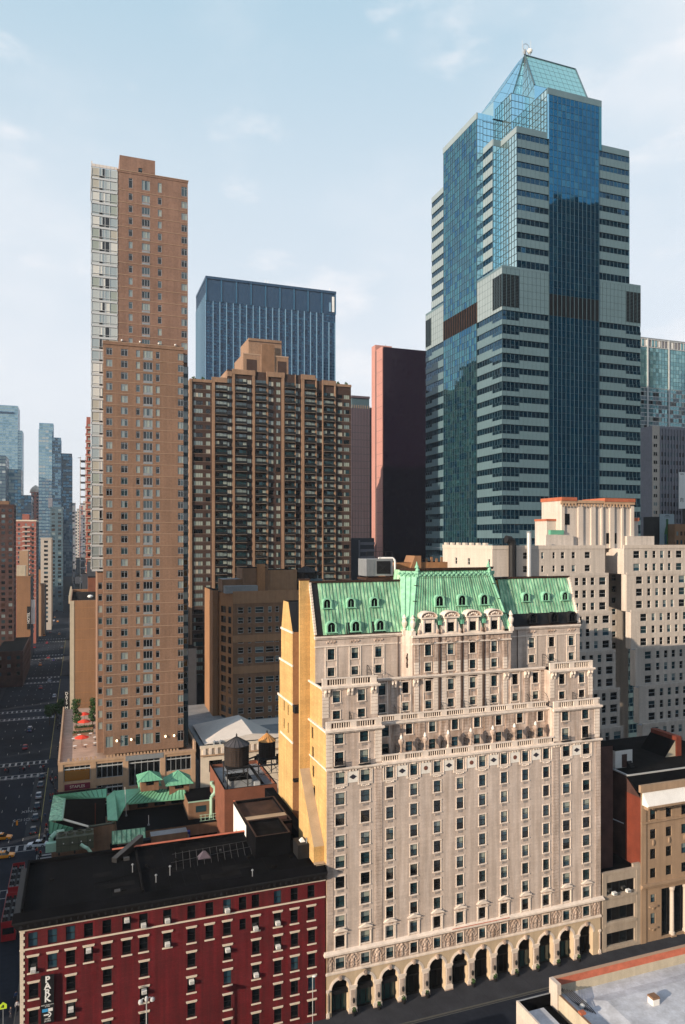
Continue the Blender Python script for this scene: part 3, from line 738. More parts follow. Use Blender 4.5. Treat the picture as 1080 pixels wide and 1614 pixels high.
    for x0, x1 in ((HX0, 51.75), (73.25, HX1)):
        c.box(x0-.08, x1, Y4-.12, Y4-.001, 57.05, 57.25, T); c.box(x0-.12, x1, Y4-.2, Y4-.001, 58.35, 58.6, T); c.box(x0-.2, x1, Y4-.4, Y4-.001, 58.6, 58.92, T)
        for x in (tw[0] if x0 < 60 else tw[1]):
            for k in range(6): c.blob((x-.7+.28*k, Y4-.05, 57.8+.12*(k % 2)), .15, .09, .2, 'stone_weathered', 6, 4)
            for sx in (-1, 1): c.box(x+sx*.98-.1, x+sx*.98+.1, Y4-.08, Y4-.001, 51.9, 57.05, T)
    c.box(52.7, 72.05, Y3-.25, Y3-.001, 57.0, 57.25, T); c.box(52.6, 72.15, Y3-.35, Y3-.001, 58.2, 58.55, T)
    for x in pavx:
        for k in range(7): c.blob((x-.9+.3*k, Y3-.3, 57.35+.1*math.sin(k)), .17, .13, .17, 'stone_weathered', 6, 4)
        for k in range(5): c.blob((x-.6+.3*k, Y3-.12, 51.2+.1*math.cos(k)), .16, .12, .14, 'bronze_stain', 6, 4)
    c.box(45.8, 78.95, Y3-.3, Y3-.001, 51.3, 51.55, T); c.box(45.8, 78.95, Y3-.5, Y3-.001, 51.55, 51.8, T)
    for x in cx:
        for sx in (-1, 1): c.box(x+sx*.95-.09, x+sx*.95+.09, Y3-.08, Y3-.001, 45.3, 51.3, T)
    c.build('upper_cornices', t)
    # terraces: balustrades with the cornices that carry them
    def terrace(name, x0, x1, y, z0, h, offs, wface=False):
        b = MB(); baluster_run(b, 'S', y, x0, x1, z0, h, T, offs=offs)
        b.box(x0-.15, x1+.15, y-.2, y-.001, z0-.55, z0-.3, T); b.box(x0-.3, x1+.3, y-.45, y-.001, z0-.3, z0, T)
        if wface: b.box(x0-.3, x0-.001, y, 116, z0-.3, z0, T)
        b.build(name, t)
    terrace('balustrade', 45.7, 78.35, HY+.05, 39.0, 1.15, 3.4)
    for x0, x1 in PX: terrace('balustrade', x0, x1, Y1-.1, 44.95, 1.25, 0.3 if x0 < 50 else .5, x0 < 50)
    terrace('balustrade', 45.8, 78.3, Y2, 44.95, 1.1, 3.4)
    for x0, x1 in ((HX0, 45.75), (79.0, HX1)): terrace('balustrade', x0, x1, 109.3, 51.35, 1.3, .3 if x0 < 50 else .5, x0 < 50)
    b = MB()                                        # paired consoles
    for x in [37, 40.9, 45.0, 79.7, 83.8, 87.6]:
        for s in (-.28, .28): b.hexa([(x+s-.16,109.2,49.75),(x+s+.16,109.2,49.75),(x+s+.16,109.35,49.75),(x+s-.16,109.35,49.75)], [(x+s-.18,108.8,51.0),(x+s+.18,108.8,51.0),(x+s+.18,109.35,51.0),(x+s-.18,109.35,51.0)], T); b.blob((x+s,108.95,50.6), .2, .22, .26, T, 6, 4)
    for x in [49.3, 53.3, 71.0, 75.2]:
        for s in (-.28, .28): b.hexa([(x+s-.16,Y3-.15,50.0),(x+s+.16,Y3-.15,50.0),(x+s+.16,Y3,50.0),(x+s-.16,Y3,50.0)], [(x+s-.18,Y3-.5,51.2),(x+s+.18,Y3-.5,51.2),(x+s+.18,Y3,51.2),(x+s-.18,Y3,51.2)], T); b.blob((x+s,Y3-.35,50.8), .2, .22, .26, T, 6, 4)
    build_split(b, 'console', t, .4)
    for i in range(7):                               # torch-shaped stone urns on the lower balcony
        x = 49.1+4.27*i; u = MB(); y = HY+.2
        u.box(x-.3, x+.3, y-.12, y+.3, 39.0, 40.2, T); u.lathe(x, y+.1, [(.16,40.2),(.24,40.4),(.14,40.8),(.20,41.3),(.42,41.75),(.5,42.1),(.38,42.3),(.2,42.4)], 'stone_weathered', 10)
        u.lathe(x, y+.1, [(.2,42.4),(.27,42.55),(.2,42.8),(.06,43.1)], 'medallion_white', 8); u.build('stone_urn', t)
    for x, y in ((52.0, 112.55), (52.85, 111.05), (72.1, 111.1), (72.9, 112.5)):
        u = MB(); u.box(x-.4, x+.4, y-.3, y+.4, 58.55, 59.3, T); u.lathe(x, y, [(.25,59.3),(.35,59.5),(.22,59.7),(.45,60.3),(.5,60.7),(.3,61.0),(.28,61.2),(.4,61.4),(.2,61.7),(.05,62.0)], T, 10); u.build('stone_urn', t)
    u = MB()
    for k in range(8): u.blob((52.15+.05*math.sin(k*2), 111.95-.08, 53.2+.3*k), .16+.08*math.sin(k*1.7), .14, .2, 'bronze_stain', 6, 4)
    u.build('cartouche', t)
    def screen(x, y, z, h=1.9, l=1.5):               # quarter-round iron screens that divide the terraces
        s = MB(); n = 7; pts = [(x, y-l*math.cos(math.pi/2*k/n)+0, z+h*math.sin(math.pi/2*k/n)) for k in range(n+1)]
        for k in range(n): s.tube(pts[k], pts[k+1], .05, 'black_metal', 4)
        s.tube((x, y, z), (x, y, z+h), .05, 'black_metal', 4)
        for k in range(1, n): s.tube((x, pts[k][1], z), pts[k], .025, 'black_metal', 4)
        for k in range(1, 4): s.tube((x, y-l*math.sqrt(max(0, 1-(k/4)**2)), z+h*k/4), (x, y, z+h*k/4), .02, 'black_metal', 4)
        s.build('terrace_screen', t)
    for i in range(7): screen(48.7+4.27*i, Y2, 39.1, 2.0, 1.3)
    for x in (40.8, 83.9): screen(x, 109.35, 45.1, 2.0, 1.4)
    for x in (49.3, 57.9, 62.1, 66.4, 75.2, 79.0): screen(x, Y3, 45.1, 2.0, 1.5)
    for x in (45.3, 80.1): screen(x, Y4, 51.4, 2.3, 2.6)
    for x in (38.4, 42.6, 80.9, 85.2):               # iron balconets
        b = MB(); b.box(x-.95, x+.95, Y1-.5, Y1-.001, 39.05, 39.2, 'black_metal')
        for k in range(13): b.tube((x-.9+.15*k, Y1-.47, 39.2), (x-.9+.15*k, Y1-.47, 39.95), .025, 'black_metal', 4)
        b.box(x-.95, x+.95, Y1-.5, Y1-.44, 39.95, 40.02, 'black_metal'); b.build('balconet', t)
    # mansard roof
    rf = MB()
    def slope(bl, br, tr, tl, m='copper_green', step=.62, seam='copper_seam'):
        rf.poly([bl, br, tr, tl], m)
        bl, br, tr, tl = map(Vector, (bl, br, tr, tl)); w = (br-bl).length; n = max(2, int(w/step))
        nrm = (br-bl).cross(tl-bl).normalized()
        for k in range(1, n):
            a, b = bl.lerp(br, k/n), tl.lerp(tr, k/n); du = (br-bl).normalized()*.035
            rf.hexa([a-du, a+du, a+du+nrm*.09, a-du+nrm*.09], [b-du, b+du, b+du+nrm*.09, b-du+nrm*.09], seam if (k % 4) else 'copper_stain')
    e0, e1, r0, r1 = Y4-.05, 58.95, 116.2, 67.55
    ry = lambda z: e0+(z-e1)/(r1-e1)*(r0-e0)
    slope((HX0+1.4,e0,e1),(52.5,e0,e1),(52.5,r0,r1),(HX0+1.4,r0,r1)); slope((72.5,e0,e1+2.4),(HX1-.5,ry(e1+2.4),e1+2.4),(HX1-.5,r0,r1),(72.5,r0,r1)) if False else slope((72.5,ry(e1+2.2),e1+2.2),(HX1-.5,ry(e1+2.2),e1+2.2),(HX1-.5,r0,r1),(72.5,r0,r1))
    rf.poly([(72.5,e0,e1),(HX1-.5,e0,e1),(HX1-.5,ry(e1+2.2),e1+2.2),(72.5,ry(e1+2.2),e1+2.2)], 'black_metal')
    rf.poly([(HX0,e0,e1),(HX0+1.4,e0,e1),(HX0+1.4,r0,r1),(HX0,r0,r1)], 'black_metal')
    rf.poly([(HX1-.5,e0,e1),(HX1,e0,e1),(HX1,r0,r1),(HX1-.5,r0,r1)], 'stone_trim')
    rf.box(HX0-.1, HX1+.05, r0-.22, r0+.25, r1-.1, r1+.22, 'bronze_stain'); rf.box(HX0, HX1, e0-.3, e0+.05, e1-.05, e1+.12, 'bronze_stain')
    for k in range(18):                              # stepped stone edge of the left gable
        z = e1+.2+k*.47; rf.box(HX0-.12, HX0+.26, ry(z)-.12, ry(z)+.3, z, z+.42, 'stone_trim')
        rf.box(HX1-.2, HX1+.12, ry(z)-.12, ry(z)+.3, z, z+.42, 'stone_trim')
    # steeper roof of the central pavilion
    B4 = [(51.65,113.0,58.9),(52.75,111.15,58.9),(72.0,111.15,58.9),(73.4,113.0,58.9)]
    T4 = [(53.0,116.6,69.4),(55.3,114.6,69.4),(69.6,114.6,69.4),(71.4,116.6,69.4)]
    for a in range(3): slope(B4[a], B4[a+1], T4[a+1], T4[a], 'copper_pale' if a == 0 else 'copper_green', .56)  # left canted slope gets paler copper, for the sun falling on it
    rf.poly([T4[0],(53.0,119,69.4),(51.65,119,58.9),B4[0]], 'copper_green'); rf.poly([T4[3],B4[3],(73.4,119,58.9),(71.4,119,69.4)], 'copper_green')
    rf.poly(T4+[(71.4,119,69.4),(53.0,119,69.4)], 'tar')
    for a in range(3):                               # crest moulding with swags
        p, q = Vector(T4[a]), Vector(T4[a+1]); n = int((q-p).length/.9)+1; o = (q-p).normalized().cross(Vector((0,0,1)))
        rf.hexa([p+o*.35-Vector((0,0,.1)), q+o*.35-Vector((0,0,.1)), q, p], [p+o*.5+Vector((0,0,.35)), q+o*.5+Vector((0,0,.35)), q+Vector((0,0,.35)), p+Vector((0,0,.35))], 'bronze_stain')
        rf.hexa([p+o*.5-Vector((0,0,1.55)), q+o*.5-Vector((0,0,1.55)), q+o*.3-Vector((0,0,1.55)), p+o*.3-Vector((0,0,1.55))], [p+o*.45-Vector((0,0,1.35)), q+o*.45-Vector((0,0,1.35)), q+o*.2-Vector((0,0,1.35)), p+o*.2-Vector((0,0,1.35))], 'bronze_stain')
        for k in range(n*2+1):
            c_ = p.lerp(q, k/(n*2))+o*.42-Vector((0,0,.62+.28*(k % 2))); rf.blob(tuple(c_), .32, .18, .24, 'copper_pale', 7, 4)
    for a in (1, 2):
        p, q = Vector(B4[a]), Vector(T4[a]); rf.tube(p, q, .2, 'copper_pale', 6)
        for k in range(3): rf.blob(tuple(q+Vector((0,-.25,.0-.5*k))), .42-.06*k, .4, .4, 'copper_pale', 7, 5)
        rf.lathe(q.x, q.y, [(.3,69.4),(.4,69.9),(.2,70.3),(.05,70.9)], 'copper_pale', 8)
        for k in (2, 4, 6): c_ = p.lerp(q, k/8); rf.box(c_.x-.3, c_.x+.3, c_.y-.28, c_.y+.1, c_.z, c_.z+.08, 'bronze_stain')
    rf.poly([(HX0,r0,r1),(HX1,r0,r1),(HX1,121,r1-.3),(HX0,121,r1-.3)], 'tar')
    ro = rf.build('roof', t)
    def lucarne(x, z, yroof, s=1.0, dark=False):     # small round-headed dormer of copper
        d = MB(); y = yroof-.55*s; w = .74*s; h = .66*s; n = 10
        m = 'copper_pale' if not dark else 'black_metal'
        arc = [(x+w*math.cos(math.pi*k/n), z+h*.55+w*math.sin(math.pi*k/n)) for k in range(n+1)]
        outer = [(x+(w+.28*s)*math.cos(math.pi*k/n), z+h*.55+(w+.24*s)*math.sin(math.pi*k/n)) for k in range(n+1)]
        for k in range(n):
            d.hexa([(arc[k][0],y-.1,arc[k][1]),(outer[k][0],y-.1,outer[k][1]),(outer[k][0],y+1.9*s,outer[k][1]),(arc[k][0],y+1.9*s,arc[k][1])], [(arc[k+1][0],y-.1,arc[k+1][1]),(outer[k+1][0],y-.1,outer[k+1][1]),(outer[k+1][0],y+1.9*s,outer[k+1][1]),(arc[k+1][0],y+1.9*s,arc[k+1][1])], m)
        for sx in (-1, 1): d.box(x+sx*(w+.12*s)-.13*s, x+sx*(w+.12*s)+.13*s, y-.08, y+1.6*s, z-h, z+h*.55, m)
        d.box(x-w-.4*s, x+w+.4*s, y-.2, y+1.2*s, z-h-.16, z-h, m)
        d.poly([(x-w,y+.12,z-h),(x+w,y+.12,z-h)]+[(p[0],y+.12,p[1]) for p in arc], 'pane_dark')
        d.box(x-.03, x+.03, y+.06, y+.11, z-h, z+h, m); d.build('dormer', ro, off=off)
    for x in (38.75, 43.0, 47.25, 77.5, 81.8, 86.1): lucarne(x, 63.9, ry(63.9), .8)
    for x in (39.0, 43.3, 47.7): lucarne(x, 60.1, ry(60.1), .9)
    for x in (78.0, 82.6, 86.6): lucarne(x, 60.1, ry(60.1), .9, True)
    for x in (58.6, 63.0, 67.45): lucarne(x, 63.9, 112.85, .95)
    d = MB()
    for x in (42.9, 47.4): d.poly([(x-1.3,ry(59.0)-.06,59.1),(x+1.3,ry(59.0)-.06,59.1),(x+1.1,ry(60.9)-.06,60.9),(x-1.1,ry(60.9)-.06,60.9)], 'black_metal')
    d.build('dark_patches', ro, off=off)
    for x in pavx:                                   # stone dormers with segmental pediments
        d = MB(); y = Y3-.12; w = .66
        d.box(x-1.5, x-w, y, y+1.2, 58.55, 60.55, T); d.box(x+w, x+1.5, y, y+1.2, 58.55, 60.55, T)
        d.box(x-w, x+w, y, y+1.2, 58.55, 58.95, T); d.box(x-1.15, x+1.15, y, y+1.6, 60.55, 61.35, T)
        for sx in (-1, 1):
            d.hexa([(x+sx*1.5,y,58.55),(x+sx*2.05,y,58.55),(x+sx*2.05,y+.5,58.55),(x+sx*1.5,y+.5,58.55)], [(x+sx*1.5,y,60.2),(x+sx*1.62,y,60.2),(x+sx*1.62,y+.5,60.2),(x+sx*1.5,y+.5,60.2)], T)
            d.blob((x+sx*1.75,y-.02,59.1), .33, .2, .4, 'stone_weathered', 7, 5); d.box(x+sx*.95-.14, x+sx*.95+.14, y-.12, y, 58.9, 61.1, T)
        d.box(x-1.45, x+1.45, y-.3, y+1.6, 61.3, 61.55, T)
        n = 10; pts = [(x+1.5*math.cos(math.pi*k/n), 61.55+.85*math.sin(math.pi*k/n)) for k in range(n+1)]
        d.hexa([(p[0],y-.1,p[1]) for p in pts], [(p[0],y+1.6,p[1]) for p in pts], 'stone_weathered')
        for k in range(n):
            a, b = pts[k], pts[k+1]; d.hexa([(a[0],y-.38,a[1]),(b[0],y-.38,b[1]),(b[0],y+1.6,b[1]),(a[0],y+1.6,a[1])], [(a[0],y-.38,a[1]+.16),(b[0],y-.38,b[1]+.16),(b[0],y+1.6,b[1]+.16),(a[0],y+1.6,a[1]+.16)], T)
        for k in range(5): d.blob((x-.7+.35*k, y-.15, 61.75+.25*math.sin(math.pi*k/4)), .2, .14, .2, T, 6, 4)
        do = d.build('stone_dormer', t)
        p = MB(); p.append(STY['hotel_bare'](1.3, 1.6, 0)[0], (x, y, 59.75)); p.build('pane', do, off=off)
    # the light court and rear wings behind, in yellow brick
    g = MB()
    g.box(34.5, 36.15, 116.0, 116.6, 20, 68.0, 'yellow_brick', top='stone_trim'); g.box(HX0+.02, HX1-.02, 116.3, 120, 0, 67.2, 'yellow_brick', top='tar')
    g.box(34.4, 36.3, 115.95, 116.7, 67.9, 68.2, 'bronze_stain')
    g.box(42.0, HX1-.03, 120, 126.3, 0, 57, 'buff_brick', top='tar')
    g.hexa([(34.5,108.4,20),(HX0-.01,108.4,20),(HX0-.01,116,20),(34.5,116,20)], [(34.5,108.4,26.6),(HX0-.01,108.4,26.6),(HX0-.01,116,36.6),(34.5,116,36.6)], 'yellow_brick', top='parged_tan')
    g.box(34.55, 36.1, 107.25, 108.39, 18, 23.0, 'side_brick'); g.box(34.5, 36.15, 107.2, 108.6, 23.0, 24.2, 'parged_tan')
    g.build('court_wall', t)
    ys, yn = 126.3, 136.6
    RW = lambda *ps: [(onX(px, py, HX0)[1], onX(px, py, HX0)[2], .75, 1.9, 'dark_sash') for px, py in ps]
    rw = RW((448.0,1112),(454.3,1119),(448.0,1140),(454.3,1147))
    hb.face('W', HX0, ys, yn-.4, 0, 45, 'yellow_brick', rw); hb.face('W', HX0, ys, 135.3, 45, 52, 'yellow_brick'); hb.face('W', HX0, ys, 134.2, 52, 58, 'yellow_brick', RW((453,980)))
    mb.poly([(HX0,134.0,58),(HX0,132.6,63.2),(HX0,129.2,63.2),(HX0,ys,58)], 'yellow_brick')
    for z, yb in ((45, yn), (52, 135.4), (58, 134.3)): mb.box(HX0-.12, HX0+.1, ys-.05, yb, z-.3, z+.1, 'stone_trim')
    mb.box(HX0-.1, HX0+.1, ys-.05, 134.6, 37.8, 38.2, 'stone_trim')
    hb.face('S', ys, HX0, 42.0, 0, 58, 'dark_orange_brick'); mb.poly([(HX0,ys,58),(HX1-.03,ys,58),(HX1-.03,129.2,63.2),(HX0,129.2,63.2)], 'black_metal')
    mb.poly([(HX0,129.2,63.2),(HX1-.03,129.2,63.2),(HX1-.03,132.6,63.2),(HX0,132.6,63.2)], 'tar')
    hb.face('E', HX1-.03, ys, yn, 0, 58, 'buff_brick'); hb.face('N', yn-.4, HX0, HX1, 0, 45, 'buff_brick'); mb.poly([(HX0,132.6,63.2),(HX1,132.6,63.2),(HX1,134.0,58),(HX0,134.0,58)], 'black_metal')
    mb.box(HX0-.01, 38.4, 124.9, ys-.01, 43.6, 44.9, 'black_metal'); mb.box(HX0-.01, 38.4, 125.2, ys-.01, 31.2, 31.6, 'black_metal')
    hb.done()
mat('copper_stain', (.06, .17, .11), var=.3)
mat('beige_arcade', (.58, .45, .31), var=.08, scale=.5, streak=.12)
build_hotel()

# ------------------------------------------------------------------ red walk-up building in front
RX0, RX1 = -7.5, 36.0
RXC = [-5.93,-3.46,-1.14,1.21,3.64,6.32,8.62,11.95,15.39,18.02,20.64,22.98,24.94,28.35,31.0,33.7]
AC_SPOTS = []
def build_red():
    b = Bld('red_building', 'dark red painted brick walk-up building with cream lintels and flat black roof', 'building', (14, 107.2, 0), rev=.25); t = b.t; mb = b.mb
    S = [(x, 20.35, 1.2, 2.0, 'red_top') for x in RXC]
    S += [(x, 17.0, 1.2, 2.1, 'red') for i, x in enumerate(RXC) if i != 11]+[(22.98, 17.2, 1.0, 1.7, 'red_top')]
    low = [-5.85,-1.1,3.7,8.7,15.4,20.7,25.0,28.4,31.05,33.8]
    for z in (13.4, 9.75, 6.1, 2.4): S += [(x, z, 1.2, 2.15, 'red') for x in low]
    b.face('S', 107.2, RX0, RX1, 0, 22, 'red_paint', S); b.face('W', RX0, 107.2, 123.4, 0, 22, 'red_paint', [(110+3.2*i, z, 1.1, 2.0, 'red') for i in range(4) for z in (20.3, 17, 13.4)])
    b.face('N', 123.4, RX0, RX1, 0, 24.2, 'dim_brick'); b.done()
    c = MB(); x = RX0
    c.box(RX0-.15, RX1, 107.05, 107.199, 21.75, 22.05, 'cream_stone'); c.box(RX0-.12, RX1, 107.08, 107.199, 19.1, 19.3, 'cream_stone')
    z = 0
    while z < 21.6: w = .55 if int(z/.42) % 2 else .38; c.box(RX0-.06, RX0+w, 107.12, 107.199, z, z+.38, 'cream_stone'); z += .42
    c.build('trim', t)
    k = MB()                                         # black bracketed cornice
    k.box(RX0, RX1, 107.2, 123.4, 22.05, 23.9, 'tar'); k.hexa([(RX0-.4,106.8,22.06),(RX1,106.8,22.06),(RX1,107.19,22.06),(RX0-.4,107.19,22.06)], [(RX0-.9,106.1,23.3),(RX1,106.1,23.3),(RX1,107.19,23.3),(RX0-.9,107.19,23.3)], 'black_metal')
    k.box(RX0-1.0, RX1, 106.0, 107.19, 23.3, 23.55, 'black_metal'); k.box(RX0-.95, RX0-.001, 107.19, 123.4, 23.2, 23.5, 'black_metal')
    x = RX0
    while x < RX1: k.box(x, x+.25, 106.3, 107.0, 22.5, 23.28, 'black_metal'); x += .9
    k.hexa([(RX0-1,106.0,23.551),(RX1,106.0,23.551),(RX1,107.4,23.551),(RX0-1,107.4,23.551)], [(RX0-.9,106.1,23.6),(RX1,106.1,23.6),(RX1,107.4,24.25),(RX0-.9,107.4,24.25)], 'tar')
    k.build('cornice', t)
    r = MB(); rnd = random.Random(3)
    r.box(RX0, RX1, 107.41, 123.4, 23.9, 24.0, 'tar')
    for i in range(16):
        x = rnd.uniform(RX0, RX1-4); y = rnd.uniform(108, 121); r.box(x, x+rnd.uniform(1.5, 5), y, y+rnd.uniform(.8, 2), 24.0, 24.004+.001*i, 'tar_patch')
    for i in range(20): x = RX0+1.2+2.1*i; r.box(x-.025, x+.025, 107.6, 122.9, 24.0, 24.022, 'tar_patch')
    for i in range(14): x = rnd.uniform(RX0+1, RX1-3); y = rnd.uniform(108.5, 121); r.box(x, x+rnd.uniform(.3,.9), y, y+rnd.uniform(.3,.8), 24.02, 24.1+rnd.uniform(0,.35), 'roof_line' if i % 3 == 0 else 'tar_patch')
    r.box(RX0, RX0+.3, 107.4, 123.4, 24.0, 24.7, 'tar'); r.box(RX0+.3, RX1, 123.1, 123.4, 24.0, 24.6, 'tar'); r.box(5, 30, 122.9, 123.45, 24.6, 24.66, 'coping_red')
    r.box(8.5, 8.8, 108, 123.0, 24.0, 24.35, 'tar_patch')
    r.build('roof', t)
    s = MB()
    for i in range(12): s.tube((14+1.1*i, 113.3+.15*i, 24.1), (14.6+1.1*i, 119.5, 24.25), .035, 'roof_line', 4)
    s.path([(13.5, 116, 24.2), (27, 117.5, 24.25)], .03, 'roof_line', 4); s.path([(14, 119, 24.2), (27, 120, 24.25)], .03, 'roof_line', 4); s.path([(2, 113, 24.1), (13, 115.2, 24.15), (24, 116, 24.15)], .03, 'tar_patch', 4)
    solo(s, 'pipe_grid', 'grid of thin metal pipes laid on the black roof of the red building', 'pipes', (20, 117, 24))
    for i, (px, py, h) in enumerate(((268,1380,1.3),(209,1375,1.1),(246,1391,1.0),(398,1383,1.0))):
        X, Y, Z = onZ(px, py, 24.0); v = MB(); v.tube((X,Y,24), (X,Y,24+h), .07, 'grey_metal', 8); v.lathe(X, Y, [(.16,24.0+h),(.2,24.1+h),(.05,24.25+h)], 'grey_metal', 8)
        solo(v, 'vent_pipe', 'thin grey vent pipe on the black roof, '+['nearest the raised duct','leftmost of the four, towards the avenue','between two other pipes near the middle','rightmost, close to the low dark bulkhead'][i], 'vent pipe', (X,Y,24), 'vent pipes on the black roof')
    # bulkheads standing on the right part of the roof
    def bulk(n, lab, tl, tr, back, Zt, Zb, m, top, extra=None):
        x0, y0, _ = onZ(*tl, Zt); x1 = onY(tr[0], tr[1], y0)[0]; y1 = onX(back[0], back[1], x0)[1]
        q = MB(); q.box(x0, x1, y0, y1, Zb, Zt, m, top=top)
        for (a, c_, d, e) in ((x0, x1, y0, y0+.3), (x0, x1, y1-.3, y1), (x0, x0+.3, y0+.3, y1-.3), (x1-.3, x1, y0+.3, y1-.3)): q.box(a, c_, d, e, Zt, Zt+.45, m, top='bronze_stain')
        if extra: extra(q, x0, x1, y0, y1)
        return solo(q, n, lab, 'roof bulkhead', (x0, y0, Zb))
    bulk('roof_bulkhead', 'low black box of a stair bulkhead on the roof beside the yellow brick wall', (403,1324), (458,1316), (388,1290), 27.0, 24.0, 'tar', 'tar_patch')
    q = MB(); x0, y0, _ = onZ(470,1333,26.2); q.box(x0, x0+2.3, y0, y0+3, 24, 26.2, 'black_metal'); q.hexa([(x0+.7,y0+1,26.2),(x0+1.5,y0+1,26.2),(x0+1.5,y0+2,26.2),(x0+.7,y0+2,26.2)], [(x0+1.0,y0+1.4,26.75),(x0+1.2,y0+1.4,26.75),(x0+1.2,y0+1.6,26.75),(x0+1.0,y0+1.6,26.75)], 'white_paint')
    q.tube((x0+1.6, y0+.6, 26.2), (x0+1.6,y0+.6,27.0), .12, 'grey_metal', 8); q.build
    solo(q, 'fan_housing', 'small black fan housing with a white cap at the right end of the black roof', 'fan housing', (x0,y0,24))
    q = MB(); X, Y, _ = onZ(322,1352,24); q.hexa([(X-1,Y-.6,24),(X+1,Y-.6,24),(X+1,Y+.8,24),(X-1,Y+.8,24)], [(X-.2,Y-.1,25.0),(X+.2,Y-.1,25.0),(X+.2,Y+.3,25.0),(X-.2,Y+.3,25.0)], 'grey_granite'); solo(q, 'skylight', 'small grey pyramid skylight on the black roof', 'skylight', (X,Y,24))
    q = MB(); a, b2 = onZ(180,1360,24), onZ(222,1330,24); p, w = Vector(a), Vector(b2); n = (w-p).normalized().cross(Vector((0,0,1)))*.45
    q.hexa([p-n, p+n, w+n, w-n], [p-n+Vector((0,0,.7)), p+n+Vector((0,0,.7)), w+n+Vector((0,0,1.5)), w-n+Vector((0,0,1.5))], 'black_metal', top='roof_line'); solo(q, 'roof_duct', 'slanting dark duct with a grey top at the back edge of the black roof', 'duct', a)
    # window air conditioners
    ac = MB(); ac.box(-.34, .34, -.48, .15, -.24, .24, 'white_paint')
    for k in range(5): ac.box(-.29, .29, -.50, -.481, -.2+.085*k, -.16+.085*k, 'grey_metal')
    ac.box(-.36, .36, -.44, -.1, -.30, -.241, 'grey_metal')
    first = None
    spots = [(6.32,20.9,'in the sixth top-row window'),(8.62,19.75,'low in the seventh top-row window'),(11.95,19.8,'low in the eighth top-row window'),(20.64,19.75,'low in the eleventh top-row window'),
             (-5.9,16.3,'in the leftmost second-row window above the parking sign'),(1.21,17.6,'in the fourth second-row window'),(11.95,16.4,'in the eighth second-row window'),(24.94,16.3,'in the second-row window right of the narrow one'),(28.35,16.5,'in the third second-row window from the right end'),
             (20.7,13.9,'in the third-row window at mid wall'),(28.4,12.9,'in the third-row window near the right end'),(15.4,10.3,'in the fourth-row window over the blank middle wall'),(25.0,9.3,'largest white one, in the fourth-row window'),
             (8.7,10.3,'in the fourth-row window behind the street lamp head'),(3.7,6.2,'low in the fifth-row window left of the lamp'),(-1.1,9.9,'in the fourth-row window right of the sign')]
    for x, z, w in spots:
        lab = 'white air conditioner '+w+(' of the red wall' if len(w.split()) < 11 else '')
        if first is None:
            first = ac.build('air_conditioner', None, off=(0,0,0)); o = first
        else: o = first.copy(); COL.objects.link(o)
        o.location = (x, 107.22, z); tag(o, lab, 'air conditioner', 'window air conditioners on the red building')
    # PARK sign
    X0, _, Z1 = onY(64.5, 1541, 106.6); X1, _, Z0 = onY(85, 1612, 106.6); zc = (Z0+Z1)/2
    t = thing('parking_sign', 'tall black sign reading PARK with a white arrow, hung on the red wall', 'sign', ((X0+X1)/2, 106.9, Z0))
    p = MB(); p.box(X0, X1, 106.75, 106.95, Z0, Z1, 'sign_black'); p.box(X0+.3, X0+.45, 106.95, 107.19, Z1-.8, Z1-.65, 'black_metal'); p.box(X0+.3, X0+.45, 106.95, 107.19, Z0+.8, Z0+.95, 'black_metal'); p.build('panel', t)
    h = Z1-Z0; xm = (X0+X1)/2; rt = (R(90), 0, 0)
    for i, ch in enumerate('PARK'): lettering(ch, h*.185, 'sign_white', t, (xm, 106.73, Z1-h*(.085+.135*i)), rt, depth=.02, bold=.03)
    lettering('NEW YORK CITY\n24 HRS', h*.032, 'sign_white', t, (xm, 106.73, Z1-h*.63), rt, depth=.01); lettering('OPEN\n24 HRS', h*.042, 'sign_white', t, (xm, 106.73, Z1-h*.93), rt, depth=.01)
    q = MB(); q.box(X0+.15, xm+.1, 106.73, 106.749, Z1-h*.755, Z1-h*.69, 'sign_blue'); q.box(xm+.1, X1-.15, 106.73, 106.749, Z1-h*.755, Z1-h*.69, 'white_paint'); q.build('colour_band', t)
    q = MB(); z = Z1-h*.82; q.box(X0+.35, xm+.2, 106.73, 106.749, z-.09, z+.09, 'sign_white'); q.hexa([(xm+.05,106.73,z-.35),(xm+.3,106.73,z-.35),(X1-.3,106.73,z),(xm+.3,106.73,z+.35),(xm+.05,106.73,z+.35),(xm+.4,106.73,z)], [(xm+.05,106.749,z-.35),(xm+.3,106.749,z-.35),(X1-.3,106.749,z),(xm+.3,106.749,z+.35),(xm+.05,106.749,z+.35),(xm+.4,106.749,z)], 'sign_white'); q.build('arrow', t)
build_red()

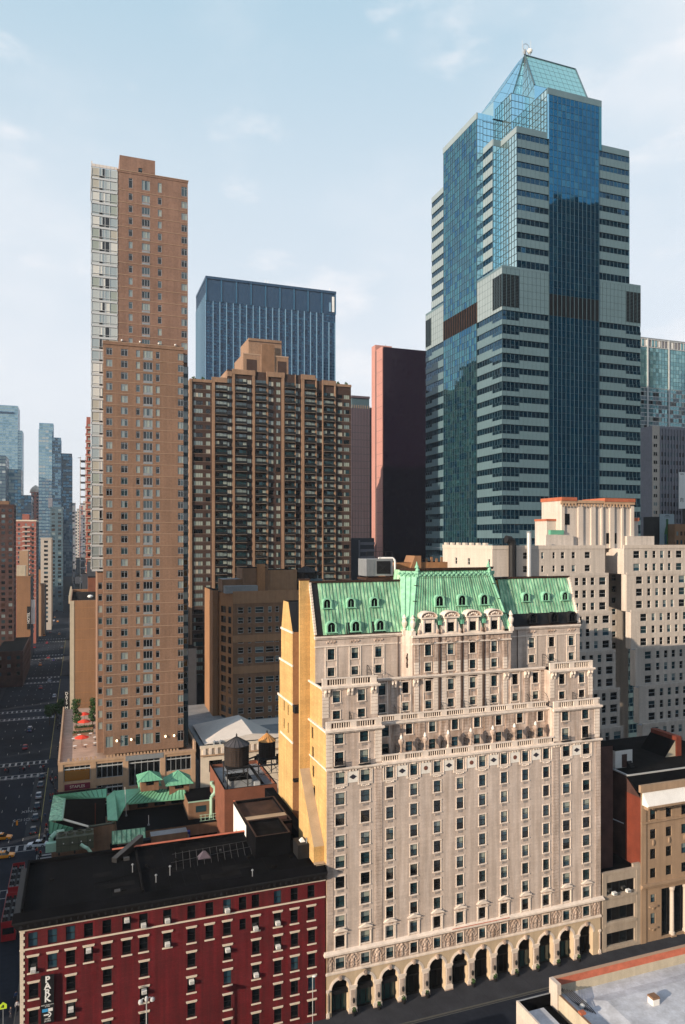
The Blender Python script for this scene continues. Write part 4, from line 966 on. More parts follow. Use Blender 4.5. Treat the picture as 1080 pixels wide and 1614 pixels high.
# ------------------------------------------------------------------ brown apartment tower on its retail base
def build_brown():
    b = Bld('apartment_tower', 'tallest brown brick apartment tower with a glass bay up its left edge', 'tower', (16, 192, 20), vis=lambda x, y, f: y < 1180, rev=.16); t = b.t
    zl = [59.9+2.96*k for k in range(-11, 21)]+[122.05]
    cols = [(7.1,1.45,'apt2'),(10.75,1.65,'apt2'),(14.1,.95,'apt1'),(19.0,.95,'apt1'),(24.8,1.4,'apt2')]
    S = [(x, z, w, 1.75, s) for z in zl for x, w, s in cols]
    S += [(16.55, z, 2.3, 1.9, 'apt3') for z in zl]
    S += [(x, 23.6, w+.25, 2.7, s) for x, w, s in cols+[(16.55, 2.3, 'apt3')]]
    W = [(194.5+1.2, z, 1.2, 1.75, 'apt1') for z in zl if z < 64]
    b.mass(5.7, 25.5, 192, 215, 20.5, 123.8, 'brown_brick', S=S, W=[], roof='grey_roof')
    b.mass(25.5, 26.9, 193.2, 215, 20.5, 120, 'mullion_dark', S=[(26.2, z, 1.2, 1.9, 'apt1') for z in zl[1:]], roof='grey_roof')
    b.mass(4.3, 5.7, 194.2, 215, 20.5, 66.2, 'brown_brick', S=[(5.0, z, 1.0, 1.75, 'apt1') for z in zl if z < 64])
    zu = [166.3, 162.7]+[159.6-3.1*k for k in range(12)]
    U = [(x, z, w, 1.75, s) for z in zu[1:] for x, w, s in ((12.4,.95,'apt1'),(19.7,.95,'apt1'),(16.2,2.0,'apt3'),(26.0,1.5,'apt2'))]
    U += [(x, 166.2, w, 2.5, s) for x, w, s in ((12.4,.95,'apt1'),(19.7,.95,'apt1'),(16.2,2.0,'apt3'),(26.0,1.5,'apt2'))]
    b.mass(9.13, 26.9, 194, 215, 120, 168.6, 'brown_brick_top', S=U, roof='grey_roof')
    b.mass(9.9, 18.9, 198, 208, 168.6, 175.0, 'brown_brick_top', roof='grey_roof', S=[(15.1,171.8,1.0,1.3,'dark_sash')])
    c = MB()                                         # thin pale string course at every storey
    for z in zl[:-1]: c.box(5.66, 25.54, 191.93, 191.999, z+1.32, z+1.44, 'pale_course')
    for z in zu[1:]: c.box(9.15, 26.93, 193.93, 193.999, z+1.42, z+1.54, 'pale_course')
    c.box(5.5, 25.6, 191.85, 192.3, 123.8, 124.5, 'brown_brick', top='pale_course'); c.box(5.45, 25.65, 191.8, 192.35, 124.5, 124.65, 'pale_course')
    c.box(9.1, 27.0, 193.9, 194.3, 168.6, 169.1, 'brown_brick_top'); c.box(9.0, 27.1, 193.8, 194.35, 169.1, 169.25, 'pale_course')
    for z in zl: c.box(15.4, 17.7, 191.94, 191.999, z-1.45, z-1.0, 'grey_metal')
    for z in zu[1:]: c.box(15.2, 17.2, 193.94, 193.999, z-1.5, z-1.05, 'grey_metal')
    c.build('string_courses', t); b.done()
    g = MB(); gx0, gx1, gy = 2.85, 9.13, 193.9        # glazed bay along the left edge
    g.box(gx0+.1, gx1, gy+.25, 214, 66.6, 168.0, 'light_metal'); rnd = random.Random(8)
    z = 66.6
    while z < 166.4:
        for w0, w1, wide in ((gx0, gx0+1.9, 1), (gx0+1.9, gx0+2.6, 0), (gx0+2.6, gx0+3.3, 0), (gx0+3.3, gx0+4.4, 0), (gx0+4.4, gx1, 1)):
            m = rnd.choice(['bay_glass','bay_glass','bay_glass_c','bay_glass_b','pane_curtain','pane_blind'] if wide else ['bay_glass_b','bay_glass','pane_dark','bay_glass_b','bay_glass_c'])
            q = rnd.uniform(-.02, .02); g.poly([(w0+.05,gy+.1+q,z+.55),(w1-.05,gy+.1-q,z+.55),(w1-.05,gy+.1-q,z+2.95),(w0+.05,gy+.1+q,z+2.95)], m)
            g.box(w1-.06, w1+.06, gy, gy+.24, z+.5, z+3.0, 'light_metal')
        g.box(gx0, gx1, gy, gy+.24, z+.0, z+.5, 'light_metal'); g.box(gx0, gx1, gy-.06, gy+.24, z+.95, z+1.03, 'light_metal'); g.box(gx0+1.9, gx0+2.7, gy-.03, gy+.05, z+.52, z+.9, 'black_metal')
        for k in range(6): g.poly([(gx0+.08,gy+.3+3.3*(k+1)-.1,z+.55),(gx0+.08,gy+.3+3.3*k+.1,z+.55),(gx0+.08,gy+.3+3.3*k+.1,z+2.95),(gx0+.08,gy+.3+3.3*(k+1)-.1,z+2.95)], rnd.choice(['bay_glass','bay_glass_c','bay_glass_b']))
        z += 3.1
    g.box(gx0, gx0+.12, gy, gy+.24, 66.6, 168.5, 'light_metal'); g.box(gx0, gx1, gy, gy+.2, z, 169.6, 'membrane'); g.box(gx0, gx0+.25, gy+.2, 214, z, 170.3, 'membrane')
    for k in range(7): g.box(gx0+.9*k, gx0+.9*k+.06, gy-.04, gy, z, 169.6, 'light_metal')
    g.build('glass_bay', t)
    for i, x in enumerate((8.9, 12.4, 20.9, 23.1)):
        l = MB(); l.box(x-.12, x+.12, 191.7, 191.99, 23.6, 24.2, 'black_metal'); l.lathe(x, 191.7, [(.05,23.5),(.22,23.7),(.22,23.95),(.05,24.15)], 'lamp_glow', 8); l.build('wall_lamp', t)
    for i, x in enumerate((10.2, 14.7, 19.4, 23.6)):
        l = MB(); l.box(x-.1, x+.1, 193.7, 193.99, 125.2, 125.6, 'black_metal'); l.blob((x,193.6,125.5), .28, .28, .28, 'white_paint', 7, 5); l.build('wall_lamp', t)
    # retail base with its roof terrace
    b = Bld('retail_base', 'tan stone retail building with big square shop windows and a roof terrace', 'building', (12, 190, 0), rev=.4); t = b.t
    def shopwin(x0, x1, z0, z1, k=3): return ((x0+x1)/2, (z0+z1)/2, x1-x0, z1-z0, 'shop', k)
    X0, X1, ZT = -4.8, 28.3, 20.2
    S = [shopwin(-3.6,2.6,15.3,19.0,0), shopwin(4.0,10.3,15.3,19.0,1), shopwin(20.8,27.2,15.2,19.0,2), shopwin(11.7,19.4,12.5,19.0,5)]
    S += [shopwin(4.0,10.3,11.2,13.6,3), shopwin(20.8,27.2,11.2,13.6,3), shopwin(-3.6,2.6,5.5,9.6,4), shopwin(4.0,10.3,5.5,9.6,3)]
    b.mass(X0, X1, 190, 251, 0, ZT-.6, 'tan_stone', S=S, W=[shopwin(192+7*i,197.5+7*i,z,z+3.8,3) for i in range(8) for z in (5.3, 10.2, 15.2)], roof='terrace_tile'); b.done()
    c = MB(); c.box(X0-.15, X1+.15, 189.85, 190.3, ZT-.6, ZT, 'tan_stone', top='pale_course'); c.box(X0-.15, X0+.3, 190.3, 251, ZT-.6, ZT+.3, 'tan_stone'); c.box(X1-.3, X1+.15, 190.3, 215, ZT-.6, ZT+2, 'pale_course')
    for x in (-4.3, 3.3, 11.0, 20.1, 27.75): c.box(x-.55, x+.55, 189.86, 189.999, 0, ZT-.6, 'tan_stone')
    c.box(10.9, 20.2, 189.8, 190.01, 19.0, 20.2, 'grey_metal'); c.build('cornice', t)
    s = MB(); s.box(-3.4, 2.5, 189.75, 189.99, 13.3, 14.7, 'sign_red'); so = s.build('shop_sign', t)
    o = lettering('STAPLES', .95, 'cream_stone', None, (0,0,0), (R(90),0,0), depth=.02); o.parent = so; o.location = Vector((-.45, 189.73, 14.0))-t.location
    y = MB(); y.box(-3.4, 2.4, 190.05, 190.3, 15.4, 17.9, 'pane_amber'); y.build('window_display', t)
    # terrace furniture: chairs along the rail, tables with umbrellas, planters, trees
    ch = thing('terrace_chair', 'row', 'chair', (0,0,0))
    q = MB(); q.box(-.25,.25,-.25,.25,.42,.48,'tan_stone'); q.build('seat', ch); q = MB(); q.box(-.25,.25,-.29,-.24,.42,1.05,'tan_stone'); q.build('backrest', ch)
    for sx in (-1,1):
        for sy in (-1,1): q = MB(); q.box(sx*.22-.03,sx*.22+.03,sy*.22-.03,sy*.22+.03,0,.42,'steel_dark'); q.build('leg', ch)
    zt = ZT-.6; spots = [(-2.5+1.05*i, 191.3) for i in range(7)]+[(6.6+.82*i, 191.2) for i in range(22)]
    for i, (x, yv) in enumerate(spots):
        lab = 'pale chair in the long row against the rail at the foot of the brown tower' if i >= 7 else 'pale chair at the front rail of the open terrace, left of the brown tower'
        o = ch if i == 0 else dup(ch, (0,0,0), 0, lab)
        o.location = (x, yv, zt); o['label'] = lab; o['group'] = 'chairs along the terrace rail'
    tb = thing('terrace_table', 'x', 'table', (0,0,0)); q = MB(); q.lathe(0,0,[(.5,.70),(.5,.75)],'white_paint',12); q.build('tabletop', tb); q = MB(); q.tube((0,0,.02),(0,0,.7),.05,'steel_dark'); q.lathe(0,0,[(.3,0),(.28,.03)],'steel_dark',10); q.build('leg', tb)
    for i, (px, py) in enumerate(((118,1180),(135,1178),(150,1175),(116,1168),(150,1166),(125,1162),(143,1160))):
        X, Y, Z = onZ(px, py, zt); lab = 'small round white table on the roof terrace, '+['front left','front middle','front right','second row at the left','second row at the right','behind, left of the red umbrella','behind, right of the red umbrella'][i]
        o = tb if i == 0 else dup(tb, (0,0,0), 0, lab); o.location = (X,Y,zt); o['label'] = lab; o['group'] = 'tables on the roof terrace'
    for i, (px, py, rr) in enumerate(((129,1169,1.9),(133,1143,1.9),(133,1131,1.7),(166,1177,.55))):
        X, Y, Z = onZ(px, py+6, zt); u = thing('patio_umbrella', ['bright red umbrella nearest the front of the roof terrace','red umbrella between the two terrace trees, the nearer one','red umbrella between the two terrace trees, the farther one','closed red umbrella standing against the foot of the brown tower'][i], 'umbrella', (X,Y,zt), 0, 'red umbrellas on the roof terrace')
        q = MB(); q.tube((X,Y,zt),(X,Y,zt+2.6),.04,'steel_dark'); q.build('pole', u)
        q = MB()
        if i < 3: q.lathe(X, Y, [(rr,zt+2.1),(rr*.95,zt+2.22),(rr*.4,zt+2.62),(.05,zt+2.8)], 'red_canvas', 8)
        else: q.lathe(X, Y, [(.35,zt+.9),(.5,zt+1.4),(.42,zt+2.2),(.15,zt+2.9),(.03,zt+3.1)], 'red_canvas', 10)
        q.build('canopy', u)
    rnd = random.Random(6)
    def leafy(mb, c, rx, rz, n, s, r=rnd):
        for k in range(n):
            while True:
                u = [r.uniform(-1,1) for _ in range(3)]
                if sum(e*e for e in u) < 1: break
            p = Vector((c[0]+u[0]*rx, c[1]+u[1]*rx, c[2]+u[2]*rz)); a = Vector([r.gauss(0,1) for _ in range(3)]).normalized(); d = a.cross(Vector([r.gauss(0,1) for _ in range(3)])).normalized(); w = s*r.uniform(.6,1.3)
            mb.poly([p-a*w, p+d*w*.7, p+a*w, p-d*w*.7], 'leaf_a' if r.random() < .6 else 'leaf_b')
    globals()['leafy'] = leafy
    for i, (px, py) in enumerate(((120,1148),(146,1146))):
        X, Y, Z = onZ(px, py, zt); tr = thing('terrace_tree', ['slim potted tree on the roof terrace, left of the red umbrellas','slim potted tree on the roof terrace, right of the red umbrellas'][i], 'tree', (X,Y,zt), 0, 'potted trees on the roof terrace')
        q = MB(); q.tube((X,Y,zt+.7),(X,Y,zt+7.2),.12,'bark',6,.05)
        for k in range(6): q.tube((X,Y,zt+2+.8*k),(X+rnd.uniform(-1,1),Y+rnd.uniform(-1,1),zt+3+.8*k),.04,'bark',4)
        q.build('trunk', tr); q = MB()
        for k in range(7): leafy(q, (X+rnd.uniform(-.5,.5),Y+rnd.uniform(-.5,.5),zt+2.2+.95*k), rnd.uniform(.8,1.5), .75, 150, .22)
        q.build('crown', tr); q = MB(); q.lathe(X,Y,[(.45,zt),(.6,zt+.7),(.5,zt+.72)],'tan_wall',10); q.build('pot', tr)
    for i, (px, py, w) in enumerate(((131,1158,5.5),(132,1150,5.0))):
        X, Y, Z = onZ(px, py, zt); pl = thing('planter_hedge', ['low brownish hedge in a long planter behind the nearest red umbrella','low hedge in a long planter in front of the terrace trees'][i], 'planter', (X,Y,zt), 0, 'planters on the roof terrace')
        q = MB(); q.box(X-w/2,X+w/2,Y-.4,Y+.4,zt,zt+.6,'tan_wall'); q.build('trough', pl); q = MB()
        for k in range(8): leafy(q, (X-w/2+w*(k+.5)/8,Y,zt+.85), .45, .4, 60, .15)
        q.build('foliage', pl)
def st_shop(w, h, k):
    mb = MB(); n = 5 if w < 8 else 6; mb.box(-w/2, w/2, .34, .4, -h/2, h/2, 'pane_dark')
    for i in range(n+1): x = min(max(-w/2+w*i/n, -w/2+.08), w/2-.08); mb.box(x-.08, x+.08, .2, .339, -h/2, h/2, 'grey_metal')
    for z in (-h/2, h/2-.9, h/2-.16): mb.box(-w/2, w/2, .22, .338, z, z+.14, 'grey_metal')
    mb.box(-w/2, w/2, .1, .21, h/2-.85, h/2-.6, 'light_metal'); return mb, []
STY['shop'] = st_shop
build_brown()

# ------------------------------------------------------------------ tower of balconies
def st_balc(w, h, k):
    mb = MB(); n = 9
    mb.box(-w/2, w/2, -1.35, 0, -h/2, -h/2+.16, 'slab_edge'); mb.box(-w/2, w/2, -1.35, -1.29, -h/2+.24, -h/2+1.05, 'balcony_rail')
    for x in (-w/2, w/2-.06): mb.box(x, x+.06, -1.29, 0, -h/2+.24, -h/2+1.05, 'balcony_rail')
    mb.box(-w/2, w/2, -1.37, -1.27, -h/2+1.05, -h/2+1.1, 'steel_dark')
    pal = ['pane_teal','pane_curtain','pane_dark','pane_pale','pane_dark','pane_blue','pane_teal','pane_dark']
    for i in range(3): mb.box(-w/2+w*i/3+.06, -w/2+w*(i+1)/3-.06, -.04, -.01, -h/2+.2, h/2-.35, pal[(k+i*(k % 3)) % 8])
    return mb, []
STY['balcony'] = st_balc
def build_balc():
    b = Bld('balcony_tower', 'tan brick apartment slab with stacked dark balconies and a stepped brick penthouse', 'tower', (71, 275, 0), vis=lambda x, y, f: y < 900 and x > 296, rev=.15); t = b.t; Y = 275.0; rnd = random.Random(5)
    prof = [(38.8,47.9,134.6),(47.9,52.9,135.6),(52.9,88.1,139.2),(88.1,96.3,137.6),(96.3,103.3,136.6)]
    floors = [133.2-3.02*k for k in range(40)]
    for x0, x1, zt in prof:
        S = []
        for z in [139.2-3.02-.0]*0+floors+([136.25] if zt > 138.5 else []):
            if x0 < 40: S += [(42.0,z-1.35,3.4,1.6,'strip'),(45.7,z-1.35,1.7,1.6,'strip')]
            elif x0 > 96: S += [(98.6,z-1.35,2.0,1.6,'strip'),(101.4,z-1.35,2.4,1.6,'strip')]
            else:
                for c, w in ((53.8,1.7),(61.5,1.7),(70.1,1.9),(73.0,1.7),(80.9,2.0),(89.9,2.3)):
                    if x0 < c < x1: S.append((c, z-1.3, w, 1.7, 'strip'))
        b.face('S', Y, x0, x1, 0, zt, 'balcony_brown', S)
        b.mb.poly([(x0,Y,zt),(x1,Y,zt),(x1,305,zt),(x0,305,zt)], 'grey_roof')
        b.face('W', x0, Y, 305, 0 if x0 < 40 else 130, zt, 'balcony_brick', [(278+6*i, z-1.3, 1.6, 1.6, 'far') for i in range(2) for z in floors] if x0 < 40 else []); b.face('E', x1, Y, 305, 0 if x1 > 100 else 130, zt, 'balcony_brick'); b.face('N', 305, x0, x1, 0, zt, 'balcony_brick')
    for z in floors+[136.25]:
        for x0, x1 in ((48.5,52.8),(56.1,60.4),(63.9,68.1),(75.6,79.6),(83.8,88.0),(91.6,95.9)):
            if z > 134 and (x0 < 50 or x0 > 84): continue
            b.w.append(('S', Y, (x0+x1)/2, z-1.3, x1-x0, 2.75, 'balcony'))
    b.done()
    p = MB()
    for x0, x1, zt in ((38.8,39.8,134.6),(47.0,48.4,135.6),(54.8,56.0,139.6),(62.6,63.8,139.6),(68.2,69.0,139.2),(74.2,75.5,139.6),(79.7,80.0,139.2),(82.2,83.7,139.6),(88.1,88.8,138.4),(90.9,91.5,138.0),(96.0,96.8,137.6)):
        p.box(x0+(x1-x0)*.1, x1-(x1-x0)*.14, Y-.45, Y-.001, 0, zt, 'balcony_brick')
    for x0, x1, zt in ((47.0,52.9,135.6),(54.8,63.8,139.2),(52.9,54.8,138.2),(68.2,75.5,139.2),(82.2,88.1,139.2),(90.9,96.8,137.6)): p.box(x0+.02, x1-.02, Y-.5, Y-.002, zt-1.6, zt+.3, 'balcony_brick'); 
    p.box(38.7, 47.0, Y-.3, Y-.003, 133.6, 134.7, 'balcony_brick'); p.box(96.8, 103.4, Y-.3, Y-.003, 135.9, 136.9, 'balcony_brick')
    for z in floors: p.box(39.8, 47.0, Y-.08, Y-.001, z-2.35, z-2.2, 'slab_edge'); p.box(96.8, 103.3, Y-.08, Y-.001, z-2.35, z-2.2, 'slab_edge')
    p.build('brick_piers', t)
    q = MB(); y = 279
    q.box(60, 78.2, y, 296, 139.2, 147.0, 'balcony_brick', top='grey_roof'); q.box(62.3, 75.6, y+.8, 295, 147.0, 153.4, 'balcony_brick', top='grey_roof')
    q.box(61.3, 65.4, y-.05, y-.001, 139.2, 144.8, 'balcony_brown'); q.box(67.0, 72.6, y-.3, y-.001, 139.2, 151.0, 'balcony_brick'); q.box(67.4, 72.4, y-.34, y-.301, 139.6, 151.2, 'tan_wall'); q.box(73.8, 77.4, y-.05, y-.001, 139.2, 145.0, 'balcony_brown')
    q.box(62.2, 75.7, y+.75, y+.799, 152.0, 152.4, 'balcony_brown'); q.box(59.9, 78.3, y-.1, y-.002, 146.6, 147.1, 'pale_course'); q.build('penthouse', t)
    f = MB()
    for x in (40.5, 44, 98, 101.5): leafy(f, (x,276,(135.3 if x < 50 else 137.4)), .7, .6, 40, .3)
    f.build('roof_garden_shrubs', t)
build_balc()

# ------------------------------------------------------------------ stepped blue glass office tower
def build_glass():
    t = thing('glass_tower', 'tallest tower, stepped blue glass with pale banded corners and a pointed glass roof', 'tower', (146, 190, 0))
    XW, XU, Y0, YU, XE = 120.2, 122.4, 190.0, 190.0, 172.5
    PAN = [('tower_panel', 1)]; ST = [('strip_glass', 3), ('strip_glass_b', 2)]; fl = 4.32
    core = MB()
    core.box(XW+.4, XE-.4, Y0+.4, 241.2, 0, 157.2, 'mullion_dark'); core.box(XU+.4, 168.2, 200.5, 240.9, 157.2, 199.2, 'mullion_dark')
    core.box(126.0, 168.0, Y0+.4, 200.5, 157.2, 199.2, 'mullion_dark'); core.box(136.8, 156.4, Y0+.4, 201, 199.2, 213.9, 'mullion_dark'); core.box(XW+.4, 137, 205.2, 227.0, 157.2, 209.6, 'mullion_dark')
    core.box(130.0, 163.2, 199.9, 232, 199.2, 216.6, 'mullion_dark')
    core.box(XW, XE, Y0, 241.6, 157.2, 157.5, 'tower_panel'); core.build('core', t)
    def bands(face, plane, a0, a1, z_list, step=None, sh=2.45, pw=1.55, pan='tower_panel'):
        """spandrel of joined panels and a recessed strip of glass per storey"""
        p = MB(); g = MB()
        def P(a, z, d): return {'S': (a, plane+d, z), 'W': (plane+d, a, z), 'E': (plane-d, a, z)}[face]
        for zb in z_list:           # zb: bottom of the spandrel
            curtain(p, face, plane, a0, a1, zb, zb+sh, pw, sh/2 if False else sh, [pan], 'mullion_blue', mw=.05, mh=0, tilt=.004, proud=.012)
            curtain(g, face, plane, a0, a1, zb+sh, zb+fl, pw, fl-sh, ST, 'mullion_blue', mw=.09, mh=0, tilt=.012, depth=.22, proud=.06)
            if step:                # corner bays: glass dips lower, the spandrel below it is slimmer
                s0, s1 = step; curtain(g, face, plane, s0, s1, zb+sh-.95, zb+sh, pw, .95, ST, 'mullion_blue', mw=.09, mh=0, tilt=.012, depth=-.03, proud=.03)
            q0, q1 = P(a0, 0, 0), P(a1, 0, .4)
            p.box(q0[0], q1[0], q0[1], q1[1], zb-.04, zb, 'mullion_dark'); p.box(q0[0], q1[0], q0[1], q1[1], zb+sh-.02, zb+sh+.02, 'tower_panel')
        return p, g
    def add(pg, n1='spandrel', n2='strip_window'): build_split(pg[0], n1, t, .2); build_split(pg[1], n2, t, .2)
    low = [139.77-fl*k for k in range(0, 33)]; low = [z for z in low if z > 1]; MZ = low[0]+fl
    CB = [('curtain_blue', 4), ('curtain_blue_b', 3), ('curtain_blue_c', 1)]; CT = [('curtain_teal', 4), ('curtain_teal_b', 3), ('curtain_blue', 2)]
    # lower body
    add(bands('S', Y0, XW, 136.9, low, (XW, 126.1))); add(bands('S', Y0, 155.8, XE, low, (166.6, XE)))
    add(bands('W', XW, Y0, 204.8, low, (Y0, 195.4), pan='tower_panel')); add(bands('W', XW, 227.3, 241.6, low, (236.4, 241.6)))
    g = MB()
    curtain(g, 'S', Y0-.15, 136.9, 155.8, 0, MZ, 1.58, 2.16, CB, 'mullion_blue', mw=.12, mh=.06, hm='mullion_dark'); g.build('curtain_wall', t)
    g = MB(); curtain(g, 'W', XW-.15, 204.8, 227.3, 0, MZ, 1.6, 2.16, CT, 'mullion_blue', mw=.10, mh=.06, hm='mullion_dark'); g.build('curtain_wall', t)
    # mechanical storeys
    m = MB()
    for a0, a1 in ((XW, 136.9), (155.8, XE)): curtain(m, 'S', Y0, a0, a1, MZ, 157.2, 1.55, 2.3, ['tower_panel'], 'mullion_dark', mw=.05, mh=.05, tilt=.004, proud=.012)
    for a0, a1 in ((Y0, 204.8), (227.3, 241.6)): curtain(m, 'W', XW, a0, a1, MZ, 157.2, 1.6, 2.3, ['tower_panel_sunlit'], 'mullion_dark', mw=.05, mh=.05, tilt=.004, proud=.012)
    m.box(XW-.02, XE+.02, Y0-.02, Y0+.3, 156.9, 157.6, 'tower_panel'); m.box(XW-.02, XW+.3, Y0+.3, 241.6, 156.9, 157.6, 'tower_panel'); build_split(m, 'mechanical_panels', t)
    lv = MB()
    def louv(face, plane, a0, a1, z0, z1):
        n = max(2, round((a1-a0)/1.5))
        for i in range(n):
            x, y = a0+(a1-a0)*i/n, a0+(a1-a0)*(i+1)/n
            p = {'S': (x+.04, y-.04, plane-.06, plane-.02), 'W': (plane-.06, plane-.02, x+.04, y-.04)}[face]
            lv.box(*p, z0, z1, 'louvre')
            k = {'S': (x-.05, x+.05, plane-.14, plane-.06), 'W': (plane-.14, plane-.06, x-.05, x+.05)}[face]; lv.box(*k, z0, z1, 'mullion_blue')
            h = z0
            while h < z1: 
                r_ = {'S': (x+.05, y-.05, plane-.09, plane-.06), 'W': (plane-.09, plane-.06, x+.05, y-.05)}[face]; lv.box(*r_, h, h+.1, 'mullion_dark'); h += .45
    louv('S', Y0, XW, 126.1, 145.2, 155.0); louv('W', XW, Y0, 195.4, 145.2, 155.0); louv('S', Y0, 166.6, XE, 145.2, 155.0); louv('W', XW, 237.2, 241.6, 145.2, 155.0)
    build_split(lv, 'louvres', t)
    lv = MB(); lv.box(136.9, 155.8, Y0-.10, Y0+.2, MZ, 150.8, 'louvre'); lv.box(XW-.10, XW+.2, 204.8, 227.3, MZ, 150.8, 'louvre')
    for i in range(13): x = 136.9+18.9*i/12; lv.box(x-.07, x+.07, Y0-.2, Y0-.10, MZ, 150.8, 'mullion_blue')
    for i in range(15): y = 204.8+22.5*i/14; lv.box(XW-.2, XW-.10, y-.2, y+.2, MZ, 150.8, 'bronze_stain')
    build_split(lv, 'louvres', t)
    # upper body: bays with notched corners
    up2 = [159.81+fl*k for k in range(9)]
    add(bands('S', YU, 125.4, 136.9, up2)); add(bands('S', YU, 155.8, 167.9, up2)); add(bands('W', XU, 199.0, 204.8, up2, pan='tower_panel_sunlit')); add(bands('W', XU, 227.3, 241.2, up2, pan='tower_panel_sunlit'))
    zt = up2[-1]+fl; low_g = MB()
    for a0, a1 in ((125.4, 136.9), (155.8, 167.9)): curtain(low_g, 'S', YU, a0, a1, 157.6, 159.8, 1.55, 2.2, ST, 'mullion_blue', mw=.09, mh=0)
    for a0, a1 in ((199.0, 204.8), (227.3, 241.2)): curtain(low_g, 'W', XU, a0, a1, 157.6, 159.8, 1.55, 2.2, ST, 'mullion_blue', mw=.09, mh=0)
    build_split(low_g, 'strip_windows', t)
    c = MB(); 
    for a in ((125.4, 136.9, YU, YU+.4), (155.8, 167.9, YU, YU+.4)): c.box(*a, zt, zt+2.0, 'tower_panel')
    c.box(XU, XU+.4, 199.0, 204.8, zt, zt+2.0, 'tower_panel_sunlit'); c.box(XU, XU+.4, 227.3, 241.2, zt, zt+2, 'tower_panel_sunlit'); c.box(XU+.4, 125.4, 199, 199.4, zt, zt+2, 'tower_panel'); c.box(125.4, 125.8, YU+.4, 199, zt, zt+2, 'tower_panel_sunlit')
    c.box(125.8, 136.8, YU+.4, 204, zt+1.2, zt+1.3, 'grey_roof'); c.box(155.9, 168.2, YU+.4, 204, zt+1.2, zt+1.3, 'grey_roof'); c.box(XU+.4, 130, 199.4, 204.8, zt+1.2, zt+1.31, 'grey_roof'); c.box(XU+.4, 137, 228, 241, zt+1.2, zt+1.3, 'grey_roof'); build_split(c, 'parapet_panels', t, .3)
    n = MB()
    curtain(n, 'S', 199.0, XU, 125.4, 157.5, zt, 1.5, 2.16, ['curtain_sky'], 'mullion_blue', mw=.1, mh=.1); curtain(n, 'W', 125.4, YU, 199.0, 157.5, zt, 1.5, 2.16, ['curtain_pale'], 'mullion_dark', mw=.16, mh=.16)
    curtain(n, 'E', 167.9, YU, 199.0, 157.5, zt, 1.5, 2.16, ['curtain_sky'], 'mullion_blue', mw=.1, mh=.1); n.box(168.0, 168.7, 192, 240, 157.5, zt-2, 'curtain_teal_b')
    build_split(n, 'corner_glass', t)
    g = MB(); curtain(g, 'S', YU-.15, 136.9, 155.8, 150.8, 212.6, 1.58, 2.16, CB, 'mullion_blue', mw=.10, mh=.06, hm='mullion_dark'); g.build('curtain_wall', t)
    g = MB(); curtain(g, 'W', XW-.15, 204.8, 227.3, 150.8, 209.8, 1.6, 2.16, CT, 'mullion_blue', mw=.10, mh=.06, hm='mullion_dark'); curtain(g, 'S', 204.8, XW, XU, 157.5, 209.8, 1.1, 2.16, ['curtain_sky'], 'mullion_blue', mw=.1, mh=.1); g.build('curtain_wall', t)
    c = MB(); c.box(136.4, 156.8, YU-.2, YU+.3, 212.6, 214.6, 'tower_panel'); c.box(XW-.2, XW+.3, 204.75, 227.8, 209.8, 211.8, 'tower_panel_sunlit'); c.box(XW+.3, 129.5, 204.75, 205.0, 209.8, 211.8, 'curtain_sky'); c.box(136.4, 136.9, YU-.16, YU+.3, zt, 212.6, 'curtain_sky'); c.box(155.8, 156.8, YU-.16, YU+.3, zt, 212.6, 'curtain_teal'); c.box(XW+.3, 136.8, 205.0, 228, 210.8, 211, 'grey_roof'); c.box(136.9, 156.8, YU+.3, 200, 213.6, 213.8, 'grey_roof'); build_split(c, 'parapet_panels', t, .3)
    n = MB()                                         # sides of the projecting bays and the inner body
    curtain(n, 'W', 136.4, YU+.3, 199.5, zt, 214.4, 1.55, 2.2, ['curtain_pale'], 'mullion_dark', mw=.18, mh=.18); curtain(n, 'E', 156.8, YU+.3, 199.5, zt, 214.4, 1.55, 2.2, ['curtain_sky'], 'mullion_dark', mw=.18, mh=.18)
    curtain(n, 'S', 204.8, XU, 129.6, zt, 211.6, 1.5, 2.2, ['curtain_sky'], 'mullion_blue', mw=.06, mh=.16)
    curtain(n, 'S', 199.5, 129.6, 136.4, zt, 217, 1.5, 2.2, ['curtain_sky'], 'mullion_blue', mw=.05, mh=.16); curtain(n, 'W', 129.6, 199.5, 204.8, zt, 217, 1.5, 2.2, ['curtain_pale'], 'mullion_dark', mw=.18, mh=.18); curtain(n, 'W', 129.6, 204.8, 232, 211, 217, 1.5, 2.0, ['curtain_pale'], 'mullion_dark', mw=.18, mh=.18)
    curtain(n, 'S', 199.5, 156.8, 163.4, zt, 211.5, 1.5, 2.2, ['curtain_sky'], 'mullion_blue', mw=.05, mh=.16); curtain(n, 'E', 163.4, 199.5, 232, zt, 211.5, 2, 2.2, ['curtain_sky'], 'mullion_blue')
    build_split(n, 'inner_glass', t)
    # pointed roof: four glazed slopes and the gables between them
    rf = MB(); A = (136.4,202.2,232.3); B = (156.8,202.9,232.6); C = (156.8,196.8,214.4+5); D = (136.4,196.8,219.4)
    def glaze(p, m, nu, nv, mul, r=.09):
        p = [Vector(q) for q in p]
        lerp = (lambda u, v: p[0].lerp(p[1], u).lerp(p[3].lerp(p[2], u), v)) if len(p) == 4 else (lambda u, v: p[0].lerp(p[1], u).lerp(p[2], v))
        for i in range(nu):
            for j in range(nv):
                q = [lerp(i/nu, j/nv), lerp((i+1)/nu, j/nv), lerp((i+1)/nu, (j+1)/nv), lerp(i/nu, (j+1)/nv)]
                rf.poly(q[:2]+([q[2], q[3]] if (q[2]-q[3]).length > .01 else [q[2]]), m)
        for i in range(nu+1): rf.tube(lerp(i/nu, 0), lerp(i/nu, 1), r, mul, 4)
        for j in range(nv+1): rf.tube(lerp(0, j/nv), lerp(1, j/nv), r, mul, 4)
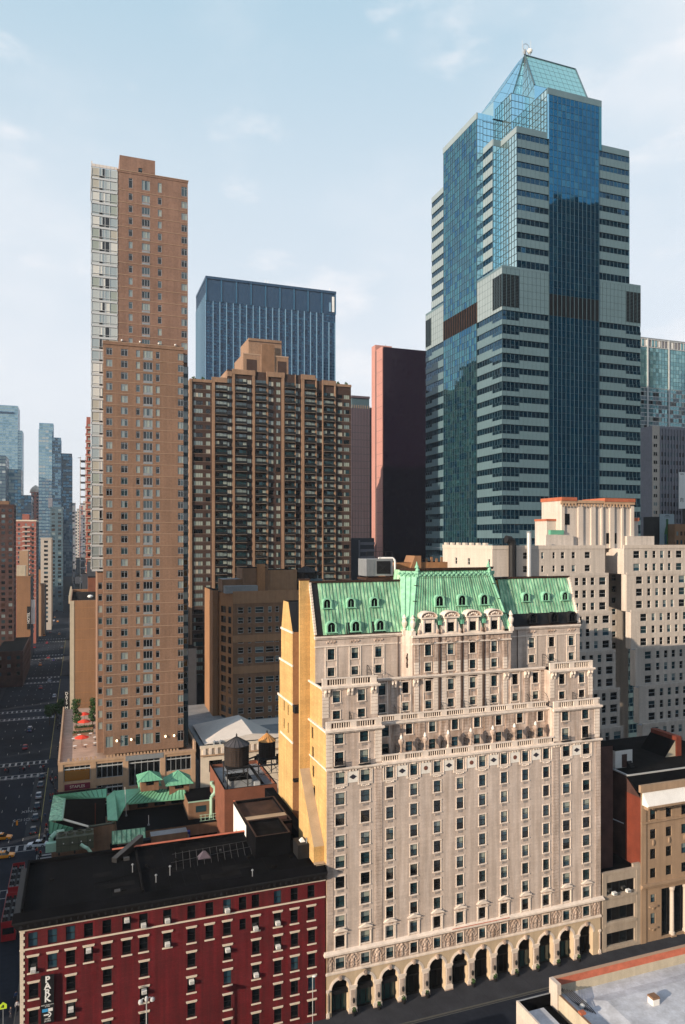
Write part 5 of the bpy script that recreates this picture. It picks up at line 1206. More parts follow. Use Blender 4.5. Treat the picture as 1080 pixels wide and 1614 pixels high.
    glaze([D, C, B, A], 'roof_glass', 10, 6, 'mullion_blue', .05)
    S0, S1 = (126.0,204.3,216.3), (126.0,213.6,216.3)
    glaze([S1, S0, (136.4,203.5,232.3), (136.4,206,232.3)] , 'curtain_pale', 4, 6, 'curtain_sky', .05)
    glaze([S0, (136.4,204.3,216.3), A], 'curtain_sky', 3, 5, 'mullion_blue', .05); glaze([(136.35,204.3,217), D, A], 'curtain_pale', 5, 5, 'mullion_dark', .08)
    glaze([C, (156.8,208,217), B], 'curtain_teal', 3, 4, 'mullion_blue')
    rf.poly([A, B, (156.8,212,217), (136.4,213.6,217)], 'curtain_teal'); rf.poly([(136.4,213.6,217), S1, (136.4,206,232.3)], 'curtain_teal')
    for a, b in ((A, B), (A, D), (B, C)): rf.tube(a, b, .28, 'mullion_blue', 6)
    rf.poly([(136.4,196.8,213),(156.8,196.8,213),C,D], 'curtain_sky'); rf.poly([(126,213.6,210.8),(126,204.3,210.8),S0,S1], 'curtain_pale'); rf.poly([(126,204.3,210.8),(136.4,204.3,210.8),(136.4,204.3,216.4),S0], 'curtain_sky'); rf.poly([(136.4,204.3,213),(136.4,196.8,213),D,(136.4,204.3,217)], 'curtain_pale')
    rf.poly([(156.8,196.8,213),(156.8,208,213),(156.8,208,217),C], 'curtain_teal')
    rf.build('roof', t)
    m = MB(); x, y, z = A                            # aerials and dishes at the tip
    for dx, h in ((-.9, 4.5), (.5, 3.2), (2.3, 5.2), (1.4, 2.6)): m.tube((x+dx,y,z-.3),(x+dx,y,z+h),.06,'light_metal',5)
    m.path([(x+.5+1.2*math.cos(k*.6),y,z+2.6+1.2*math.sin(k*.6)) for k in range(12)], .09, 'grey_metal', 5)
    m.lathe(x+1.7, y-.4, [(.1,z+.4),(.7,z+.9),(.9,z+1.6),(.6,z+2.0)], 'white_paint', 10); m.lathe(x-.2, y-.3, [(.3,z),(.5,z+.8),(.3,z+1.6)], 'grey_metal', 8); m.build('antenna_cluster', t)
build_glass()

# ------------------------------------------------------------------ towers behind
def build_far_mid():
    t = thing('office_tower', 'wide navy blue steel office tower with white vertical fins behind the balcony tower', 'tower', (115, 450, 0))
    x0, x1, y, y1, zt = 73.6, 157.9, 450.0, 489.0, 235.3
    b = MB(); b.box(x0+.3, x1-.3, y+.3, y1, 0, zt-.5, 'navy_metal', top='grey_roof'); b.build('core', t)
    g = MB(); curtain(g, 'S', y, x0, x1, 60, 221.5, 2.1, 1.95, ['navy_glass', ('navy_glass_b', 1), ('navy_glass', 2), 'navy_metal'], 'navy_metal', mw=.35, mh=.9, proud=.25); g.build('curtain_wall', t)
    g = MB(); curtain(g, 'W', x0, y, y1, 60, 235, 2.1, 1.95, ['navy_metal', 'navy_glass'], 'navy_metal', mw=.7, mh=.5, proud=.3); 
    for i in range(10): yy = y+39*i/9; g.box(x0-.6, x0-.2, yy-.5, yy+.5, 60, 226, 'navy_light')
    g.build('curtain_wall', t)
    f = MB(); n = 20
    for i in range(n): 
        x = x0+4.2+(x1-x0-4.4)*i/(n-1); f.box(x-.2, x+.2, y-.9, y-.2, 60, 221.5 if i < 18 else 216, 'navy_light')
    f.build('vertical_fins', t)
    p = MB(); p.box(x0, x1, y-.3, y+.29, 221.5, 235.0, 'navy_metal')
    for i in range(10): x = x0+(x1-x0)*i/9; p.box(x-.4, x+.4, y-.7, y-.3, 221.5, 235, 'navy_glass_b')
    p.box(x0-.5, x1+.5, y-.9, y1, 235.0, 236.6, 'navy_metal'); p.box(x1-2.2, x1-.8, y-.8, y-.3, 223, 233, 'sign_white'); p.box(x1-4.2, x1-3, y-.8, y-.3, 223, 229, 'navy_light'); p.build('parapet', t)
    a = MB(); 
    for x, h in ((112.2, 4), (114, 3.5), (156, 4)): a.tube((x,455,236.6),(x,455,236.6+h),.15,'grey_metal',4)
    a.build('aerial', t)
    # dark glass slab with the pink granite edge
    t = thing('dark_slab_tower', 'black glass slab tower with a sunlit pink granite left edge', 'tower', (158, 340, 0)); X = 145.1; Ya, Yb, Yc = onX(594.5, 600, 145.1)[1], onX(592.8, 600, 145.1)[1], onX(587, 600, 145.1)[1]
    b = MB(); b.box(X+.01, X+37, 340.3, Yc-.5, 0, 171.5, 'black_glass', top='tar'); b.build('core', t)
    g = MB(); curtain(g, 'S', 340, X+.3, X+34, 40, 170.6, 1.55, 1.95, ['black_glass', 'black_glass_b'], 'black_glass_b', mw=.10, mh=.10, tilt=.006); g.box(X+.3, X+34, 339.95, 340.25, 170.6, 172.2, 'black_glass'); g.build('curtain_wall', t)
    p = MB(); p.box(X-.4, X, 340, Ya, 0, 172.4, 'pink_granite'); p.box(X-.4, X, Yb, Yc, 0, 175.5, 'pink_granite'); p.box(X-.2, X, Ya, Yb, 0, 172, 'mullion_dark'); p.box(X, X+9, Yb, Yc, 171.5, 175.5, 'pink_granite')
    for z in range(40, 172, 6): p.box(X-.43, X-.401, 340, Ya, z, z+.12, 'grey_granite')
    p.tube((X+8,355,173),(X+8,355,178),.1,'grey_metal'); p.build('granite_flank', t)
    # slim grey tower left of it
    t = thing('grey_tower', 'slim plain grey purple tower between the balcony tower and the pink edged slab', 'tower', (150, 380, 0))
    b = MB(); x0, _, z0 = onY(555, 640, 380); x1 = onY(583, 640, 380)[0]; b.box(x0-.5, x1, 380, 400, 0, z0-1, 'grey_granite', top='tar'); b.box(x1, x1+6, 382, 400, 0, 149, 'grey_granite', top='tar')
    for z in range(30, 142, 4): b.box(x0-.5, x1, 379.95, 379.999, z, z+.25, 'far_dark')
    for i in range(7): xx = x0+(x1-x0)*i/6; b.box(xx-.08, xx+.08, 379.9, 379.95, 30, z0-1, 'far_dark')
    b.build('wall', t); b = MB(); b.box(x0+.2, x1-.1, 380.5, 399, z0-1, z0+5.5, 'far_blue'); b.box(x0-.3, x1, 379.9, 399, z0+4.8, z0+6.0, 'grey_granite')
    for i in range(9): xx = x0+(x1-x0)*i/8; b.box(xx-.12, xx+.12, 379.9, 380.1, z0-1, z0+.8, 'pale_course')
    b.build('crown', t)
    b = Bld('low_office_block', 'dark low office block with pale window bands below the pink edged slab', 'building', (135, 330, 0)); x0 = onY(553, 850, 330)[0]; x1 = onY(590, 850, 330)[0]; zt = onY(570, 848, 330)[2]
    b.mass(x0, x1, 330, 345, 20, zt, 'far_dark'); b.done(); q = MB()
    for k in range(7): q.box(x0+5, x1+.3, 329.9, 329.999, zt-3.4-3.4*k, zt-2.0-3.4*k, 'far_grey')
    q.box(x0+4, x0+4.8, 329.8, 329.999, 20, zt-1, 'far_grey'); build_split(q, 'window_band', b.t, .2)
    # right edge
    Y = 300.0; x0 = onY(1006, 600, Y)[0]; x1 = x0+75; zt = onY(1012, 531, Y)[2]
    t = thing('grid_glass_tower', 'pale green glass tower with a white grid top at the right edge of the view', 'tower', (x0+20, Y, 0))
    b = MB(); b.box(x0+.3, x1, Y+.4, Y+40, 0, zt-.5, 'far_dark'); b.build('core', t)
    g = MB(); curtain(g, 'S', Y, x0, x1, zt-26, zt-5, 1.9, 2.1, ['far_green_glass', 'far_green_glass', 'far_green_glass_b'], 'mullion_blue', mw=.12, mh=.12); 
    z = zt-26
    while z > 40: 
        z -= 4.3; curtain(g, 'S', Y, x0, x1, z, z+2.3, 1.9, 2.3, [('pane_dark',3),('far_green_glass',3),('pane_curtain',1),('far_green_glass_b',1),('pane_pale',1)], 'mullion_blue', mw=.2, mh=0); curtain(g, 'S', Y, x0, x1, z+2.3, z+4.3, 1.9, 2.0, [('far_green_glass',3),('far_blue',2)], 'light_metal', mw=.08, mh=.3)
    g.build('curtain_wall', t); g = MB(); z = zt-5
    for i in range(36): x = x0+(x1-x0)*i/35; g.box(x-.1, x+.1, Y-.2, Y+.1, z, zt-.5, 'light_metal'); 
    for i in range(36): g.box(x0+(x1-x0)*i/35+.3, x0+(x1-x0)*(i+.7)/35, Y-.05, Y-.02, z+.6, zt-1.2, random.choice(['white_paint','far_green_glass_b','white_paint','far_grey']))
    for h in (z, zt-1.0): g.box(x0, x1, Y-.25, Y+.1, h, h+.35, 'light_metal')
    g.box(x0-.2, x1, Y-.2, Y+40, zt-.5, zt, 'grey_metal')
    for i in range(5): x = x0+6+14*i; g.box(x-.35, x+.35, Y-.5, Y-.1, 40, zt-.5, 'light_metal')
    g.build('top_grid', t)
    Y = 262.0; x0 = onY(1029, 672, Y)[0]; x1 = x0+55; zt = onY(1031, 671, Y)[2]; xm = onY(1040, 672, Y)[0]
    t = thing('ribbed_stone_tower', 'grey tower with stone vertical ribs in front of the pale green glass tower', 'tower', (x0+20, Y, 0))
    b = MB(); b.box(x0, x1, Y+.3, Y+30, 0, zt, 'far_grey', top='tar'); b.box(x0, xm, Y-.1, Y+.299, 40, zt, 'far_pale'); b.build('core', t); g = MB()
    x = xm
    while x < x1: g.box(x, x+.7, Y-.35, Y+.1, 40, zt-1, 'far_grey'); x += 1.75
    z = 40; 
    while z < zt-4: 
        for i in range(22): 
            xx = xm+.75+1.75*i; g.box(xx, xx+.95, Y+.02, Y+.29, z+.2, z+2.0, random.choice(['pane_dark','pane_dark','pane_blue','far_blue','pane_pale','pane_brown']))
        g.box(xm, x1, Y, Y+.29, z+2.1, z+3.8, 'far_grey'); 
        for i in range(2): g.box(x0+.5+1.1*i, x0+1.3+1.1*i, Y-.15, Y-.11, z+.3, z+1.8, random.choice(['pane_dark','pane_pale']))
        z += 3.8
    g.build('ribbed_front', t)
    # billboards among the roofs at the right edge
    Y = 240.0; a = onY(1040, 810, Y); c = onY(1063, 852, Y); xl = onY(1031, 815, Y)[0]
    t = thing('bottle_billboard', 'grey billboard showing one big green bottle, among the rooftops on the right', 'billboard', (a[0], Y, 60))
    q = MB(); q.box(a[0], c[0], Y, Y+.4, c[2]-6, a[2], 'ad_grey'); q.box(xl, a[0]-.01, Y+.05, Y+6, c[2]-6, a[2]-1.2, 'black_metal'); q.build('panel', t)
    q = MB(); xm = (a[0]+c[0])/2+.1; zb = c[2]-3; h = a[2]-zb
    pr = [(1.35,0),(1.45,.1),(1.45,.42),(1.1,.55),(.5,.66),(.45,.78),(.52,.79),(.52,.84),(.4,.85)]
    for (r0, z0_), (r1, z1_) in zip(pr, pr[1:]):
        a0, a1 = zb+h*z0_, zb+h*z1_; q.hexa([(xm-r0,Y-.15,a0),(xm+r0,Y-.15,a0),(xm+r0,Y-.002,a0),(xm-r0,Y-.002,a0)], [(xm-r1,Y-.15,a1),(xm+r1,Y-.15,a1),(xm+r1,Y-.002,a1),(xm-r1,Y-.002,a1)], 'bottle_green')
    q.box(xm-1.3, xm-.5, Y-.2, Y-.151, zb+.3, zb+h*.4, 'bottle_blue'); q.build('bottle_picture', t)
    X, Yb, Z = a; q = MB(); q.box(xm-1.0, xm+1.0, Y-.03, Y-.001, a[2]-.75, a[2]-.55, 'black_metal'); q.box(xm-1.6, xm+1.6, Y-.03, Y-.001, a[2]-1.3, a[2]-1.15, 'black_metal'); q.build('caption_line', t)
    Y = 245.0; a = onY(1071.5, 744, Y); c = onY(1090, 802, Y); t = thing('white_billboard', 'white billboard with dark lettering cut by the right edge of the view', 'billboard', (a[0], Y, 60))
    q = MB(); q.box(a[0], c[0]+8, Y, Y+.5, c[2], a[2], 'sign_white'); q.box(a[0]+3, a[0]+4, Y+.5, Y+1.5, c[2]-14, c[2]+3, 'steel_dark'); q.build('panel', t)
    lettering('FI', 2.6, 'sign_black', t, (a[0]+.3, Y-.03, c[2]+3.6), (R(90),0,0), align='LEFT', depth=.02); lettering('CITY', .9, 'sign_black', t, (a[0]+.4, Y-.03, a[2]-.9), (R(90),0,0), align='LEFT', depth=.02)
    # rooftops with plant behind the white hotel, right edge
    b = Bld('orange_brick_block', 'small orange brick building with dark windows beside the bottle billboard', 'building', (200, 236, 0)); a = onY(1064, 828, 236); x1 = a[0]+22
    b.mass(a[0], x1, 236, 250, 40, onY(1064, 826, 236)[2], 'orange_brick', S=[(a[0]+1.4+2.1*i, z, 1.1, 1.7, 'far') for i in range(8) for z in (a[2]-3.4, a[2]-7)]); b.done()
build_far_mid()

# ------------------------------------------------------------------ white brick hotel with stepped wings
def build_white():
    b = Bld('white_brick_hotel', 'big cream white brick hotel of stepped wings with a tall blind rooftop block', 'hotel', (115, 140, 0), vis=lambda x, y, f: (y < 1170 and x > 918) or y < 905, rev=.18); t = b.t
    YT = 150.0; YB = 182
    def winrow(xs, z, y): return [(x, z, w, 1.55, 'white_sash') for x, w in xs]
    tiers = [(906, 864), (966, 906), (1027, 966), (1088, 1027), (1149, 1088), (1210, 1149)]
    # left wing: right edge pixels per tier; right wing: left edge pixels per tier
    le = [954, 959.6, 965, 970.6, 977.4, 983]; re = [983.7, 988, 994.8, 1002, 1007.8, 1013]
    ztop = onY(930, 865, YT)[2]; step_z = 10.3
    zs = [ztop-step_z*0.66]+[ztop-step_z*.66-9.3*k for k in range(1, 8)]
    prev = ztop
    for k in range(6):
        y = YT-1.9*k; z0 = onY(935, tiers[k][0], y)[2] if k < 5 else 0; z1 = prev if k else ztop
        xl1 = onY(le[k], 1000, y)[0]; xr0 = onY(re[k], 1000, y)[0]
        yb = YT-1.9*k+1.9 if k else YB
        n = 2 if k == 0 else 3
        S1, S2 = [], []
        hs = (z1-z0)/n if k < 5 else 3.1
        rows = [z0+hs*(i+.52) for i in range(n)] if k < 5 else [z1-3.1*(i+.5) for i in range(9)]
        rows = [z for z in rows if z > 3]
        for z in rows:
            if k == 0: S1 += [(x, z, w, 1.6, 'white_sash') for x, w in ((101.5,1.6),(106.3,.8),(109.6,.8),(112.2,1.1),(115.4,1.1),(119.6,1.7))]
            else:
                for dp, w in ((-9.5,1.7),(-25,1.0),(-38,1.0),(-50,1.0)): S1.append((onY(le[k]+dp,1000,y)[0], z, w*1.22, 1.9, 'white_sash'))
            for dp, w in ((20,1.7),(35.5,.95),(48,.95),(60,1.0),(72,.9),(87,1.7),(104,1.6),(120,1.0)): S2.append((onY(re[k]+dp,1000,y)[0], z, w*1.22, 1.9, 'white_sash'))
        b.face('S', y, 92.2 if k == 0 else xl1-18, xl1, z0, z1, 'white_brick', S1); b.face('E', xl1, y, yb if k else 162, z0, z1, 'white_brick', [(yb+.9 if False else y+1, z, .8, 1.5, 'far') for z in rows] if k else [])
        b.face('S', y, xr0, xr0+42, z0, z1, 'white_brick', S2); b.face('W', xr0, y, yb if k else 162, z0, z1, 'white_brick')
        if k == 0: b.face('W', 92.2, YT, 175, z0, z1, 'white_brick_bright', [(onX(px, 878, 92.2)[1], z1-3.2, w, 1.7, 'white_sash') for px, w in ((719,1.2),(739,1.2),(771,.9))]); 
        if k:                                        # terrace edge
            for xa, xb in ((xl1-18, xl1), (xr0, xr0+42)): b.mb.poly([(xa,y,z1),(xb,y,z1),(xb,yb,z1),(xa,yb,z1)], 'grey_roof'); b.mb.box(xa, xb, y-.05, y+.2, z1-.15, z1+.55, 'white_brick')
        prev = z0
        # court between the wings
        if k == 0: cx0, cx1 = xl1, xr0
    for z in range(3, 70, 3): pass
    rows = [ztop-2-3.1*i for i in range(22) if ztop-2-3.1*i > 3]
    b.face('S', 162, cx0-6, cx1+12, 0, ztop, 'white_brick', [(onY(968, 900, 162)[0]+0*i, z, 1.5, 1.6, 'white_sash') for z in rows for i in (0,)])
    b.mb.poly([(92.2,YT,ztop),(cx0,YT,ztop),(cx0,162,ztop),(92.2,162,ztop)], 'white_roof'); b.mb.poly([(92.2,162,ztop),(170,162,ztop),(170,YB,ztop),(92.2,YB,ztop)], 'white_roof'); b.mb.poly([(cx1,YT,ztop),(cx1+42,YT,ztop),(cx1+42,162,ztop),(cx1,162,ztop)], 'white_roof')
    for x0, x1, y0, y1 in ((92.2, cx0, YT-.1, YT+.3), (cx1, cx1+42, YT-.1, YT+.3), (92.1, 92.5, YT+.3, 175)): b.mb.box(x0, x1, y0, y1, ztop, ztop+.9, 'white_brick_bright')
    for i in range(7): y = 153+3.3*i; b.mb.box(92.1, 92.9, y, y+1.3, ztop+.9, ztop+1.5, 'white_brick_bright')
    b.done()
    p = MB(); Y = 155.0; x0, x1 = onY(884,785,155)[0], 138.2; z1 = 84.6; yb = onX(854,785,x0)[1]; xs = onY(862,815,157)[0]
    p.box(x0, x1, Y, yb, ztop, z1, 'white_brick', top='grey_roof'); p.box(xs, x0-.01, Y+2, yb-1, ztop, 79.4, 'white_brick', top='grey_roof'); p.box(xs-2.5, x0+3, Y-1.2, Y-.01, ztop, 75.8, 'white_brick', top='white_roof'); p.box(x1+.01, x1+2.2, Y+.5, 172, ztop, 79.5, 'white_brick'); p.box(x1-3, x1+6, Y-1.2, Y-.02, ztop, 75.5, 'white_brick', top='white_roof')
    for x, w in ((x0,.9),(120.4,1.5),(124.4,1.4),(127.6,.6),(130.4,1.4),(134.2,.6),(137.2,1.0)): p.box(x, x+w, Y-.45, Y-.001, ztop, z1-1.2, 'white_brick_bright')
    p.build('rooftop_block', t); c = MB()
    for a, d in ((x0-.2, 119.8), (128.5, x1+.2)): c.box(a, d, Y-.7, yb+.2, z1-.1, z1+.8, 'terracotta'); c.box(a, d, Y-.55, Y-.002, z1-.8, z1-.1, 'tan_stone')
    c.box(119.8, 128.5, Y-.5, Y+.4, z1-.6, z1+.1, 'tan_stone'); 
    for x in [x0+1.0*i for i in range(int(x1-x0))]: c.box(x, x+.4, Y-.6, Y-.46, z1-1.5, z1-.8, 'tan_stone')
    c.box(xs-.2, x0-.02, Y+1.8, yb-1, 79.4, 79.9, 'terracotta'); c.box(x1, x1+2.4, Y+.3, 172, 79.5, 80.4, 'terracotta'); c.box(xs-1, xs+3, Y-1.0, Y-.05, 75.85, 77.0, 'copper_seam'); c.build('terracotta_coping', t)
    w = MB()
    for x, z in ((x0+1.9, 79.8), (130.2, 74.9), (132, 74.9)): w.box(x-.75, x+.75, Y-.08, Y-.001, z-1.4, z+1.4, 'pane_dark')
    build_split(w, 'louvre', t, .2)
    X, Y2, Z = onY(808, 905, 149.2)
    d = MB(); d.path([(X,149.2,55),(X,149.2,ztop+1.2),(X-.5,149.2,ztop+2.2),(X-1.8,149.2,ztop+2.4)], .95, 'black_metal', 10); solo(d, 'exhaust_duct', 'fat black exhaust duct bent at its top, rising against the white brick hotel', 'duct', (X,149.2,55))
    X = onY(835, 905, 149)[0]; d = MB(); d.tube((X,149.2,55),(X,149.2,ztop+4.2),.55,'light_metal',10); d.lathe(X,149.2,[(.62,ztop+3.9),(.62,ztop+4.3)],'grey_metal',10); solo(d, 'steel_flue', 'shiny steel flue pipe standing beside the fat black duct on the white hotel', 'flue', (X,149.2,55))
build_white()

# ------------------------------------------------------------------ right of the hotel: low modern front and the bank-like building
def build_right():
    b = Bld('low_beige_building', 'low beige building with three wide dark openings, squeezed beside the limestone hotel', 'building', (92.7, 107.2, 0), rev=.5); t = b.t
    X0, X1 = 88.75, 97.3
    b.mass(X0, X1, 107.25, 128, 0, 14.0, 'beige_stone', S=[(92.85, z, 6.5, h, 'void') for z, h in ((11.4,2.3),(6.6,2.6),(2.15,2.4))], roof='tar'); b.done()
    c = MB(); c.box(X0, X1, 107.15, 107.6, 14.0, 14.5, 'beige_stone'); c.box(X0, X0+.9, 107.18, 107.249, 0, 14.0, 'beige_stone'); c.box(X1-.9, X1, 107.18, 107.249, 0, 14.9, 'beige_stone'); c.box(X1-1.6, X1-.01, 107.2, 107.7, 14.5, 15.1, 'beige_stone')
    for z in (9.6, 4.8, .4): c.box(89.3, 96.4, 107.1, 107.248, z-.12 if z > 1 else .3, z+.35, 'beige_stone')
    build_split(c, 'trim', t, .2)
    for i, (x, w) in enumerate(((91.3,'left'),(94.4,'right'))): q = MB(); q.box(x-.4,x+.4,106.8,107.4,10.25,10.75,'white_paint'); q.box(x-.3,x+.3,106.77,106.799,10.32,10.68,'grey_metal'); solo(q, 'air_conditioner', f'white air conditioner at the {w} in the top opening of the low beige building', 'air conditioner', (x,107.2,10.2), 'air conditioners of the beige building')
    q = MB(); q.box(89.2, 95, 114, 121, 14.0, 17.2, 'dim_brick', top='tar'); q.tube((89.0,121,24),(96.8,111,21),.1,'grey_metal'); q.box(90,91.5,113.9,113.99,14.3,16.2,'black_metal'); solo(q, 'roof_shed', 'dark shed on the roof of the low beige building', 'shed', (92,117,14))
    # bank-like building
    b = Bld('bank_building', 'tan stone classical building with a tall portico and white metal cornice', 'building', (107, 107.2, 0), rev=.4); t = b.t; X0, X1 = 97.35, 122.0
    cols = [100.2+3.72*i for i in range(6)]
    S = [(x, z, 1.35, h, 'dark_sash') for x in cols for z, h in ((23.6,1.8),(20.0,1.8),(16.3,1.9),(12.75,1.8))]
    S += [(100.2, 8.05, 1.1, 1.5, 'dark_sash'), (100.2, 4.3, 1.1, 2.0, 'dark_sash'), (109.6, 5.0, 14.8, 9.0, 'void')]
    b.face('S', 107.2, X0, X1, 0, 28.6, 'bank_stone', S); b.face('W', X0, 107.2, 111.2, 0, 27.0, 'side_brick'); b.face('W', X0, 111.2, 132, 0, 30.0, 'dim_brick'); b.face('E', X1, 107.2, 132, 0, 28, 'side_brick')
    b.mb.poly([(X0,107.2,27),(X0,111.2,27.0),(X0,111.2,30)], 'dim_brick'); b.mb.poly([(X0,107.6,27.6),(X1,107.6,27.6),(X1,110.6,30),(X0,110.6,30)], 'tar'); b.mb.poly([(X0,110.6,30),(X1,110.6,30),(X1,132,30),(X0,132,30)], 'tar_patch')
    b.mb.box(X0-.1, X0+.25, 110.6, 128, 30, 30.25, 'light_metal'); b.mb.box(X0+.25, X1-6, 110.5, 110.75, 30, 30.25, 'light_metal')
    b.done()
    c = MB(); c.hexa([(X0+.3,105.5,25.7),(X1+1,105.5,25.7),(X1+1,107.19,25.7),(X0+.3,107.19,25.7)], [(X0+.4,105.7,26.0),(X1+1,105.7,26.0),(X1+1,107.19,28.0),(X0+.4,107.19,28.0)], 'white_paint')
    c.box(X0+.1, X1+1, 105.3, 105.499, 25.6, 25.95, 'bank_stone'); c.box(X0-.1, X1, 107.0, 107.6, 28.0, 29.3, 'bank_stone')
    x = X0+.6
    while x < X1: c.box(x, x+.35, 106.0, 107.19, 25.0, 25.69, 'bank_stone'); x += 1.24
    c.box(X0-.05, X1, 106.9, 107.19, 22.2, 22.5, 'bank_stone'); c.box(X0-.05, X1, 106.6, 107.19, 10.6, 11.0, 'bank_stone'); c.box(X0-.05, X1, 106.85, 107.19, 10.2, 10.6, 'bank_stone'); c.box(X0, X0+1.2, 107.05, 107.19, 0, 25.5, 'bank_stone')
    for x in cols: c.box(x-.9, x+.9, 107.1, 107.19, 22.5, 22.7, 'bank_stone'); c.blob((x,107.1,18.4), .3, .15, .6, 'bank_stone', 6, 5)
    for z in (6.6, 2.6): c.box(99.3, 101.1, 106.9, 107.19, z-.1, z+.15, 'bank_stone'); c.blob((100.2,107.1,z-.3), .35, .15, .3, 'bank_stone', 6, 4)
    c.build('cornice', t)
    for i in range(5):
        x = 104.95+3.2*i; q = MB(); q.lathe(x, 107.5, [(.55,.4),(.55,.9),(.42,1.0),(.38,8.6),(.5,8.9),(.58,9.45)], 'white_brick_bright', 14); q.box(x-.6,x+.6,106.9,108.1,.1,.4,'bank_stone'); q.build('column', t)
    # roofs behind, towards the white hotel
    q = MB(); x, y, _ = onZ(970,1210,30.2); x1 = onY(997, 1205, y)[0]; q.box(x, x1, y, y+3.2, 30.0, 33.4, 'white_paint', top='tar'); q.box(x+(x1-x)*.38, x+(x1-x)*.68, y-.03, y-.001, 30.05, 32.6, 'dim_brick')
    for k in range(4): q.box(x1-1.4, x1-.4, y-.3-.3*k, y-.02-.3*k, 30.02, 31.2-.3*k, 'steel_dark')
    solo(q, 'roof_hut', 'small white stair hut with a dark red door on the black roofs', 'roof hut', (x,y,30))
    q = MB(); x, y, _ = onZ(950,1205,34); q.box(88.9, x+4, y+2, y+16, 0, 36.5, 'dim_brick', top='tar'); solo(q, 'dark_brick_block', 'dark brick block in the shade between the limestone hotel and the white stair hut', 'building', (93,y+2,0))
    q = MB(); p = [onZ(px,py,26) for px, py in ((1003,1211),(1082,1196),(1095,1222),(1052,1225))]; q.prism([(a[0],a[1]) for a in p][::-1], 0, 26, 'grey_granite', top='grey_roof'); solo(q, 'flat_grey_roof', 'flat grey roof at the right edge, behind the tan bank-like building', 'building', p[0])
    q = MB(); a = onZ(1032,1196,30); x, y = a[0], a[1]; q.hexa([(x,y,26),(x+5.5,y,26),(x+5.5,y+7,26),(x,y+7,26)], [(x,y,26.6),(x+5.4,y,33.2),(x+5.4,y+7,33.2),(x,y+7,26.6)], 'parapet_tan', top='tar'); q.box(x+5.5, x+6.8, y-.2, y+7, 26, 34, 'side_brick'); solo(q, 'gabled_shed', 'pale gabled wall with a steep black roof among the dark roofs on the right', 'shed', (x,y,26))
    for i, (pp, lab) in enumerate(((((998,1190),(1016,1198),(1012,1205),(997,1203)), 'blue tarpaulin lying on the roof behind the white stair hut'), (((1068,1220),(1082,1214),(1082,1238),(1072,1240)), 'blue tarpaulin at the right edge behind the bank-like building'))):
        q = MB(); z = 27.2 if i == 0 else 27.0; p = [onZ(px,py,z) for px, py in pp]; q.prism([(a[0],a[1]) for a in p][::-1], z-.08, z, 'blue_tarp'); 
        solo(q, 'tarpaulin', lab, 'tarpaulin', p[0], 'blue tarpaulins on the roofs')
    q = MB(); q.box(98, 135, 128.2, 140, 0, 26.9, 'dim_brick', top='tar'); solo(q, 'back_lot_building', 'dark low building filling the lot behind the bank-like building', 'building', (115,128.2,0))
    # near building, bottom right corner
    t = thing('near_building', 'nearest building with a white membrane roof and red topped parapet, bottom right', 'building', (78, 80, 0)); X0 = 64.5; Y1 = 89.0; zr = 8.5
    q = MB(); q.box(X0, 125, 30, Y1, 0, zr, 'parapet_tan', top='white_roof'); q.build('wall', t)
    q = MB(); q.box(X0, 125, Y1-.4, Y1, zr, 11.0, 'parapet_tan'); q.hexa([(X0,Y1-.4,9.9),(125,Y1-.4,9.9),(125,Y1-.4+.01,9.9),(X0,Y1-.4+.01,9.9)], [(X0,Y1-.42,10.98),(125,Y1-.42,10.98),(125,Y1-.41,10.98),(X0,Y1-.41,10.98)], 'coping_red'); q.box(X0-.05, 125, Y1-.45, Y1+.05, 11.0, 11.12, 'pale_course')
    q.box(X0-.01, X0+.35, 60, Y1-.41, zr, 9.6, 'parapet_tan', top='tan_wall'); q.box(X0-.3, X0+.36, Y1-1.9, Y1, zr-2, 11.13, 'white_brick_bright'); q.build('parapet', t)
    q = MB(); q.hexa([(X0+2.4,80,zr+.01),(X0+3.4,86.5,zr+.01),(80.5,86.5,zr+.01),(80.5,62,zr+.01),(X0+2.4,62,zr+.01)], [(X0+4.3,80,zr+.32),(X0+5.0,85.5,zr+.32),(80.5,85.5,zr+.32),(80.5,62,zr+.32),(X0+4.3,62,zr+.32)], 'white_roof'); q.build('raised_roof', t) if False else None
    q = MB(); q.hexa([(X0+3.0,60,zr+.005),(125,60,zr+.005),(125,86.4,zr+.005),(X0+4.2,86.4,zr+.005)], [(X0+5.4,60,zr+.45),(125,60,zr+.45),(125,84.6,zr+.45),(X0+6.3,84.6,zr+.45)], 'white_roof'); q.build('insulated_roof', t)
    q = MB(); p0 = onZ(1035,1585,zr+.5); x, y = p0[0], p0[1]; q.box(x-.55, x+.55, y, y+1.1, zr+.45, zr+1.35, 'white_paint'); q.hexa([(x-.62,y-.06,zr+1.35),(x+.62,y-.06,zr+1.35),(x+.62,y+1.16,zr+1.35),(x-.62,y+1.16,zr+1.35)], [(x-.58,y,zr+1.6),(x+.58,y,zr+1.6),(x+.58,y+1.1,zr+1.6),(x-.58,y+1.1,zr+1.6)], 'tan_wall'); solo(q, 'roof_vent_box', 'small white vent box with a brown lid on the near white roof', 'roof vent', (x,y,zr+.45))
    q = MB()
    for k in range(6): q.path([(X0+.6+.25*k, 87.8-.2*k, zr+1.6), (X0+1.6+.3*k, 86.0-.3*k, zr+.5), (X0+2.3+.2*k, 84.8-.3*k, zr+.1)], .07, 'steel_dark', 5)
    for k in range(3): q.blob((X0+2.4+.4*k, 85+.3*k, zr+.3), .45, .4, .35, 'light_metal', 7, 5)
    solo(q, 'cable_bundle', 'bundle of dark hoses running down inside the parapet corner of the near white roof', 'cables', (X0+1,87,zr))
    q = MB(); q.box(X0+.1, X0+.9, 82.3, 83.0, 9.61, 9.9, 'terracotta'); solo(q, 'orange_bucket', 'small orange object lying on the low parapet of the near white roof', 'bucket', (X0+.5,82.6,9.6))
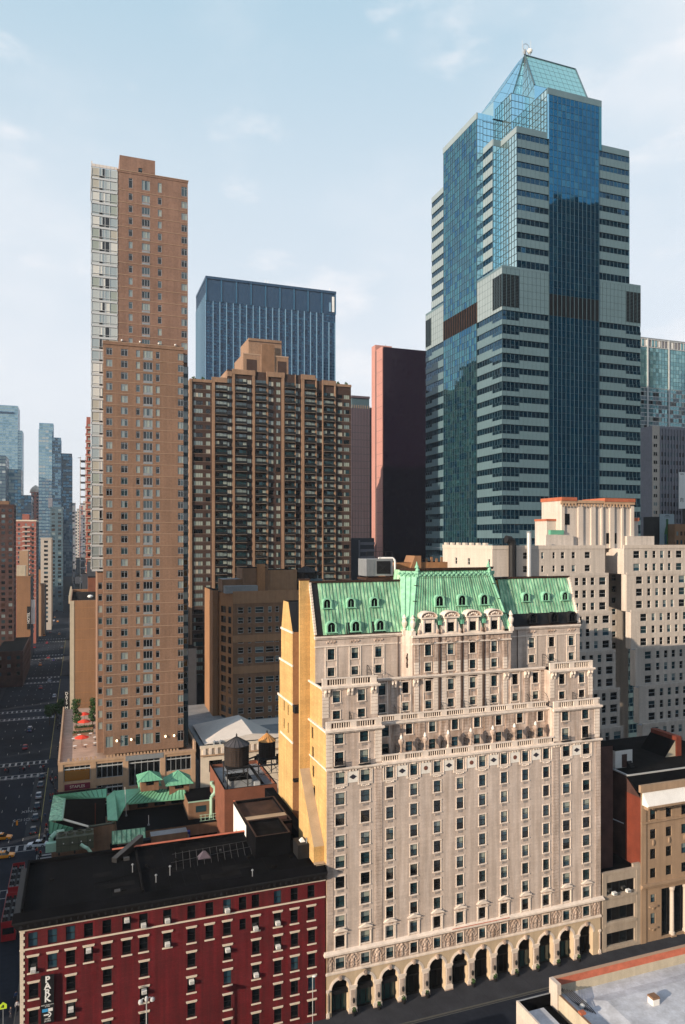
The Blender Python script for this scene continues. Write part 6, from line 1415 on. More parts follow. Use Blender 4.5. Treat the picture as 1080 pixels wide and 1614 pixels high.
    t = thing('near_annex', 'lower near annex with a grey roof left of the white roof, bottom edge', 'building', (61, 84, 0))
    q = MB(); q.box(58.6, X0-.31, 40, Y1-.05, 0, 7.3, 'white_brick', top='tar'); q.build('wall', t); q = MB(); q.box(58.6, 58.9, 40, Y1-.05, 7.3, 9.0, 'white_brick_bright'); q.box(58.9, X0-.32, Y1-.35, Y1-.05, 7.3, 9.0, 'tar', top='grey_roof'); q.build('parapet', t)
    q = MB(); q.box(59.4, X0-2.4, 40, Y1-1.6, 7.3, 8.2, 'tar', top='white_roof'); q.box(X0-2.0, X0-.6, 40, Y1-1.2, 7.3, 7.6, 'tar'); q.build('raised_roof', t)
def st_void(w, h, k):
    mb = MB(); mb.box(-w/2, w/2, .46, .5, -h/2, h/2, 'interior'); n = max(3, int(w/1.6))
    for i in range(n+1): x = min(max(-w/2+w*i/n, -w/2+.04), w/2-.04); mb.box(x-.04, x+.04, .38, .459, -h/2, h/2, 'black_metal')
    for i in range(0, n, 2): mb.box(-w/2+w*i/n+.1, -w/2+w*(i+1)/n-.1, .44, .459, -h/2+.1, h/2-.1, 'pane_dark')
    return mb, []
STY['void'] = st_void
build_right()

# ------------------------------------------------------------------ between the hotel and the towers
def build_middle():
    b = Bld('tan_brick_apartments', 'tan brown brick apartment block with pale bands, half hidden behind the limestone hotel', 'building', (75, 215, 0), vis=lambda x, y, f: y < 1090 and x < 480, rev=.15); t = b.t; Y = 215.0
    xa, _, zt = onY(367, 936, Y); xb = xa+45; yl = Y+9
    xl = onY(336, 930, yl)[0]; xl2 = onY(345, 935, yl-3)[0]
    rows = [zt-5.0-3.02*i for i in range(18)]
    S = []
    for i, z in enumerate(rows):
        S += [(onY(px, 1000, Y)[0], z, w, 1.8, 'far_sash') for px, w in ((379.5,1.7),(393.5,1.0),(409,2.6),(425.5,2.6 if 2 < i < 8 else 1.1),(437,1.1),(452,2.2))]
    b.face('S', Y, xa, xb, 0, zt, 'tan_wall', S)
    xq = onY(343, 940, yl)[0]                        # recessed, angled corner bay
    b.mb.poly([(xq,yl,0),(xa,Y,0),(xa,Y,zt),(xq,yl,zt)], 'dark_orange_brick')
    q = MB(); dv = Vector((xa-xq, Y-yl, 0)); dn = dv.normalized(); nn = Vector((dn.y, -dn.x, 0)); L = dv.length
    for z in rows:
        for f0, f1 in ((.25,.55),(.72,.9)): 
            p0 = Vector((xq,yl,z-1))+dn*L*f0+nn*.04; p1 = Vector((xq,yl,z-1))+dn*L*f1+nn*.04; q.poly([p0,p1,p1+Vector((0,0,2)),p0+Vector((0,0,2))], 'pane_dark')
            q.hexa([p0+nn*.02, p1+nn*.02, p1+nn*.06, p0+nn*.06], [p0+nn*.02+Vector((0,0,.1)), p1+nn*.02+Vector((0,0,.1)), p1+nn*.06+Vector((0,0,.1)), p0+nn*.06+Vector((0,0,.1))], 'slab_edge')
    build_split(q, 'corner_bay_window', t, .1)
    b.mb.box(xl-.3, xq, yl-1, yl+14, 0, zt+.6, 'orange_brick', top='tar'); b.mb.poly([(xl,yl,zt),(xq,yl,zt),(xa,Y,zt),(xb,Y,zt),(xb,Y+25,zt),(xl,Y+25,zt)], 'tar')
    b.face('E', xb, Y, Y+25, 0, zt, 'tan_wall'); b.face('N', Y+25, xl, xb, 0, zt, 'tan_wall'); b.face('W', xl, yl+14, Y+25, 0, zt, 'orange_brick'); b.done()
    c = MB(); c.box(xa, xb, Y-.15, Y-.001, zt-3.0, zt+.7, 'tan_band'); c.box(xa, xb, Y-.05, Y-.002, zt-14.6, zt-12.5, 'tan_band'); c.box(xa, xb, Y-.05, Y-.002, zt-24.0, zt-21.8, 'tan_band'); c.build('pale_bands', t)
    r = MB(); r.box(xa+4, xa+12, Y+5, Y+14, zt, zt+7.4, 'tan_wall', top='tar'); r.box(xa+12.01, xa+22, Y+7, Y+15, zt, zt+6.6, 'tan_band', top='tar'); r.box(xa-2, xa+4, Y+6, Y+13, zt, zt+4, 'tan_wall', top='grey_roof'); r.box(xa+8.5, xa+11, Y+4.5, Y+4.99, zt, zt+8.6, 'dark_orange_brick'); r.box(xa-2, xa+8, Y+1.5, Y+4.4, zt, zt+2.2, 'grey_roof'); r.box(xa+22.5,xa+30,Y+5,Y+12,zt,zt+3.6,'far_blue'); r.box(xa+24,xa+25,Y+4,Y+5,zt,zt+5,'steel_dark'); r.build('roof_structures', t)
    # water tower on the roof at the right of that block
    def tank(n, lab, px, pyt, pyb, Z0, r_, h, cone, mw, mc, legs, pos=None):
        X, Y, _ = pos; t = thing(n, lab, 'water tank', (X, Y, Z0), 0, 'wooden water tanks')
        q = MB(); q.lathe(X, Y, [(r_*1.02,Z0),(r_,Z0+h*.5),(r_*.97,Z0+h)], mw, 20)
        for k in range(9): zz = Z0+h*(.06+.11*k); q.lathe(X, Y, [(r_*1.035,zz),(r_*1.035,zz+.06)], 'steel_dark', 20)
        for k in range(28): a = 2*math.pi*k/28; q.box(X+r_*1.01*math.cos(a)-.015, X+r_*1.01*math.cos(a)+.015, Y+r_*1.01*math.sin(a)-.015, Y+r_*1.01*math.sin(a)+.015, Z0, Z0+h, 'steel_dark')
        q.build('barrel', t); q = MB(); k0 = 16
        for k in range(k0):
            a, b2 = 2*math.pi*k/k0, 2*math.pi*(k+1)/k0; R_ = r_*1.1
            q.poly([(X+R_*math.cos(a),Y+R_*math.sin(a),Z0+h),(X+R_*math.cos(b2),Y+R_*math.sin(b2),Z0+h),(X,Y,Z0+h+cone)], mc)
            q.tube((X+R_*math.cos(a),Y+R_*math.sin(a),Z0+h+.03),(X,Y,Z0+h+cone+.03),.05,mc if mc == 'wood_orange' else 'steel_dark',4)
        q.lathe(X, Y, [(.15,Z0+h+cone-.1),(.18,Z0+h+cone+.3),(.03,Z0+h+cone+.7)], 'steel_dark', 8); q.build('cone_roof', t)
        if legs is not None:
            q = MB()
            for sx in (-1,1):
                for sy in (-1,1): q = MB(); q.tube((X+sx*r_*.7,Y+sy*r_*.7,legs),(X+sx*r_*.7,Y+sy*r_*.7,Z0),.12,'steel_dark'); q.build('leg', t)
        return t
    a = onY(482, 914, 226); tank('water_tank', 'dark wooden water tank on the tan block, against the foot of the balcony tower', 0, 0, 0, a[2], 3.6, 2.6, 2.0, 'wood_stave', 'steel_dark', zt, (a[0],226,0))
    # white pitched membrane roof and building under it
    b = Bld('tent_roof_building', 'low pale building under a white pitched fabric-like roof, right of the brown tower', 'building', (45, 190, 0), rev=.3); t = b.t
    x0 = onY(316, 1200, 190)[0]; x1 = 62; zt = onY(330, 1178, 190)[2]
    b.mass(x0, x1, 190, 240, 0, zt, 'cream_stone', S=[(x0+4+6*i, zt-5, 3.5, 3, 'void') for i in range(4)], mw='grey_granite', roof='grey_roof'); b.done()
    q = MB(); ap = onY(376, 1127, 205); e = [onZ(318,1166,zt+.6), onZ(432,1158,zt+.6)]
    fl = (x0+1.2,191.2,zt+.5); fr = (x1-2,191.2,zt+.5); bl = (x0+1.2,212,zt+.6); br = (x1-2,212,zt+.6); rd = (ap[0]+1.0,191.2,zt+2.2); ap = onY(376,1127,201); rr = onY(434,1155,201)
    q.poly([fl, rd, ap], 'membrane'); q.poly([fl, ap, bl], 'membrane'); q.poly([rd, fr, rr, ap], 'membrane'); q.poly([fr, br, rr], 'membrane'); q.poly([bl, ap, rr, br], 'membrane'); q.poly([fl, fr, rd], 'membrane'); q.build('pitched_roof', t)
    q = MB(); q.box(x0-.1,x1,189.7,190.2,zt-.2,zt+.5,'cream_stone'); q.box(x0-.1,x1,189.6,189.699,zt-2.2,zt-1.8,'tan_stone')
    for i in range(12): q.box(x0+.6+1.6*i, x0+1.3+1.6*i, 189.62, 189.99, zt-1.8, zt-.2, 'stone_trim')
    q.build('cornice', t)
    for i in range(2): q = MB(); X = x0+3.8+1.6*i; q.lathe(X, 191, [(.3,zt),(.35,zt+.9),(.5,zt+1.0),(.1,zt+1.4)], 'grey_metal', 8); solo(q, 'roof_ventilator', 'small grey ventilator at the front edge of the pale pitched roof, '+['the left one','the right one'][i], 'ventilator', (X,191,zt), 'ventilators on the pitched roof')
    # grey alley wall and dark roofs behind
    q = MB(); xs = 28.35; q.box(xs, x0-.1, 192, 240, 0, 16.5, 'grey_roof', top='grey_roof'); solo(q, 'grey_annex', 'plain grey wall between the retail base and the pale pitched roof', 'building', (30,192,0))
    q = MB(); a = onZ(310,1062,24); q.box(xs+1, 80, 255, 270, 0, 24.5, 'far_dark', top='tar'); q.box(46, 66, 242, 255, 0, 22, 'far_dark', top='tar'); q.tube((42,246,21),(52,254,27),.3,'far_blue',4); q.tube((52,254,27),(76,254,27),.3,'far_blue',4); q.box(50, 78, 254, 254.9, 24.5, 27, 'far_blue'); q.box(29,37,246,254.9,0,38,'far_dark',top='tar'); solo(q, 'shaded_back_building', 'shaded dark low building behind the pale pitched roof, with blue grey railings', 'building', (50,242,0))
    for i, px in enumerate((372, 402)):
        a = onY(px-8, 1108, 252); c = onY(px+6, 1072, 252); q = MB(); x0_, x1_ = a[0], c[0]; zb, z1 = 24.5, c[2]
        n = 8; pts = [(x0_,zb),(x1_,zb)]+[(x1_-(x1_-x0_)*(.5-.5*math.cos(math.pi*k/n)), z1-1.2+1.2*math.sin(math.pi*k/n)) for k in range(n+1)]
        q.hexa([(p[0],252,p[1]) for p in pts], [(p[0],253.5,p[1]) for p in pts], 'navy_light'); solo(q, 'cooling_unit', ['round topped blue grey cooling unit, the left of two behind the white pitched roof','round topped blue grey cooling unit, the right of two behind the white pitched roof'][i], 'cooling unit', (x0_,252,zb), 'blue grey cooling units')
    # brick building carrying the two water tanks
    b = Bld('tank_brick_building', 'rust red brick building whose flat roof carries two wooden water tanks', 'building', (35, 142, 0)); t = b.t; zr = 22.6
    c0 = onZ(354, 1245, zr); x0, y0 = c0[0], c0[1]; x1 = onY(437, 1238, y0)[0]; y1 = onX(331, 1187, x0)[1]
    b.mass(x0, max(x1, 35.5), y0, y1, 0, zr-.8, 'brick_rust', roof='grey_roof'); b.parapet(x0, max(x1, 35.5), y0, y1, zr-.8, .8, 'brick_rust', .35, 'tar'); b.done()
    xm = (x0+x1)/2; X1_, Y1_ = onY(373, 1200, y0+4.5)[0], y0+4.5; X2_, Y2_ = onY(421, 1192, y0+8.5)[0], y0+8.5
    zt1 = onY(373, 1203, Y1_)[2]; zt2 = onY(421, 1194, Y2_)[2]
    s = thing('tank_stand', 'black steel stand of legs and braces under the two water tanks', 'steel stand', (xm, y0+6, zr-.8)); q = MB(); zb = zr-.8
    L = [(X1_-2.4,Y1_-2),(X1_+2.0,Y1_-2),(X2_+1.4,Y1_-2),(X1_-2.4,Y1_+2.5),(X1_+2,Y1_+2.5),(X2_-1.6,Y2_+1.5),(X2_+1.4,Y2_+1.5)]
    for x, y in L: q = MB(); q.tube((x,y,zb),(x,y,zt1-.3),.13,'steel_dark',6); q.build('leg', s)
    q = MB()
    for i, (a, c_) in enumerate(((0,1),(1,2),(0,3),(1,4),(3,4),(4,5),(5,6),(2,6))):
        p, r_ = L[a], L[c_]; q.tube((*p,zt1-.5),(*r_,zt1-.5),.2,'steel_dark',4); q.tube((*p,zb+.4),(*r_,zt1-.7),.04,'steel_dark',4); q.tube((*p,zt1-.7),(*r_,zb+.4),.04,'steel_dark',4); q.tube((*p,(zb+zt1)/2),(*r_,(zb+zt1)/2),.06,'steel_dark',4)
    q.build('braces', s); q = MB(); q.box(X1_-2.7, X1_+2.5, Y1_-2.4, Y1_+2.8, zt1-.3, zt1-.05, 'steel_dark'); q.box(X2_-2.0, X2_+1.8, Y2_-2, Y2_+1.9, zt1-.3, zt2-.05, 'steel_dark'); q.hexa([(X2_-2.6,Y1_-1.5,zb),(X2_-1.9,Y1_-1.5,zb),(X2_-1.9,Y1_-1.1,zb),(X2_-2.6,Y1_-1.1,zb)], [(X1_+2.2,Y1_-1.5,zt1-.3),(X1_+2.9,Y1_-1.5,zt1-.3),(X1_+2.9,Y1_-1.1,zt1-.3),(X1_+2.2,Y1_-1.1,zt1-.3)], 'steel_dark'); q.build('platform', s)
    tank('water_tank', 'bigger water tank with a grey ribbed cone, left on the black stand', 0, 0, 0, zt1, (onY(392,1190,Y1_)[0]-onY(354,1190,Y1_)[0])/2/1.02, onY(373,1173,Y1_)[2]-zt1, 1.7, 'wood_stave', 'tank_cap', None, (X1_, Y1_, 0))
    tank('water_tank', 'smaller water tank with an orange brown cone, right of the two on the black stand', 0, 0, 0, zt2, (onY(434,1190,Y2_)[0]-onY(408,1190,Y2_)[0])/2/1.04, onY(421,1167,Y2_)[2]-zt2, 1.7, 'wood_stave', 'wood_orange', None, (X2_, Y2_, 0))
    q = MB(); q.box(xm-4, xm+1, y0+3, y0+8, zb, zb+1.4, 'grey_roof', top='tar'); q.box(xm+1.2, xm+2.4, y0+2, y0+3, zb, zb+.9, 'light_metal'); solo(q, 'roof_equipment', 'low dark equipment under the water tank stand', 'roof equipment', (xm,y0+5,zb))
    # white sided building behind the black roof
    b = Bld('white_sided_building', 'small building with a bright white side wall and dark rusty roof under the yellow wall', 'building', (26, 126, 0)); zr = 26.5
    c0 = onZ(391, 1302, zr); x0, y0 = c0[0], c0[1]; y1 = onX(368, 1254, x0)[1]; x1 = 34.4
    b.mass(x0, x1, y0, y1, 0, zr-.5, 'dim_brick', W=[(y1-2.6, zr-5.5, .8, 2.6, 'dark_sash')], mw='white_paint', roof='bronze_stain'); b.parapet(x0, x1, y0, y1, zr-.5, .5, 'tar', .3, 'bronze_stain'); b.mb.box(x0+.3, x1-.3, y0+(y1-y0)*.18, y0+(y1-y0)*.3, zr-.5, zr+.1, 'dim_brick', top='parged_tan'); b.mb.box(x0-.02, x0+.3, y1-.3, y1+.01, zr, zr+.1, 'coping_red'); b.done()
    q = MB(); q.box(34.41, 36.1, 117, 140, 20, 25.6, 'tar'); solo(q, 'dark_coping_wall', 'dark capped party wall running along the foot of the yellow brick side', 'wall', (35,128,20))
    # rooftop plant seen over the hotel ridge
    a = onY(568, 908, 124); c_ = onY(612, 880, 124); t = thing('cooling_tower', 'white louvred cooling tower with a dark grille and big bent pipe on the hotel roof', 'cooling tower', (a[0], 122, 67)); z0 = 67.25; z1 = c_[2]; xm = onY(584,900,124)[0]
    q = MB(); q.box(a[0], c_[0]-.4, 121.0, 125, z0+.9, z1, 'grey_metal', top='grey_roof')
    for k in range(5): q.box(a[0]-.06, a[0]-.001, 121.1+.75*k, 121.6+.75*k, z0+1, z1-.2, 'grey_metal')
    for k in range(6): q.box(a[0]+.08+.27*k, a[0]+.2+.27*k, 120.93, 120.999, z0+1, z1-.15, 'grey_metal')
    q.box(a[0]-.1, c_[0]-.3, 120.8, 125.2, z0+.2, z0+.6, 'bronze_stain'); 
    for x in (a[0]+.2, c_[0]-.8): q.box(x, x+.25, 121.2, 121.5, z0, z0+.9, 'bronze_stain')
    q.build('casing', t); q = MB(); q.box(xm, c_[0]-.9, 120.9, 120.999, z0+1.3, z1-.4, 'black_metal'); q.tube((xm+.1,120.87,z0+1.4),(c_[0]-1,120.87,z1-.6),.04,'steel_dark',4); q.tube((xm+.1,120.87,z1-.6),(c_[0]-1,120.87,z0+1.4),.04,'steel_dark',4); q.build('grille', t)
    q = MB(); q.path([(xm+.6,121.6,z1+.12),(c_[0]-.25,121.2,z1+.1),(c_[0]+.05,121,z1-.4),(c_[0]+.05,121,z0+.3)], .2, 'white_paint', 8); q.build('pipe', t)
    q = MB()
    for k in range(5): x = a[0]+.2+(c_[0]-a[0]-.6)*k/4; q.tube((x,121.3,z1),(x,121.3,z1+1.3),.03,'steel_dark',4)
    q.tube((a[0]+.2,121.3,z1+1.3),(c_[0]-.4,121.3,z1+1.3),.03,'steel_dark',4); q.build('railing', t)
    q = MB(); x0 = onY(616,900,128)[0]; x1 = onY(700,900,128)[0]; q.box(x0, x1, 126.5, 134, 63.2, onY(650,886,128)[2], 'dark_orange_brick', top='tar'); q.hexa([(x0+2,126,66),(x0+5.5,126,66),(x0+5.5,130,66),(x0+2,130,66)], [(x0+4.2,126,71.6),(x0+5.5,126,71.6),(x0+5.5,130,71.6),(x0+4.2,130,71.6)], 'orange_brick', top='tar')
    for k in range(4): q.box(x0+7+1.1*k, x0+7.4+1.1*k, 127, 127.3, 66, 71.0+.3*(k % 2), 'orange_brick')
    q.box(x0-1.2, x0, 125.5, 128, 66, 69.6, 'tan_wall'); solo(q, 'hotel_bulkhead', 'rusty brown brick bulkheads behind the ridge of the green copper roof', 'bulkhead', (x0,127,63))
build_middle()

# ------------------------------------------------------------------ building with green metal roofs round a court
def build_green():
    t = thing('green_roof_building', 'low tan building with light green ribbed metal roofs round a dark open court', 'building', (8, 145, 0))
    rf = MB()
    def rib(pts, m='copper_green', step=.85, th=.25, seam='copper_stain', ribs=True):
        """ribbed metal roof sheet with real thickness; pts = eave left, eave right, top right, top left"""
        P = [Vector(p) for p in pts]; dn = Vector((0,0,-th)); n = max(2, int((P[1]-P[0]).length/step))
        for k in range(n):
            s4 = [P[0].lerp(P[1], k/n), P[0].lerp(P[1], (k+1)/n), P[3].lerp(P[2], (k+1)/n), P[3].lerp(P[2], k/n)]; rf.hexa([p+dn for p in s4], s4, m)
        if not ribs: return
        nrm = (P[1]-P[0]).cross(P[3]-P[0]).normalized()
        if nrm.z < 0: nrm = -nrm
        for k in range(n+1):
            a, b = P[0].lerp(P[1], k/n), P[3].lerp(P[2], k/n); du = (P[1]-P[0]).normalized()*.075
            rf.hexa([a-du, a+du, a+du+nrm*.12, a-du+nrm*.12], [b-du, b+du, b+du+nrm*.12, b-du+nrm*.12], seam)
    Z = lambda u, v, z: onZ(60+u/4.154, 1220+v/4.154, z)
    # ring round the court: north, west, east and the front apron
    zi, zo = 14.2, 15.6
    rib([Z(182,160,zi), Z(448,150,zi), Z(450,95,zo), Z(100,140,zo)], m='pale_green_roof'); rib([Z(70,305,zi-.6), Z(100,140,zo), Z(182,160,zi+.3), Z(165,298,zi)], ribs=False, m='copper_green')
    rib([Z(448,150,zi),Z(455,300,zi),Z(520,300,zo),Z(500,105,zo)], m='pale_green_roof', ribs=False); rib([Z(72,385,11.5),Z(190,395,11.5),Z(230,352,13.6),Z(76,310,13.8)], m='pale_green_roof')
    rib([Z(690,90,16.6),Z(505,110,16.0),Z(520,300,13.6),Z(580,195,15.6)], m='pale_green_roof', ribs=False); rib([Z(580,195,15.4),Z(975,158,15.4),Z(960,105,17.2),Z(690,95,17.4)], m='pale_green_roof')
    rib([Z(485,455,11.6),Z(705,432,11.6),Z(700,350,13.6),Z(485,375,13.6)], m='copper_green')
    c = [Z(165,298,zi-.1), Z(330,345,zi-.1)]; p, q = map(Vector, c); rf.tube(p, q, .28, 'cream_stone', 4); rf.tube(Vector(Z(335,345,zi)), Vector(Z(505,318,zi)), .25, 'olive_metal', 4); rf.tube(Vector(Z(505,110,zo)), Vector(Z(520,300,zo-.2)), .12, 'copper_seam', 4); rf.tube(Vector(Z(175,160,zi+.3)), Vector(Z(160,298,zi+.3)), .18, 'pale_green_metal', 4)
    ro = rf.build('green_roof', t)
    w = MB(); a, b, c2, d = Z(182,160,0), Z(448,150,0), Z(455,305,0), Z(165,300,0)
    # walls under the roofs
    def quad_wall(pp, z0, z1, m): 
        P = [(x[0], x[1]) for x in pp]; w.prism(P, z0, z1, m, top='tar')
    P = lambda u, v, z: Z(u, v, z)[:2]
    w.prism([P(340,345,14),P(500,330,14),P(500,318,14),P(335,335,14)], 0, 13.9, 'tan_wall')
    x0, y0 = P(510,300,13.2); x1, _ = P(1020,250,13.2); w.box(x0, 31, y0-7.5, y0+6, 0, 12.8, 'tan_wall', top='tar')
    xa, ya = P(598,232,13); xb, _ = P(970,195,13); w.box(xa, xb, ya, ya+5, 12.8, 15.0, 'tan_wall', top='tar')
    for i in range(3): xx = xa+(xb-xa)*(.14+.3*i); w.box(xx, xx+2.4, ya-.04, ya-.001, 13.1, 14.7, 'pane_dark')
    xc, yc = P(985,250,14.5); xd, _ = P(1075,235,14.5); w.box(xc, xc+7.5, yc, yc+9, 0, 16.5, 'tan_wall', top='tar'); w.box(xc+1.6, xc+3.9, yc-.05, yc-.001, 14.2, 15.6, 'pane_teal'); w.box(xc-.1, xc+7.6, yc-.15, yc, 16.5, 16.75, 'pale_green_metal')
    w.box(-5.4, 5, P(80,380,11)[1]-1, P(100,150,14)[1], 0, 6, 'interior', top='interior'); w.box(-5.6, -5.2, P(72,300,12)[1]-2, P(95,150,14)[1], 0, 13.0, 'tan_wall'); w.box(-5.5, 6, P(100,140,14)[1]-.3, P(100,140,14)[1], 0, 14.6, 'court_shade')
    xe, ye = P(448,150,14); w.box(xe+.3, xe+.8, ye-9, ye, 6, 13.8, 'brick_rust'); w.box(xe-2.6, xe-2.4, ye-.5, ye-.4, 6, 13, 'side_brick'); w.box(-5.5, 6, ye-16, ye-12.5, 0, 11.2, 'tan_wall', top='tar'); w.box(6.1, 31, ye-19, y0-7.51, 0, 10.5, 'tar', top='tar')
    xg, yg = P(740,432,12.2); w.box(xg, xg+7.5, yg, yg+2.5, 10.5, 12.9, 'tan_wall', top='grey_roof'); w.box(xg-3.6, xg-.05, yg-.5, yg+1, 10.5, 12.4, 'louvre')
    w.build('wall', t)
    def lantern(n, u, v, z, hw, rise, base):
        x, y, _ = Z(u, v, z); q = MB(); y += hw; q.box(x-hw*.72, x+hw*.72, y-hw*.72, y+hw*.72, base, z, 'tan_wall'); q.box(x-hw*.3, x+hw*.3, y-hw*.72-.03, y-hw*.72-.001, z-1.1, z-.25, 'pane_dark')
        E = [(x-hw,y-hw,z),(x+hw,y-hw,z),(x+hw,y+hw,z),(x-hw,y+hw,z)]; T = (x,y,z+rise)
        for a in range(4):
            p_, q_ = Vector(E[a]), Vector(E[(a+1)%4]); q.poly([p_, q_, T], 'pale_green_roof'); q.tube(p_, T, .09, 'copper_seam', 4)
            for k in range(1, 7): s_ = p_.lerp(q_, k/7); f = 1-abs(k/3.5-1); q.tube(s_+Vector((0,0,.03)), s_.lerp(p_.lerp(q_, .5), 0)+(Vector(T)-p_.lerp(q_, .5))*f+Vector((0,0,.03)), .035, 'copper_seam', 4)
        q.poly(E[::-1], 'copper_seam'); q.build(n, t)
    lantern('lantern_roof', 735, 85, 17.9, 2.6, 1.7, 15); lantern('lantern_roof', 735, 48, 20.4, 2.7, 1.5, 18); lantern('lantern_roof', 928, 72, 18.6, 3.1, 2.4, 15)
    # things standing on these roofs
    for i, (u, v0, v1, lab) in enumerate(((578, 85, 270, 'tall thin white pole on the green roof, left of the hipped part'),(724, 270, 330, 'short white pole on the dark roof in front of the hipped green roof'))):
        a = Z(u, v1, 13.2); b_ = onY(60+u/4.154, 1220+v0/4.154, a[1]); q = MB(); q.tube(a, (a[0]-.3*(1-i), a[1], b_[2]), .055, 'white_paint', 6); q.lathe(a[0], a[1], [(.25,13.0),(.2,13.3)], 'grey_metal', 8); solo(q, 'flag_pole', lab, 'pole', a, 'poles on the green roofed building')
    x, y, _ = Z(118, 505, 11.6); q = thing('rooftop_chiller', 'big olive green chiller with fans on top beside the green roofs', 'chiller', (x, y, 10.6)); b = MB(); b.box(x, x+7.2, y, y+3.4, 11.2, 14.0, 'olive_metal'); b.box(x+.1, x+7.1, y-.03, y-.001, 12.5, 12.56, 'black_metal')
    for k in range(4): b.box(x+1.7*k+.9, x+1.7*k+.96, y-.03, y-.001, 11.3, 13.9, 'black_metal'); b.box(x+1.7*k+1.3, x+1.7*k+1.5, y-.05, y-.001, 12.8, 13.0, 'white_paint')
    for k in range(3): b.box(x+.4+3*k, x+.7+3*k, y+.2, y+.5, 10.5, 11.2, 'steel_dark')
    b.build('casing', q)
    for k in range(4): f = MB(); f.lathe(x+1+1.75*k, y+1.7, [(.75,14.0),(.75,14.5),(.6,14.5),(.6,14.1)], 'olive_metal', 14); f.lathe(x+1+1.75*k, y+1.7, [(.58,14.12),(.55,14.16)], 'black_metal', 12); f.build('fan', q)
    q = MB(); a = Z(300, 475, 12.5); b_ = Z(350, 520, 11.2); q.path([(a[0]-.6,a[1]+.3,12.9), a, ((a[0]+b_[0])/2,a[1]-.5,12.2), b_], .33, 'pale_green_metal', 8); solo(q, 'bent_pipe', 'short bent pale green pipe right of the olive chiller', 'pipe', a)
    q = MB(); a = Z(85, 450, 12); q.path([(a[0],a[1],11),(a[0],a[1],13),(a[0]+1,a[1]+.5,13.8),(a[0]+2.4,a[1]+1,13.6)], .5, 'pale_green_metal', 8); q.box(a[0]-1, a[0]+1.5, a[1]-1.5, a[1]-.3, 10.6, 12.4, 'pale_green_metal'); solo(q, 'green_duct', 'pale green duct and cabinet at the street end of the chiller', 'duct', a)
    q = MB(); x, y, _ = P(985,250,14.5)+(0,); yy = y-.5; xx = x+5.0; q.path([(xx,yy,12.6),(xx,yy,17.4),(xx+.9,yy+.4,18.2),(xx+.9,yy+.4,19.2),(xx+.2,yy+.8,19.9),(xx+.2,yy+.8,20.6)], .42, 'pale_green_metal', 8); solo(q, 'zigzag_duct', 'tall zigzag pale green duct at the right end of the green roofed building', 'duct', (xx,yy,12.6))
    q = MB()
    for k in range(7): q.tube((x+2.5+.9*k,yy-1.2,12.4),(x+2.5+.9*k,yy-1.2,14.2),.06,'pale_green_metal',5)
    for z in (12.8, 13.5, 14.1): q.tube((x+2.2,yy-1.2,z),(x+8.2,yy-1.2,z),.06,'pale_green_metal',5)
    q.box(x+2.2,x+8.2,yy-1.4,yy-.2,12.2,12.4,'steel_dark'); solo(q, 'roof_railing', 'pale green railing round a small platform below the zigzag duct', 'railing', (x+5,yy-1.2,12.2))
    for i, (u, v, m, lab) in enumerate(((851,425,'white_paint','small white box on the dark roof, left of the blue one'),(932,418,'white_paint','upright white box next to the blue box on the dark roof'),(975,405,'blue_tarp','small blue and purple box behind the black roof'))):
        a = Z(u, v+12, 11); q = MB(); q.box(a[0]-.7,a[0]+.7,a[1],a[1]+1,10.5,12.2+.4*(i==1),m); q.box(a[0]-.5,a[0]+.5,a[1]-.04,a[1]-.001,11.0,11.7,'grey_metal'); solo(q, 'equipment_box', lab, 'equipment box', (a[0],a[1],10.5), 'small boxes on the dark roof')
mat('court_shade', (.02, .012, .01), var=.3)  # shade of the open court put into its wall colour
mat('pale_green_roof', (.17, .44, .27), rough=.55, var=.12, scale=.4, streak=.1, spec=.4)
build_green()

